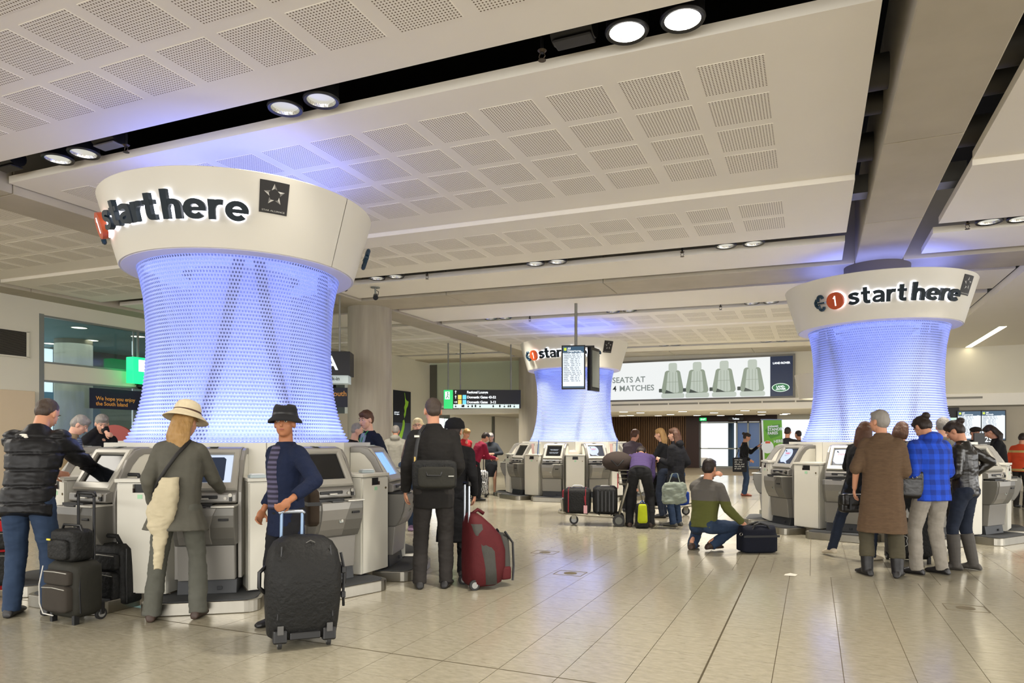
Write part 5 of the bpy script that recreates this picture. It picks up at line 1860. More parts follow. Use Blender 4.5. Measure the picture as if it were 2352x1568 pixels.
c1 = case('wheeled_suitcase', 'black upright wheeled case with white piping beside the man in the padded jacket', 'suitcase', floor_at(172, 1424), 205, 0.37, 0.24, 0.42, BAGG, fabric('brown_grey_nylon', '35302a'), hh=0.98)
MB().tube([(0.15, 0.15, 0.44), (0.165, 0.17, 0.3), (0.16, 0.17, 0.15), (0.10, 0.18, 0.085), (-0.02, 0.18, 0.08)], 0.005, 6).build('white_piping', mat('white_cord', 'b9b7b0', 0.5), c1)
p1 = c1.location.copy()
bg = thing('camera_bag', 'small black bag with a yellow tag sitting on top of the white-piped case', 'bag', (p1.x, p1.y, 0.475), TH - R(205))
b = MB()
soft(b, (0, 0.02, 0), 0.29, 0.19, 0.24)
b.build('bag_body', BAGB, bg, True)
b = MB()
soft(b, (0, 0.12, 0.02), 0.22, 0.06, 0.15)
b.build('pocket', BAGB, bg, True)
MB().tube([(-0.14, 0.02, 0.2), (-0.1, 0.02, 0.27), (0.1, 0.02, 0.27), (0.14, 0.02, 0.2)], 0.010, 8).build('carry_handle', BLACK, bg)
MB().bx(0.05, 0.09, 0.155, 0.162, 0.165, 0.178).build('yellow_tag', mat('tag_yellow', 'd8c43a', 0.5), bg)

c2 = case('wheeled_backpack', 'rounded black wheeled backpack with a tall blue-grey handle by the white cabinet', 'backpack', floor_at(272, 1390), 200, 0.40, 0.28, 0.52, BAGB, BAGB, hh=1.10, tm=TUBEB, z0=0.02, taper=0.12)
MB().tube([(-0.10, 0.05, 0.52), (-0.06, 0.06, 0.60), (0.06, 0.06, 0.60), (0.10, 0.05, 0.52)], 0.02, 8).build('top_loop', BAGB, c2, True)

c3 = thing('wheeled_duffel', 'large black wheeled travel bag standing in front of the man in the navy cardigan', 'suitcase', floor_at(692, 1476), TH - R(-8 - 17))
c3.rotation_euler = (R(-3), R(1.5), TH - R(-25))
b = MB()
rings = []
for z_, w_, d_, y_ in ((0.055, 0.20, 0.13, 0.0), (0.075, 0.228, 0.15, 0.0), (0.16, 0.238, 0.165, -0.005), (0.28, 0.246, 0.185, -0.015), (0.42, 0.252, 0.20, -0.02), (0.54, 0.246, 0.195, -0.015), (0.64, 0.228, 0.17, 0.0), (0.70, 0.195, 0.135, 0.015), (0.735, 0.14, 0.09, 0.02), (0.745, 0.08, 0.05, 0.02)):
    rings.append(ring_at(V((0, y_, z_)), V((1, 0, 0)), V((0, 1, 0)), w_, d_, 40, 3.6))
b.loft(rings)
b.build('bag_body', BAGB, c3, True)
b.v, b.f = [], []
for k in range(2):
    x = (-1, 1)[k] * 0.255
    MB().tube([(x * 0.96, -0.02, 0.36), (x * 1.12, -0.02, 0.40), (x * 1.12, -0.02, 0.50), (x * 0.96, -0.02, 0.54)], 0.014, 8).build('side_handle', BLACK, c3, True)
MB().tube([(-0.20, -0.155, 0.30), (-0.1, -0.19, 0.335), (0.0, -0.205, 0.345), (0.1, -0.19, 0.335), (0.20, -0.155, 0.30)], 0.006, 6).build('seam', BLACK, c3)
MB().tube([(-0.16, -0.15, 0.68), (-0.17, -0.175, 0.5), (-0.18, -0.165, 0.2)], 0.005, 6).build('seam', BLACK, c3)
MB().tube([(0.16, -0.15, 0.68), (0.17, -0.175, 0.5), (0.18, -0.165, 0.2)], 0.005, 6).build('seam', BLACK, c3)
for x in (-0.16, 0.16):
    MB().bx(x - 0.045, x + 0.045, -0.175, -0.10, 0.04, 0.13).build('wheel_housing', BLACK, c3, bevel=0.012)
    MB().bx(x - 0.02, x + 0.02, -0.182, -0.17, 0.10, 0.16).build('corner_guard', mat('guard_grey', '4b4a48', 0.5), c3, bevel=0.004)
    wheel(c3, (x, -0.13, 0.042), 0.042)
MB().bx(-0.10, 0.10, -0.178, -0.13, 0.06, 0.11).build('base_grip', BLACK, c3, bevel=0.008)
for x in (-0.14, 0.0):
    MB().cone((x, 0.07, 0.60), (x, 0.07, 0.90), 0.011, n=10).build('handle_tube', mat('handle_tube_steel_blue', '7d93ad', 0.3, 0.6), c3)
MB().tube([(-0.155, 0.07, 0.89), (-0.14, 0.07, 0.905), (0.0, 0.07, 0.905), (0.015, 0.07, 0.89)], 0.014, 8).build('handle_grip', TUBES, c3, True)
MB().tube([(0.245, -0.08, 0.62), (0.27, -0.09, 0.5), (0.262, -0.10, 0.33), (0.27, -0.08, 0.25)], 0.010, 6).build('compression_strap', BLACK, c3)
for z_ in (0.50, 0.33):
    MB().box((0.262, -0.10, z_), (0.03, 0.035, 0.045)).build('buckle', BLACK, c3, bevel=0.006)
MB().tube([(0.0, -0.135, 0.70), (0.03, -0.125, 0.715), (0.06, -0.13, 0.70)], 0.003, 6).build('logo_stitch', mat('stitch_grey', '5f5e5a', 0.6), c3)

c4 = thing('wheeled_pack', 'maroon and grey wheeled backpack standing beside the tall man in black', 'backpack', floor_at(1106, 1346), TH - R(-52))
c4.rotation_euler = (0, 0, TH - R(66))
b = MB()
rings = []
for z_, w_, y0_, y1_ in ((0.03, 0.15, -0.15, 0.12), (0.06, 0.18, -0.17, 0.17), (0.2, 0.19, -0.175, 0.21), (0.36, 0.19, -0.175, 0.21), (0.5, 0.185, -0.17, 0.16), (0.6, 0.17, -0.165, 0.07), (0.68, 0.13, -0.155, -0.02), (0.71, 0.08, -0.13, -0.06)):
    rings.append(ring_at(V((0, (y0_ + y1_) / 2, z_)), V((1, 0, 0)), V((0, 1, 0)), w_, (y1_ - y0_) / 2, 36, 3.4))
b.loft(rings)
b.build('pack_body', REDB, c4, True)
b = MB()
rings = []
for z_, y_, w_ in ((0.05, 0.03, 0.075), (0.2, 0.02, 0.09), (0.36, 0.0, 0.10), (0.5, -0.06, 0.085), (0.62, -0.10, 0.055)):
    rings.append(ring_at(V((0, y_, z_)), V((1, 0, 0)), V((0, 1, 0)), 0.196 - 0.02 * (z_ > 0.45), w_, 30, 4))
b.loft(rings)
b.build('grey_panel', GRYB, c4, True)
b = MB()
soft(b, (0, 0.205, 0.10), 0.27, 0.13, 0.40, p=3.5, taper=0.25)
b.build('front_pocket', GRYB, c4, True)
b = MB()
soft(b, (0, 0.20, 0.07), 0.31, 0.12, 0.13, p=4)
b.build('lower_pocket', REDB, c4, True)
for x in (-0.10, 0.10):
    MB().tube([(x, 0.20, 0.53), (x * 1.2, 0.275, 0.42), (x * 1.2, 0.285, 0.20), (x * 1.3, 0.27, 0.06)], 0.012, 6).build('compression_strap', BLACK, c4)
MB().tube([(-0.195, -0.08, 0.28), (-0.22, -0.08, 0.32), (-0.22, -0.08, 0.42), (-0.195, -0.08, 0.46)], 0.012, 8).build('side_handle', REDB, c4, True)
MB().tube([(0, -0.10, 0.70), (0, -0.04, 0.74), (0, 0.02, 0.70)], 0.018, 8).build('top_handle', REDB, c4, True)
for x in (-0.06, 0.06):
    MB().cone((x, -0.15, 0.55), (x, -0.15, 0.98), 0.011, n=10).build('handle_tube', TUBES, c4)
MB().tube([(-0.075, -0.15, 0.975), (-0.06, -0.15, 1.0), (0.06, -0.15, 1.0), (0.075, -0.15, 0.975)], 0.017, 8).build('handle_grip', BLACK, c4, True)
for x in (-0.15, 0.15):
    wheel(c4, (x, -0.13, 0.05), 0.05)

# shoulder bag of the tall man
f = M8
mb_ = f['root']
bag = thing('laptop_bag', 'black laptop bag slung on the back of the tall man in the zip jacket', 'bag', to_world(f, f['P0'] + f['fw'] * -0.20 + f['rt'] * 0.02 + V((0, 0, -0.02))), mb_.rotation_euler[2])
b = MB()
soft(b, (0, -0.02, 0), 0.40, 0.10, 0.27)
b.build('bag_body', BAGB, bag, True)
b = MB()
soft(b, (0.02, -0.08, 0.02), 0.33, 0.05, 0.19)
b.build('pocket', BAGG, bag, True)
MB().tube([(-0.09, -0.075, 0.22), (-0.06, -0.11, 0.13), (0.06, -0.11, 0.13), (0.09, -0.075, 0.22)], 0.009, 8).build('carry_handle', BLACK, bag, True)
MB().tube([(-0.18, -0.0, 0.25), (-0.165, 0.035, 0.40), (-0.14, 0.05, 0.52), (-0.10, 0.12, 0.585)], 0.018, 6).map(lambda p: V((p.x, p.y - 0.02, p.z))).build('shoulder_strap', BLACK, bag)
MB().bx(-0.185, -0.135, -0.045, -0.02, 0.475, 0.50).build('strap_buckle', STEEL, bag, bevel=0.004)
MB().cone((-0.18, -0.03, 0.25), (-0.18, -0.03, 0.30), 0.010, n=10).build('snap_hook', mat('brass', '9c8450', 0.35, 0.9), bag)
MB().bx(0.13, 0.18, -0.112, -0.106, 0.12, 0.13).build('bag_badge', ZIP, bag)

f = M5
bag = thing('brown_shoulder_bag', 'brown satchel hanging behind the man in the navy cardigan', 'bag', cyc(712, 5.75, 0.70), TH - R(60))
b = MB()
soft(b, (0, 0, 0), 0.30, 0.10, 0.30)
b.build('bag_body', fabric('brown_canvas', '33291f'), bag, True)
MB().bx(-0.155, 0.155, -0.055, 0.055, 0.17, 0.20).build('bag_band', BLACK, bag)
MB().tube([(-0.13, 0, 0.29), (-0.2, 0.0, 0.45), (-0.28, 0.02, 0.62)], 0.012, 6).build('shoulder_strap', BLACK, bag)

f = W4
bag = thing('cream_tote_bag', 'limp cream cloth tote hanging at the left hip of the woman in the hat', 'bag', cyc(372, 5.25, 0.42), TH - R(-14))
b = MB()
rings = []
for z_, w_, d_, x_ in ((0.0, 0.03, 0.02, -0.03), (0.12, 0.04, 0.03, -0.02), (0.26, 0.05, 0.04, -0.01), (0.34, 0.085, 0.06, -0.02), (0.45, 0.11, 0.075, 0.0), (0.58, 0.095, 0.06, 0.03), (0.70, 0.06, 0.035, 0.06)):
    rings.append(ring_at(V((x_, 0, z_)), V((1, 0, 0)), V((0, 1, 0)), w_, d_, 26, 2.2))
b.loft(rings)
blob('bag_body', b, 0.010, fabric('cream_cotton', 'b9ae92', scale=10, bump=0.5), bag, 3, disp=0.012, freq=12)
s_ = thing('crossbody_strap', 'dark strap crossing the back of the woman in the hat', 'strap', f['root'].location, f['root'].rotation_euler[2])
q0, q1 = f['N'] + V((0.08, -0.055, -0.005)), f['P0'] + V((-0.165, -0.05, 0.10))
mid = (q0 + q1) / 2 + V((0, -0.115, 0))
q15, q05 = (mid + q0) / 2 + V((0.0, -0.045, 0.0)), (mid + q1) / 2 + V((-0.0, -0.035, 0))
MB().tube([q0, q15, mid, q05, q1], 0.014, 6).build('strap_band', mat('strap_dark', '1d1b1a', 0.7), s_, True)

f = W22
bag = thing('black_handbag', 'black leather shoulder handbag with silver fittings on the woman in the shawl', 'bag', cyc(2090, 7.25, 0.80), TH - R(28))
b = MB()
soft(b, (0, 0, 0), 0.27, 0.13, 0.30, taper=0.1)
b.build('bag_body', LEATH, bag, True)
MB().bx(-0.11, 0.11, -0.075, 0.075, 0.20, 0.215).build('bag_band', BLACK, bag, bevel=0.004)
for x in (-0.04, 0.04):
    MB().tube([(x + 0.02 * math.cos(a), -0.085, 0.22 + 0.02 * math.sin(a)) for a in [k * math.pi / 5 for k in range(10)]], 0.004, 6, True).build('ring', STEEL, bag)
MB().tube([(-0.09, 0, 0.29), (-0.05, 0, 0.42), (-0.06, 0.0, 0.58), (0.0, 0.02, 0.60), (0.06, 0, 0.44), (0.09, 0, 0.29)], 0.011, 8).build('shoulder_strap', LEATH, bag, True)

bag = thing('crossbody_bag', 'small black leather bag with buckled flap hanging in front of the shawl', 'bag', cyc(1955, 7.75, 0.60), TH - R(-10))
b = MB()
soft(b, (0, 0, 0), 0.28, 0.10, 0.20)
b.build('bag_body', LEATH, bag, True)
b = MB()
soft(b, (0, -0.02, 0.08), 0.29, 0.10, 0.13)
b.build('flap', LEATH, bag, True)
for x in (-0.06, 0.06):
    MB().bx(x - 0.012, x + 0.012, -0.078, -0.068, 0.04, 0.17).build('flap_strap', BLACK, bag)
MB().tube([(-0.13, 0, 0.19), (-0.02, 0.05, 0.40), (0.10, 0.1, 0.62)], 0.008, 6).build('shoulder_strap', BLACK, bag)

c5 = case('large_suitcase', 'tall black suitcase with white printing between the shawl and the teenager', 'suitcase', cyc(2088, 8.0), 190, 0.46, 0.32, 0.78, BAGB, BAGB, hh=0.9, pockets=False)
st = []
for k in range(10):
    a, r_ = math.pi / 2 + k * math.pi / 5, (0.075, 0.032)[k % 2]
    st.append((0.08 + r_ * math.cos(a), 0.164, 0.56 + r_ * math.sin(a)))
MB().add(st, [tuple(range(10))]).build('star_print', mat('print_white', 'b9b8b2', 0.6), c5)
MB().tube([(0.12 + 0.05 * math.cos(a) * (1 + 0.3 * math.cos(3 * a)), 0.166, 0.26 + 0.06 * math.sin(a)) for a in [k * math.pi / 10 for k in range(20)]], 0.004, 6, True).build('round_print', mat('print_white', 'b9b8b2', 0.6), c5)
MB().tube([(-0.02, 0.166, 0.70), (-0.05, 0.166, 0.10)], 0.005, 6).build('seam_piping', ZIP, c5)

case('red_suitcase', 'red suitcase cut off by the left edge of the picture behind the padded jacket', 'suitcase', cyc(-22, 6.3), 150, 0.44, 0.26, 0.62, fabric('bright_red_nylon', 'a01d20'), BAGB, hh=0.9)
c6 = case('zebra_suitcase', 'zebra-patterned suitcase with a white tag beside the airline attendant', 'suitcase', cyc(1098, 17.2), 180, 0.50, 0.30, 0.62, None, None, hh=0.95)
zm, nt, bb = new_mat('zebra_print')
bb.inputs['Roughness'].default_value = 0.5
wv = node(nt, 'ShaderNodeTexWave', i_Scale=9.0, i_Distortion=9.0)
wv.inputs['Detail Scale'].default_value = 1.2
tcz = node(nt, 'ShaderNodeTexCoord')
cr = node(nt, 'ShaderNodeMath', operation='GREATER_THAN')
cr.inputs[1].default_value = 0.5
nt.links.new(tcz.outputs['Object'], wv.inputs['Vector'])
nt.links.new(wv.outputs['Fac'], cr.inputs[0])
mz = node(nt, 'ShaderNodeMix', data_type='RGBA')
mz.inputs['A'].default_value, mz.inputs['B'].default_value = srgb('15151a'), srgb('c9c9c6')
nt.links.new(cr.outputs[0], mz.inputs['Factor'])
nt.links.new(mz.outputs['Result'], bb.inputs['Base Color'])
for ch in c6.children:
    if ch.name.split('.')[0] in ('shell', 'pocket'):
        ch.data.materials.clear()
        ch.data.materials.append(zm)
MB().box((0.20, -0.22, 0.30), (0.05, 0.005, 0.20), Matrix.Rotation(R(40), 3, 'Y')).build('luggage_tag', mat('tag_white', 'd9d7d0', 0.6), c6)

hold = thing('navy_holdall', 'navy blue fabric holdall with black straps on the floor before the crouching man', 'bag', cyc(1738, 8.72), TH - R(-6))
b = MB()
for yy in range(1):
    soft(b, (0, 0, 0.0), 0.46, 0.28, 0.25, p=5.5, bulge=0.0, taper=-0.0)
rings = []
for z_, f_ in ((0.24, 1.0), (0.29, 0.86), (0.32, 0.62), (0.335, 0.3)):
    rings.append(ring_at(V((0, 0, z_)), V((1, 0, 0)), V((0, 1, 0)), 0.225, 0.135 * f_, 32, 4))
b.loft(rings)
blob('bag_body', b, 0.011, fabric('navy_canvas', '10131f', scale=20), hold, 3, floor=0.0)
MB().bx(-0.232, 0.232, -0.145, -0.135, 0.20, 0.225).build('trim_band', BLACK, hold)
for y in (-0.10, 0.06):
    MB().tube([(-0.12, y, 0.26), (-0.07, y * 0.8, 0.345), (0.02, y * 0.5, 0.37), (0.10, y * 0.8, 0.345), (0.14, y, 0.26)], 0.014, 8).build('carry_handle', BLACK, hold, True)
MB().tube([(-0.24 + 0.018 * math.cos(a), -0.08, 0.235 + 0.018 * math.sin(a)) for a in [k * math.pi / 5 for k in range(10)]], 0.004, 6, True).build('ring', STEEL, hold)
MB().tube([(-0.22, -0.02, 0.30), (-0.05, 0.03, 0.35), (0.2, 0.02, 0.30)], 0.016, 6).build('shoulder_strap', BLACK, hold)


def trolley(label, pos, yaw):
    o = thing('luggage_trolley', label, 'trolley', pos, TH - R(yaw))
    FR = mat('trolley_frame', '8d8878', 0.4, 0.5)
    for x in (-0.24, 0.24):
        MB().tube([(x * 0.75, 0.78, 0.20), (x, 0.5, 0.185), (x, -0.12, 0.15)], 0.016, 8).build('deck_rail', FR, o, True)
        MB().tube([(x, -0.12, 0.15), (x, -0.2, 0.45), (x, -0.30, 0.80), (x, -0.38, 0.98)], 0.016, 8).build('upright', FR, o, True)
    for y in (0.0, 0.2, 0.4, 0.6):
        MB().tube([(-0.24, y, 0.17), (0.24, y, 0.17)], 0.010, 6).build('deck_bar', FR, o)
    MB().tube([(-0.26, -0.38, 0.98), (0.26, -0.38, 0.98)], 0.02, 8).build('push_bar', BLACK, o)
    MB().tube([(-0.18, 0.78, 0.20), (-0.18, 0.86, 0.22), (0.18, 0.86, 0.22), (0.18, 0.78, 0.20)], 0.022, 8).build('bumper', FR, o)
    MB().tube([(-0.17, 0.80, 0.2), (-0.17, 0.82, 0.42), (0.17, 0.82, 0.42), (0.17, 0.80, 0.2)], 0.014, 8).build('front_stop', FR, o)
    bk = MB()
    for x in range(-5, 6):
        bk.tube([(x * 0.044, -0.36, 0.92), (x * 0.044, -0.33, 0.68), (x * 0.044, -0.13, 0.68), (x * 0.044, -0.12, 0.90)], 0.004, 4)
    for z_ in (0.70, 0.78, 0.86, 0.92):
        bk.tube([(-0.22, -0.35, z_), (-0.22, -0.12, z_), (0.22, -0.12, z_), (0.22, -0.35, z_)], 0.004, 4)
    tag(bk.build('wire_basket', FR, o), kind='stuff')
    pn = MB().bx(-0.23, 0.23, -0.112, -0.10, 0.62, 0.86).build('red_panel', mat('trolley_red', 'a01c22', 0.5), o, bevel=0.004)
    flat_text('panel_text', 'Please use\nwith care on ramps', 0.035, mat('panel_white', 'd8c8c0', 0.6), pn, (0.19, -0.098, 0.80), (R(90), 0, R(180)), 0.001)
    for x in (-0.25, 0.25):
        wheel(o, (x, -0.12, 0.10), 0.10, 0.03, mat('wheel_grey', '55564f', 0.5))
    wheel(o, (0, 0.62, 0.075), 0.075, 0.03)
    MB().bx(-0.02, 0.02, 0.58, 0.66, 0.09, 0.18).build('castor_fork', FR, o)
    return o


TP = floor_at(1404, 1205)
tr = trolley('airport luggage trolley loaded with two black suitcases', (TP.x, TP.y, 0), -82)


def on_tr(x, y, z, tr=tr):
    return tr.matrix_basis @ V((x, y, z)) if False else Matrix.Translation(tr.location) @ Matrix.Rotation(tr.rotation_euler[2], 4, 'Z') @ V((x, y, z))


for k, (y, ln, lab) in enumerate(((0.56, 0.44, 'black suitcase with red piping and a red tag on the front of the trolley'), (0.10, 0.40, 'plain black ribbed suitcase at the back of the trolley'))):
    o = thing('trolley_suitcase', lab, 'suitcase', on_tr(0, y, 0.195), tr.rotation_euler[2])
    b = MB()
    soft(b, (0, 0, 0), 0.46, ln, 0.42 + 0.03 * k, p=6, bulge=0.02)
    b.build('shell', BAGB, o, True)
    PIP = mat('red_piping', '8a1624', 0.6) if k == 0 else BLACK
    for yy in (-ln * 0.32, ln * 0.32):
        MB().tube([(-0.225, yy, 0.03), (-0.238, yy, 0.2), (-0.225, yy, 0.40), (0.0, yy, 0.425 + 0.03 * k), (0.225, yy, 0.40), (0.238, yy, 0.2), (0.225, yy, 0.03)], 0.008, 6).build('piping', PIP, o)
    MB().tube([(0.0, -0.10, 0.42), (0.0, -0.06, 0.455), (0.0, 0.06, 0.455), (0.0, 0.10, 0.42)], 0.013, 8).build('carry_handle', mat('strap_white', 'b9b8b5', 0.6), o, True)
    if k == 0:
        MB().box((-0.245, -0.14, 0.08), (0.006, 0.06, 0.13)).build('luggage_tag', mat('tag_pink', 'c9989a', 0.6), o)
        MB().tube([(-0.245, -0.14, 0.14), (-0.25, -0.12, 0.30)], 0.006, 6).build('tag_strap', PIP, o)
        MB().bx(-0.10, 0.10, ln * 0.5 - 0.01, ln * 0.5 + 0.03, 0.26, 0.38).build('red_handle', PIP, o, bevel=0.01)
    else:
        for q in range(5):
            MB().bx(-0.245, -0.235, -0.14 + q * 0.06, -0.12 + q * 0.06, 0.05, 0.38).build('rib', BLACK, o)
o = thing('round_rucksack', 'rounded brown-grey bag resting in the trolley basket', 'bag', on_tr(0, -0.10, 0.885), tr.rotation_euler[2])
b = MB().ell((0, 0, 0.17), (0.22, 0.26, 0.17))
b.build('bag_body', fabric('smoky_brown', '3b322d'), o, True)
MB().tube([(-0.2, 0.1, 0.2), (-0.24, 0, 0.1), (-0.2, -0.1, 0.2)], 0.01, 6).build('strap', BLACK, o)
tr2p = cyc(1500, 13.0)
tr2 = trolley('second trolley beyond the bending man carrying a blue duffel', (tr2p.x, tr2p.y, 0), 88)
o = thing('blue_duffel', 'bright blue duffel bag lying on the second trolley', 'bag', on_tr(0, 0.36, 0.19, tr2), tr2.rotation_euler[2] + R(90))
b = MB()
soft(b, (0, 0, 0), 0.62, 0.30, 0.27, p=3)
b.build('bag_body', fabric('royal_blue_nylon', '1a3a8a'), o, True)
MB().tube([(-0.15, -0.12, 0.22), (-0.1, -0.16, 0.12), (0.1, -0.16, 0.12), (0.15, -0.12, 0.22)], 0.01, 6).build('carry_handle', mat('strap_white', 'b9b8b5', 0.6), o)
o = thing('dark_rucksack', 'dark bulky rucksack standing on the trolley behind the purple jumper', 'backpack', on_tr(0, 0.0, 0.19, tr2), tr2.rotation_euler[2])
b = MB()
soft(b, (0, 0, 0), 0.36, 0.30, 0.62, p=3, taper=0.15)
blob('pack_body', b, 0.014, BAGB, o, 2, disp=0.014)
MB().tube([(-0.1, 0.1, 0.58), (-0.05, 0.13, 0.64), (0.05, 0.13, 0.64), (0.1, 0.1, 0.58)], 0.012, 6).build('carry_handle', BLACK, o)
o = thing('lime_backpack', 'black and lime green backpack standing between the feet of the bending man', 'backpack', cyc(1475, 11.1), TH)
b = MB()
soft(b, (0, 0, 0), 0.24, 0.20, 0.40, p=3, taper=0.2)
blob('pack_body', b, 0.012, BAGB, o, 2, disp=0.01, floor=0)
b = MB()
soft(b, (-0.01, -0.085, 0.09), 0.16, 0.08, 0.30, p=2.6, taper=0.2)
b.build('lime_panel', fabric('lime_nylon', 'a3ad1c'), o, True)
MB().tube([(-0.05, 0, 0.38), (0, 0, 0.44), (0.05, 0, 0.38)], 0.01, 6).build('carry_handle', mat('strap_blue', '2b4f8f', 0.6), o)
o = thing('grey_carrier_bag', 'crumpled sage grey bag held by the woman in the black coat', 'bag', cyc(1549, 10.95, 0.40), TH)
b = MB()
soft(b, (0, 0, 0), 0.38, 0.18, 0.34, p=2.4)
blob('bag_body', b, 0.012, fabric('sage_cloth', '7c8478', bump=0.6), o, 2, disp=0.02, freq=11)
MB().tube([(-0.1, 0, 0.30), (-0.03, 0.02, 0.48), (0.05, 0.02, 0.48), (0.1, 0, 0.30)], 0.008, 6).build('handle_loop', fabric('sage_cloth', '7c8478'), o)
f = W18
o = thing('black_tote', 'black tote bag with white writing on the arm of the woman with the phone', 'bag', cyc(1699, 17.3, 0.62), TH - R(12))
MB().box((0, 0, 0.18), (0.34, 0.06, 0.36)).build('bag_body', BLK, o, bevel=0.02)
flat_text('tote_text', 'note the\nsilt - is a\nwhale, and\nthe old art\nof sand', 0.055, mat('print_white', 'b9b8b2', 0.6), o, (-0.13, -0.033, 0.29), (R(90), 0, 0), 0.002)
for y in (-0.02, 0.02):
    MB().tube([(-0.1, y, 0.35), (0.0, y, 0.62), (0.1, y, 0.35)], 0.008, 6).build('tote_strap', BLK, o)
o = thing('mobile_phone', 'small dark phone held up by the woman in black', 'phone', to_world(f, f['AR'][0][2] + V((0.02, 0.09, 0.03))), f['root'].rotation_euler[2])
MB().box((0, 0, 0.03), (0.06, 0.012, 0.12), Matrix.Rotation(R(-30), 3, 'X')).build('phone_case', BLACK, o, bevel=0.004)
MB().box((0, -0.008, 0.03), (0.05, 0.002, 0.10), Matrix.Rotation(R(-30), 3, 'X')).build('phone_screen', SCRB, o)
# wrist bands of the teenager
f = M24
k_, w_ = f['AR'][0][1], f['AR'][0][2]
for t_, nm, mm in ((0.80, 'black', BLACK), (0.88, 'lime', mat('lime_band', '8fd02a', 0.5))):
    c_ = k_ + (w_ - k_) * t_
    MB().cone(c_, c_ + (w_ - k_).normalized() * 0.012, 0.032, n=16).build('wristband', mm, f['root'])
# scraps on the floor
for px, py, c_, lb in ((1815, 1321, 'cfcabb', 'small black and white card dropped on the open floor near the right column'), (325, 1394, '9fc6c8', 'crumpled pale blue paper on the floor by the white cabinet')):
    p = floor_at(px, py)
    o = tag(MB().add([(-0.06, -0.03, 0.002), (0.05, -0.04, 0.004), (0.07, 0.03, 0.010), (0.0, 0.05, 0.016), (-0.05, 0.03, 0.006)], [(0, 1, 2), (0, 2, 3), (0, 3, 4)]).build('paper_scrap', mat('scrap_' + c_, c_, 0.7), loc=(p.x, p.y, 0)), lb, 'paper')
for px, d, z, lb in ((590, 5.95, 1.083, 'pale leaflet holder on the cabinet left of the man in the trilby'), (842, 6.9, 1.083, 'small leaflet stack on the cabinet right of the nearest kiosk')):
    p = cyc(px, d, z)
    o = thing('leaflet_tray', lb, 'leaflets', p, TH + 0.6)
    MB().box((0, 0, 0.012), (0.13, 0.09, 0.024)).build('tray', mat('clear_tray', 'a9b5b8', 0.2), o)
    MB().box((0, 0, 0.03), (0.11, 0.08, 0.008)).build('leaflets', mat('leaflet_paper', 'd6dadb', 0.6), o)
for px, lb in ((1232, 'upright leaflets and a blue pen left of the second kiosk of the middle column'), (1412, 'upright leaflets and a blue pen right of the hello-screen kiosk of the middle column')):
    p = cyc(px, 16.05, 1.083)
    o = thing('leaflet_rack', lb, 'leaflets', p, TH)
    for k in range(3):
        MB().box((-0.08 + k * 0.07, 0.01 * k, 0.13), (0.06, 0.03, 0.24), Matrix.Rotation(R(4 * (k - 1)), 3, 'Y')).build('leaflet', mat('leaflet_%d' % k, ('d6b3ab', 'd9d8d0', 'c7cfc2')[k], 0.6), o)
    MB().cone((0.03, -0.05, 0.0), (0.05, -0.05, 0.33), 0.010, n=8).build('pen', mat('pen_blue', '2458a0', 0.4), o)

# ------------------------------------------------------------------ signs, screens and hanging things
def rod(parent, x, y, z0, z1, r=0.018, m=None):
    return MB().cone((x, y, z0), (x, y, z1), r, n=12).build('hanger_rod', m or mat('rod_grey', '8b8a84', 0.4, 0.5), parent, smooth='auto')


SCRBG = emission('board_screen', 'e6f0fb', 0.72)
SCRHD = emission('board_header', '1d4a66', 0.7)
SLATE = emission('board_row_text', '46586a', 0.5)


def board(parent, w, h, head, rows, name='screen_panel'):
    """portrait flight screen in the plane y=0, facing -y, base at z=0"""
    b = MB().bx(-w / 2, w / 2, 0, 0.09, 0, h).build('casing', BLACK, parent, bevel=0.006)
    e = 0.028
    MB().bx(-w / 2 + e, w / 2 - e, -0.004, 0.002, e + 0.03, h - e).build('screen', SCRBG, b)
    MB().bx(-w / 2 + e, w / 2 - e, -0.006, -0.003, h - e - h * 0.145, h - e).build('screen_header', SCRHD, b)
    MB().bx(-w / 2 + e, w / 2 - e, -0.006, -0.003, e, e + 0.035).build('screen_footer', SCRHD, b)
    MB().bx(-w / 2 + 0.05, -w / 2 + 0.105, -0.009, -0.006, h - 0.115, h - 0.055).build('plane_icon', emission('icon_lime', 'b9c838', 0.9), b)
    flat_text('header_text', head, h * 0.066, WHITEM, b, (-w / 2 + 0.125, -0.008, h - 0.09), (R(90), 0, 0), 0.001, 0.0005, line=0.85)
    flat_text('clock_text', '10:05', h * 0.03, WHITEM, b, (w / 2 - 0.12, -0.008, h - 0.155), (R(90), 0, 0), 0.001)
    random.seed(5)
    words = ['AUCKLAND', 'WELLINGTON', 'QUEENSTOWN', 'DUNEDIN', 'SYDNEY', 'NELSON', 'ROTORUA', 'HAMILTON', 'NAPIER', 'BRISBANE']
    lines = '\n'.join('%-11s  NZ%d   %d:%02d   %d' % (words[k % 10], 400 + k * 7, 10 + k // 5, (k * 13) % 60, 12 + k) for k in range(rows))
    flat_text('flight_rows', lines, h * 0.026, SLATE, b, (-w / 2 + 0.045, -0.0075, h * 0.80), (R(90), 0, 0), 0.0006, 0.0012, line=h * 0.66 / rows / (h * 0.026))
    return b


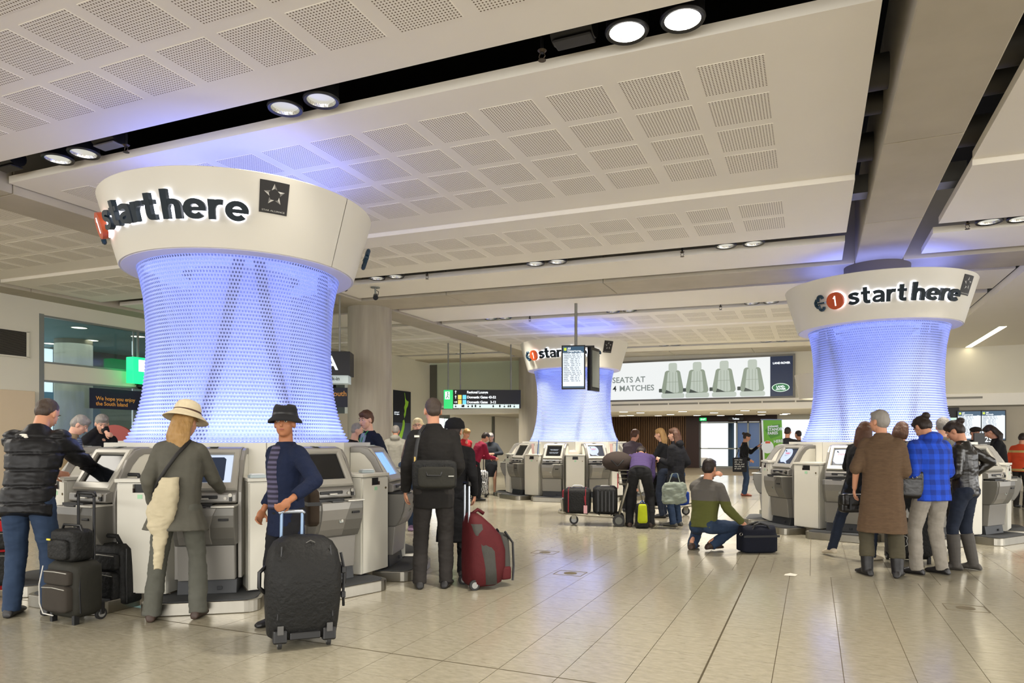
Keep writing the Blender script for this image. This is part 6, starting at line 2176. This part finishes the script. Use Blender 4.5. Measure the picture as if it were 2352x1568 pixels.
p = cyc(1317, 14.6, 0)
o = thing('departures_board', 'hanging departures screen on a ceiling pole before the middle illuminated column', 'screen', (p.x, p.y, 2.49), TH + R(-7))
rod(o, 0.05, 0.12, 0.90, 1.86, 0.032)
MB().bx(0.03, 0.07, 0.10, 0.14, 0.90, 0.94).bx(0.05, 0.44, 0.13, 0.17, 0.905, 0.935).build('support_arm', BLACK, o)
board(o, 0.50, 0.93, 'All\nDepartures', 17)
o2 = thing('arrivals_board', 'second hanging screen angled behind the departures screen, seen from its edge', 'screen', (p.x + 0.42 * CT - 0.32 * ST, p.y + 0.42 * ST + 0.32 * CT, 2.47), TH + R(-118))
b_2 = board(o2, 0.50, 0.93, 'All\nArrivals', 17)
MB().bx(-0.02, 0.02, 0.02, 0.06, 0.90, 0.96).build('bracket', BLACK, o2)
MB().bx(-0.20, 0.20, 0.09, 0.10, 0.08, 0.86).build('rear_frame', FRAME, o2)

p = cyc(1108, 21.0, 0)
o = thing('wayfinding_sign', 'long black hanging direction sign with a green exit panel at its left end', 'sign', (p.x, p.y, 2.39), TH + R(3))
W2 = 2.34 / 2
cb_ = MB().bx(-W2 + 0.28, W2, 0, 0.16, 0.0, 0.56).build('sign_box', BLACK, o, bevel=0.006)
MB().bx(-W2 + 0.29, W2 - 0.05, -0.006, 0.0, 0.0, 0.12).build('lit_strip', emission('strip_white', 'cfe0dc', 0.8), cb_)
g_ = MB().bx(-W2, -W2 + 0.27, -0.01, 0.17, -0.01, 0.55).build('exit_panel', GREEN, o)
MB().bx(-W2 + 0.04, -W2 + 0.18, -0.016, -0.01, 0.27, 0.50).build('exit_door', WHITEM, g_)
rb = MB().ell((-W2 + 0.12, -0.018, 0.46), (0.022, 0.004, 0.022)).tube([(-W2 + 0.12, -0.018, 0.43), (-W2 + 0.11, -0.018, 0.36), (-W2 + 0.07, -0.018, 0.29)], 0.012, 6).tube([(-W2 + 0.11, -0.018, 0.36), (-W2 + 0.15, -0.018, 0.32), (-W2 + 0.14, -0.018, 0.28)], 0.011, 6)
rb.tube([(-W2 + 0.12, -0.018, 0.42), (-W2 + 0.17, -0.018, 0.39)], 0.009, 6).build('running_figure', emission('figure_green', '0b8a44', 0.5), g_)
for k, (s_, z_) in enumerate((('Regional Lounge', 0.45), ('Domestic Gates 43-52', 0.30), ('Domestic Gates   3-12', 0.15))):
    flat_text('sign_text', s_, 0.105, WHITEM, cb_, (-W2 + 0.70, -0.004, z_), (R(90), 0, 0), 0.002, 0.002, space=0.92)
    ar = MB()
    cx_, cz_ = -W2 + 0.36, z_ + 0.035
    if k < 2:
        ar.bx(cx_ - 0.008, cx_ + 0.008, -0.006, -0.002, cz_ - 0.045, cz_ + 0.03).add([(cx_ - 0.035, -0.006, cz_ + 0.01), (cx_, -0.006, cz_ + 0.05), (cx_ + 0.035, -0.006, cz_ + 0.01), (cx_, -0.006, cz_ + 0.03)], [(0, 1, 2, 3)])
    else:
        ar.bx(cx_ - 0.045, cx_ + 0.03, -0.006, -0.002, cz_ - 0.008, cz_ + 0.008).add([(cx_ + 0.01, -0.006, cz_ - 0.035), (cx_ + 0.05, -0.006, cz_), (cx_ + 0.01, -0.006, cz_ + 0.035), (cx_ + 0.03, -0.006, cz_)], [(0, 1, 2, 3)])
    ar.build('arrow', WHITEM, cb_)
    if k:
        MB().bx(-W2 + 0.43, -W2 + 0.54, -0.006, -0.002, z_ - 0.03, z_ + 0.10).build('gate_icon', emission('icon_yellow', 'e6c34a', 0.9), cb_)
        MB().bx(-W2 + 0.57, -W2 + 0.68, -0.006, -0.002, z_ - 0.03, z_ + 0.10).build('gate_icon', emission('icon_cyan', '5cc3e6', 0.9), cb_)
PIC = mat('pictogram_dark', '16201e', 0.6)
for k, x in enumerate((0.36, 0.56, 0.60, 0.74, 0.86, 0.96, 1.10, 1.50, 1.70, 1.84, 1.96, 2.02, 2.14)):
    MB().bx(-W2 + x - 0.022, -W2 + x + 0.022, -0.009, -0.006, 0.03, 0.07 + 0.015 * (k % 3)).ell((-W2 + x, -0.0075, 0.098), (0.012, 0.002, 0.012)).build('pictogram', PIC, cb_)
for x in (-W2 + 0.13, -W2 + 0.50, W2 - 0.30):
    rod(o, x, 0.08, 0.55, 2.05, 0.022)

# lit advertising panel on the back wall
XL, XR, ZL, ZH = on_y(1378, YB), on_y(1822, YB), 2.80, 4.05
YF = YB - 0.10
o = thing('advertising_lightbox', 'wide backlit advertisement showing four pale car seats and a navy end panel', 'advertisement', ((XL + XR) / 2, YF, ZL))
HW, HH = (XR - XL) / 2, ZH - ZL
ADF = mat('ad_frame', '77756f', 0.4, 0.5)
for nm, a in (('frame_bar', (-HW, HW, 0, 0.1, -0.06, 0.0)), ('frame_bar', (-HW, HW, 0, 0.1, HH, HH + 0.06)), ('frame_bar', (HW - 0.01, HW + 0.06, 0, 0.1, -0.06, HH + 0.06)), ('frame_bar', (-HW - 0.06, -HW, 0, 0.1, -0.06, HH + 0.06))):
    MB().bx(*a).build(nm, ADF, o, bevel=0.006)
face = MB().bx(-HW, HW, 0.03, 0.08, 0, HH).build('lit_face', emission('ad_white', 'eef1f0', 0.66), o)
xn = on_y(1769, YF) - (XL + XR) / 2
MB().bx(xn, HW - 0.01, 0.02, 0.03, 0.0, HH).build('navy_end', emission('ad_navy', '12233f', 0.6), face)
AX = lambda px: on_y(px, YF) - (XL + XR) / 2
flat_text('brand_text', 'LAND ROVER', 0.088, WHITEM, face, (AX(1775), 0.015, HH - 0.24), (R(90), 0, 0), 0.002, 0.003, space=0.92)
ov = MB().cone((AX(1793), 0.018, 0.27), (AX(1793), 0.012, 0.27), 0.26, n=36).map(lambda q: V((q.x, q.y, 0.27 + (q.z - 0.27) * 0.52))).build('oval_badge', emission('badge_rim', 'c9dccb', 0.9), face)
MB().cone((AX(1793), 0.012, 0.27), (AX(1793), 0.008, 0.27), 0.235, n=36).map(lambda q: V((q.x, q.y, 0.27 + (q.z - 0.27) * 0.49))).build('badge_green', emission('badge_green', '1c6a3a', 0.7), ov)
flat_text('badge_text', 'LAND-', 0.085, WHITEM, ov, (AX(1793), 0.006, 0.275), (R(90), 0, 0), 0.002, 0.002, 'CENTER')
flat_text('badge_text', '-ROVER', 0.085, WHITEM, ov, (AX(1793), 0.006, 0.195), (R(90), 0, 0), 0.002, 0.002, 'CENTER')
ADG = emission('ad_grey_text', '8d9793', 0.5)
flat_text('slogan', 'SEATS AT', 0.27, ADG, face, (AX(1406), 0.02, HH - 0.66), (R(90), 0, 0), 0.002, 0.004)
flat_text('slogan', '4', 0.27, emission('ad_dark_text', '222a2c', 0.5), face, (AX(1407), 0.02, HH - 0.95), (R(90), 0, 0), 0.002, 0.003)
flat_text('slogan', 'MATCHES', 0.27, ADG, face, (AX(1422), 0.02, HH - 0.95), (R(90), 0, 0), 0.002, 0.004)
S1, S2, S3 = emission('seat_pale', 'c3ccbf', 0.6), emission('seat_mid', '9ba793', 0.55), emission('seat_dark', '4c544b', 0.5)


def poly(pts, y, m, parent, name):
    MB().add([(a, y, b) for a, b in pts], [tuple(range(len(pts)))]).build(name, m, parent)


def rrect(x0, x1, z0, z1, r, tx=0.0):
    out = []
    for cx_, cz_, a0 in ((x1 - r - tx, z1 - r, 0), (x0 + r + tx, z1 - r, 90), (x0 + r, z0 + r, 180), (x1 - r, z0 + r, 270)):
        out += [(cx_ + r * math.cos(R(a0 + 22.5 * k)), cz_ + r * math.sin(R(a0 + 22.5 * k))) for k in range(5)]
    return out


for px in (1545, 1601, 1663, 1728):
    c_ = AX(px)
    st_ = thing('_', None, None) if False else None
    base = MB().add([(a, 0.024, b) for a, b in rrect(c_ - 0.38, c_ + 0.36, 0.17, 0.94, 0.10, 0.11)], [tuple(range(20))]).build('printed_seat', S2, face)
    poly(rrect(c_ - 0.14, c_ + 0.14, 0.90, 1.19, 0.07), 0.022, S1, base, 'headrest')
    poly(rrect(c_ - 0.22, c_ + 0.20, 0.20, 0.90, 0.06, 0.05), 0.021, S1, base, 'seat_centre')
    poly(rrect(c_ - 0.38, c_ + 0.38, 0.02, 0.18, 0.06), 0.022, S1, base, 'cushion')
    for xx in (-0.1, 0.0, 0.09):
        poly([(c_ + xx - 0.006, 0.20), (c_ + xx + 0.006, 0.20), (c_ + xx + 0.006, 0.88), (c_ + xx - 0.006, 0.88)], 0.019, S2, base, 'seat_seam')
    poly([(c_ - 0.20, 0.55), (c_ + 0.19, 0.55), (c_ + 0.19, 0.562), (c_ - 0.20, 0.562)], 0.018, S2, base, 'seat_seam')
    poly([(c_ - 0.26, 0.18), (c_ + 0.05, 0.18), (c_ - 0.22, 0.30)], 0.018, S3, base, 'seat_shadow')
    poly(rrect(c_ - 0.46, c_ - 0.36, 0.22, 0.34, 0.02), 0.018, S3, base, 'armrest_hinge')

# small signs over the corridor
for px, py, w, h, m, nm, lab, txt in ((1615, 960, 0.34, 0.16, GREEN, 'exit_sign', 'small green exit sign above the bright doorway', 'EXIT'), (1690, 960, 0.75, 0.16, BLACK, 'toilet_sign', 'small black direction sign over the blue glass door', 'Toilets')):
    p = cyc(px, 36.0 if px < 1650 else 35.0, 2.52)
    o = thing(nm, lab, 'sign', p)
    bx_ = MB().bx(-w / 2, w / 2, 0, 0.06, -h / 2, h / 2).bx(-0.01, 0.01, 0.02, 0.04, h / 2, h / 2 + 0.12).build('sign_box', m, o)
    flat_text('sign_text', txt, 0.12, WHITEM, bx_, (0.0, -0.006, -0.045), (R(90), 0, 0), 0.002, 0.002, 'CENTER')

# pull-up banner
p = cyc(1777, 13.2, 0)
o = thing('fares_banner', 'green and white pull-up banner advertising standby fares', 'banner', p, TH + R(4))
bm_ = MB().bx(-0.20, 0.20, 0, 0.012, 0.08, 1.80).map(lambda q: V((q.x - 0.045 * (q.z - 0.9), q.y, q.z))).build('banner_sheet', mat('banner_green', '6fb024', 0.5), o)
MB().bx(-0.24, 0.24, -0.10, 0.10, 0.0, 0.08).build('banner_base', FRAME, o, bevel=0.01)
MB().bx(-0.205, 0.205, -0.008, 0.02, 1.795, 1.815).map(lambda q: V((q.x - 0.0405, q.y, q.z))).build('top_rail', FRAME, o)
BW = mat('banner_white', 'eef2e4', 0.5)
MB().bx(-0.205, -0.17, -0.003, 0, 0.1, 1.79).map(lambda q: V((q.x - 0.045 * (q.z - 0.9), q.y, q.z))).build('white_margin', BW, bm_)
MB().add([(x, -0.003, z) for x, z in ((-0.17, 1.60), (-0.08, 1.69), (0.12, 1.72), (0.12, 1.50), (-0.06, 1.44))], [(0, 1, 2, 3, 4)]).build('tag_shape', mat('banner_dark_green', '4f8f1a', 0.5), bm_)
for s_, z_, sz in (('grabaseat', 1.655, 0.055), ('STANDBY', 1.585, 0.075), ('FARES', 1.515, 0.075)):
    flat_text('banner_text', s_, sz, BW, bm_, (-0.12, -0.006, z_), (R(90), R(-4), 0), 0.001, 0.002)
flat_text('banner_text', 'HERE', 0.08, BW, bm_, (0.0, -0.006, 1.36), (R(90), R(-4), 0), 0.001, 0.002)
MB().cone((-0.12, -0.002, 1.28), (-0.12, -0.004, 1.28), 0.12, n=28).build('white_roundel', BW, bm_)
MB().bx(-0.165, -0.07, -0.008, -0.004, 1.35, 1.39).build('orange_label', mat('label_orange', 'd9602a', 0.5), bm_)

# small rounded sign drum beyond the right column
p = cyc(1900, 18.2, 0)
o = thing('small_sign_drum', 'small white tapered sign drum peeping out left of the right illuminated column', 'sign', p, TH)
MB().lathe([(0.66, 2.52), (0.68, 2.50), (0.80, 3.14), (0.78, 3.15), (0.0, 3.15)], 48, cap=False).build('drum_shell', mat('cap_cream', 'd6d2c6', 0.45), o, smooth='auto')
MB().lathe([(0.0, 2.53), (0.66, 2.52)], 40, cap=False).build('drum_soffit', mat('drum_soffit_glow', 'f2ead2', 0.5, emit=0.5), o)
flat_text('drum_letter', 'N', 0.24, NAVYL, o, (-0.55, -0.545, 2.75), (R(82), 0, R(-42)), 0.03, 0.01)
rod(o, 0, 0, 3.15, 4.2, 0.03)

# A sign, banners, exit light and map on the left
p = cyc(776, 13.9, 0)
o = thing('zone_letter_sign', 'black box sign with a lit letter A between near column and concrete column', 'sign', (p.x, p.y, 2.72), TH + R(4))
bx_ = MB().bx(-0.42, 0.24, 0, 0.5, 0, 0.48).build('sign_box', BLACK, o, bevel=0.006)
flat_text('sign_letter', 'A', 0.40, WHITEM, bx_, (-0.27, -0.006, 0.11), (R(90), 0, 0), 0.004, 0.006)
w_ = MB().bx(-0.40, 0.20, 0.02, 0.4, -0.16, 0.0).build('lower_strip', mat('pale_strip', 'a9b5b5', 0.5, emit=0.2), o)
flat_text('strip_text', 'Check-in', 0.10, PIC, w_, (-0.33, 0.014, -0.10), (R(90), 0, 0), 0.002, 0.001)
rod(o, 0.0, 0.2, 0.48, 1.75, 0.02)
NAVB = mat('banner_navy', '0f1230', 0.5)
ORT = mat('banner_orange', 'c98a3c', 0.5, emit=0.15)


def wall_banner(y0, y1, z0, z1, label, txt, size, tz, off, x=XW + 0.03):
    o = thing('welcome_banner', label, 'banner', (x, (y0 + y1) / 2, z0), R(90))
    L = (y1 - y0) / 2
    s_ = MB().bx(-L, L, 0, 0.012, 0, z1 - z0).build('banner_sheet', NAVB, o)
    flat_text('banner_text', txt, size, ORT, s_, (-L + off, -0.004, tz), (R(90), 0, 0), 0.002, 0.002)
    return o


wall_banner(10.67, 14.0, 2.15, 2.62, 'dark navy banner reading We hope you enjoy the South Island on the left glazing', 'We hope you enjoy\nthe South Island', 0.125, 0.20, 0.15)
p = cyc(784, 18.5, 0)
o = thing('welcome_banner', 'navy banner with orange South Island lettering beside the concrete column', 'banner', (p.x, p.y, 2.30), TH)
s_ = MB().bx(-0.75, 0.75, 0, 0.012, 0, 0.52).build('banner_sheet', NAVB, o)
flat_text('banner_text', 'the South Island', 0.19, ORT, s_, (-0.60, -0.004, 0.30), (R(90), 0, 0), 0.002, 0.003)
rod(o, 0.6, 0.02, 0.5, 2.1, 0.012)
rod(o, -0.6, 0.02, 0.5, 2.1, 0.012)
o = thing('partition_panel', 'pale freestanding panel below the second banner', 'panel', (p.x, p.y + 0.5, 0), TH)
MB().bx(-0.9, 0.25, 0, 0.04, 0.05, 2.15).build('panel_board', mat('panel_cream', 'b7ae98', 0.6), o)
MB().bx(-0.9, 0.25, -0.01, 0.05, 0, 0.05).bx(-0.02, 0.0, -0.01, 0.0, 0.05, 2.15).build('panel_frame', FRAME, o)
o = thing('green_exit_light', 'tall glowing green exit box on the left wall beside the nearest column', 'sign', (XW + 0.35, 11.65, 2.78), R(90))
MB().bx(-0.20, 0.28, -0.10, 0.14, 0, 0.62).build('light_box', emission('exit_green_bright', '18d874', 1.6), o, bevel=0.01)
MB().bx(-0.05, 0.20, -0.115, -0.10, 0.28, 0.56).build('exit_figure', WHITEM, o)
MB().bx(0.0, 0.04, 0.0, 0.04, 0.62, 1.25).bx(-0.02, 0.06, 0.0, 0.35, 0.3, 0.34).build('bracket', FRAME, o)
o = thing('dome_camera', 'small dark dome camera under the white band of the left glazing', 'camera', (XW + 0.06, 11.9, 2.78))
MB().ell((0.06, 0, -0.04), (0.09, 0.09, 0.07)).build('dome', BLACK, o, True)
MB().bx(0.0, 0.13, -0.10, 0.10, -0.01, 0.02).build('mount', BLACK, o)
# map poster
o = thing('island_map_poster', 'tall dark poster with a lime green map of two islands past the concrete column', 'poster', (-13.58, 21.33, 0.85), R(90))
ps = MB().bx(-0.62, 0.52, 0, 0.02, 0, 2.35).build('poster_sheet', mat('poster_navy', '0e1428', 0.5), o)
MB().bx(-0.62, 0.52, -0.004, 0, 0, 1.2).build('poster_dusk', mat('poster_slate', '3f4a60', 0.5), ps)
LIME = mat('map_lime', '84b52c', 0.5, emit=0.1)
MB().add([(x * 0.9, -0.008, z) for x, z in ((0.08, 2.30), (0.12, 2.28), (0.16, 2.10), (0.24, 2.02), (0.40, 1.98), (0.34, 1.82), (0.24, 1.72), (0.18, 1.50), (0.08, 1.36), (0.04, 1.50), (0.10, 1.62), (0.06, 1.76), (0.14, 1.90), (0.12, 2.10))], [tuple(range(14))]).build('north_island', LIME, ps)
MB().add([(x * 0.9, -0.008, z) for x, z in ((0.06, 1.32), (0.12, 1.20), (0.08, 1.02), (0.0, 0.86), (-0.06, 0.72), (-0.22, 0.46), (-0.42, 0.34), (-0.56, 0.40), (-0.50, 0.56), (-0.30, 0.76), (-0.14, 0.94), (-0.06, 1.12), (-0.04, 1.28))], [tuple(range(13))]).build('south_island', LIME, ps)
flat_text('poster_text', 'gateway of\nthe regions', 0.07, WHITEM, ps, (-0.58, -0.008, 1.55), (R(90), 0, 0), 0.001)

# round red and white sign behind the drum counter
p = cyc(262, 10.4, 0)
o = thing('round_red_sign', 'curved red and white sign board behind the left end of the drum counter', 'sign', p, TH)
MB().cone((0, 0, 1.30), (0, 0.04, 1.30), 0.34, n=40).build('red_disc', mat('sign_red', '8e2f22', 0.5), o)
MB().bx(-0.31, 0.31, -0.01, 0.05, 1.28, 1.40).build('white_band', WHITE, o)
MB().cone((0, 0.02, 0), (0, 0.02, 1.0), 0.03, n=12).lathe([(0.22, 0), (0.22, 0.02), (0.0, 0.03)], 24).build('stand', FRAME, o)

# wall screens at the right
for px, head, lab in ((2226, 'All\nDepartures', 'left of the two wall screens at the far right, showing departures'), (2281, 'All\nArrivals', 'right of the two wall screens at the far right, showing arrivals')):
    x = on_y(px, YB - 0.2)
    o = thing('wall_screen', lab, 'screen', (x, YB - 0.22, 1.40), 0)
    board(o, 0.60, 0.86, head, 15)
    MB().bx(-0.1, 0.1, 0.09, 0.22, 0.3, 0.6).build('wall_bracket', BLACK, o)
o = thing('wall_speaker', 'black loudspeaker box on the concrete wall right of the right column', 'speaker', (on_y(2180, 23.1), 23.12, 1.95))
MB().bx(-0.25, 0.25, 0, 0.18, 0.12, 0.40).build('speaker_box', BLACK, o, bevel=0.01)
MB().bx(-0.05, 0.30, -0.01, 0.0, 0.0, 0.11).build('lit_label', emission('label_pale', 'b9d8c8', 0.8), o)
p = cyc(2264, 13.2, 1.30)
o = thing('counter_number_sign', 'small black sign reading 25 between the flat cap and the long-haired woman', 'sign', (p.x, p.y, 0), TH)
s_ = MB().bx(-0.22, 0.22, 0, 0.03, 1.32, 1.55).build('sign_plate', BLACK, o, bevel=0.004)
flat_text('sign_text', '25', 0.14, WHITEM, s_, (-0.02, -0.004, 1.38), (R(90), 0, 0), 0.002, 0.001)
MB().cone((0, 0.015, 0.02), (0, 0.015, 1.32), 0.02, n=12).lathe([(0.2, 0), (0.2, 0.02), (0, 0.03)], 24).build('stand', FRAME, o)

# cameras, sprinklers and slot speakers on the ceiling
def ceiling_camera(px, d, z, label, sw):
    p = cyc(px, d, 0)
    zt = zc(p.x, z)
    o = thing('ceiling_camera', label, 'camera', (p.x, p.y, zt), TH + sw)
    MB().lathe([(0.09, 0.0), (0.09, -0.015), (0.0, -0.02)], 20).build('ceiling_plate', FRAME, o)
    MB().cone((0, 0, -0.015), (0, 0, -0.16), 0.016, n=10).build('stem', FRAME, o)
    MB().cone((0.0, 0.06, -0.15), (0.02, -0.15, -0.23), 0.045, n=16).cone((0.02, -0.15, -0.23), (0.022, -0.17, -0.238), 0.05, n=16).build('camera_body', BLACK, o, smooth='auto')
    MB().tube([(0, 0, -0.05), (0.06, 0.03, -0.08), (0.05, 0.06, -0.14)], 0.006, 6).build('cable', BLACK, o)


ceiling_camera(785, 12.6, 4.242, 'small surveillance camera left of the concrete column top', 0.5)
ceiling_camera(862, 13.4, 4.242, 'small surveillance camera right at the top of the concrete column', 0.1)
for px, Y, z, lab in ((1245, 4.9, 4.36, 'sprinkler head in the nearest slot left of the bright lamps'), (290, 4.9, 4.42, 'sprinkler head in the nearest slot above the column cap'),
                      (1567, 10.7, 4.28, 'sprinkler hanging in the second slot right of its middle lamps'), (981, 10.7, 4.36, 'sprinkler hanging in the second slot near the concrete column'), (1217, 15.35, 4.34, 'sprinkler in the slot above the departures screen'),
                      (1655, 15.35, 4.28, 'sprinkler in the slot between the two far illuminated columns'), (2222, 10.7, 4.25, 'sprinkler beside the lamps at the right edge')):
    x = on_y(px, Y)
    o = thing('sprinkler', lab, 'sprinkler', (x, Y, z))
    MB().cone((0, 0, 0.12), (0, 0, -0.02), 0.014, n=10).build('pipe_drop', BLACK, o)
    MB().lathe([(0.035, 0.0), (0.02, -0.015), (0.0, -0.02)], 14).lathe([(0.0, -0.075), (0.03, -0.075), (0.03, -0.07), (0.0, -0.068)], 14).tube([(-0.015, 0, -0.015), (-0.025, 0, -0.045), (-0.005, 0, -0.07)], 0.004, 6).tube([(0.015, 0, -0.015), (0.025, 0, -0.045), (0.005, 0, -0.07)], 0.004, 6).build('sprinkler_head', mat('sprinkler_bronze', '4a4034', 0.4, 0.7), o)
for px, lab in ((1318, 'black loudspeaker in the nearest slot left of the bright lamps'), (250, 'pale-fronted loudspeaker in the nearest slot above the column cap'), (20, 'black tubular fitting at the left end of the nearest slot')):
    x = on_y(px, 4.9)
    o = thing('slot_speaker', lab, 'speaker', (x, 4.9, zc(x, 4.36)), R(0))
    MB().cone((-0.16, 0, 0.08), (0.16, 0, 0.08), 0.10, n=18).build('speaker_body', BLACK, o, smooth='auto')
    MB().bx(-0.15, 0.15, -0.07, 0.07, -0.03, -0.01).build('speaker_front', mat('speaker_grille', '6d6b66', 0.5) if px == 250 else BLACK, o, bevel=0.01)
    MB().bx(-0.01, 0.01, -0.01, 0.01, 0.17, 0.8).build('hanger', BLACK, o)

# ------------------------------------------------------------------ kiosk states and labels
KL = {('left', -81): 'kiosk at the far left of the near column, behind the padded jacket', ('left', -45): 'kiosk with a dark screen angled left, used by the man in the padded jacket',
      ('left', -9): 'kiosk directly behind the woman in the cream hat, its screen half lit', ('left', 27): 'kiosk with a dark blank screen right of the man in the trilby',
      ('left', 63): 'kiosk with a glowing blue screen seen side-on near the tall man in black', ('left', 99): 'kiosk turned away at the far right of the near column',
      ('right', -86): 'outermost kiosk seen side-on at the left of the right column', ('right', -50): 'kiosk showing a hello screen turned left, right column',
      ('right', -14): 'kiosk with a bright hello screen beside the brown shawl', ('right', 22): 'kiosk hidden behind the teenager in the blue hoodie',
      ('right', 58): 'kiosk with a grey screen right of the leather jacket', ('right', 94): 'kiosk just behind the last one at the right edge',
      ('middle', -89): 'kiosk turned away at the far left of the middle column', ('middle', -53): 'kiosk with a dark screen nearest the airline attendant',
      ('middle', -17): 'kiosk with a white text message on a dark screen, middle column', ('middle', 19): 'kiosk with a hello screen right below the departures screen',
      ('middle', 55): 'kiosk of the middle column hidden behind the loaded trolley', ('middle', 91): 'kiosk turned away at the right of the middle column',
      ('left_cab', -99): 'white bin cabinet turned away at the left of the near column', ('left_cab', -63): 'white bin cabinet half hidden behind the padded jacket',
      ('left_cab', -27): 'white bin cabinet behind the black wheeled backpack', ('left_cab', 9): 'white bin cabinet between the hat woman and the trilby man',
      ('left_cab', 45): 'white bin cabinet right of the dark-screen kiosk, near column', ('left_cab', 81): 'white bin cabinet turned away right of the blue-screen kiosk',
      ('right_cab', -104): 'white bin cabinet turned away behind the outermost kiosk, right column', ('right_cab', -68): 'narrow white bin cabinet between the two left kiosks of the right column',
      ('right_cab', -32): 'white bin cabinet between the two hello-screen kiosks of the right column', ('right_cab', 4): 'white bin cabinet hidden behind the brown shawl',
      ('right_cab', 40): 'white bin cabinet right of the young woman in leather', ('right_cab', 112): 'white bin cabinet turned away at the right edge behind the last kiosk', ('middle_cab', 109): 'white bin cabinet facing away at the back right of the middle column',
      ('right_cab', 76): 'white bin cabinet between the last kiosks at the right edge',
      ('middle_cab', -107): 'white bin cabinet turned away at the left of the middle column', ('middle_cab', -71): 'white bin cabinet beside the airline attendant',
      ('middle_cab', -35): 'white bin cabinet left of the text-screen kiosk, middle column', ('middle_cab', 1): 'white bin cabinet below the departures screen with a pink box on top',
      ('middle_cab', 37): 'white bin cabinet right of the hello kiosk, behind the trolley basket', ('middle_cab', 73): 'white bin cabinet turned away at the right of the middle column'}
for (which, rel), o in sorted(ALLK.items(), key=lambda q: (q[0][0], q[0][1])):
    best = min((abs(k[1] - rel), k) for k in KL if k[0] == which)
    print('KK', which, rel, best[0])
    o['label'] = KL[best[1]]
    r_ = best[1][1]
    if (which, r_) in (('right', -50), ('right', -14), ('middle', 19)):
        screen_hello(o)
    elif (which, r_) == ('middle', -17):
        screen_text(o)
    elif (which, r_) == ('left', -9):
        screen_window(o)
    elif (which, r_) in (('left', 63), ('right', 22)):
        for c in o.children:
            if c.name.startswith('screen') and not c.name.startswith('screen_'):
                c.data = c.data.copy()
                c.data.materials.clear()
                c.data.materials.append(SCRB)
p = cyc(1316, 16.1, 1.083)
o = thing('pink_leaflet_box', 'low pale pink leaflet box on the cabinet below the departures screen', 'box', p, TH)
MB().box((0, 0, 0.03), (0.20, 0.10, 0.06)).build('box_tray', mat('pale_pink', 'd9bcb2', 0.6), o)
MB().box((0, 0.02, 0.075), (0.18, 0.04, 0.05)).build('leaflets', mat('leaflet_paper', 'd6dadb', 0.6), o)
bpy.data.scenes.remove(TMP)
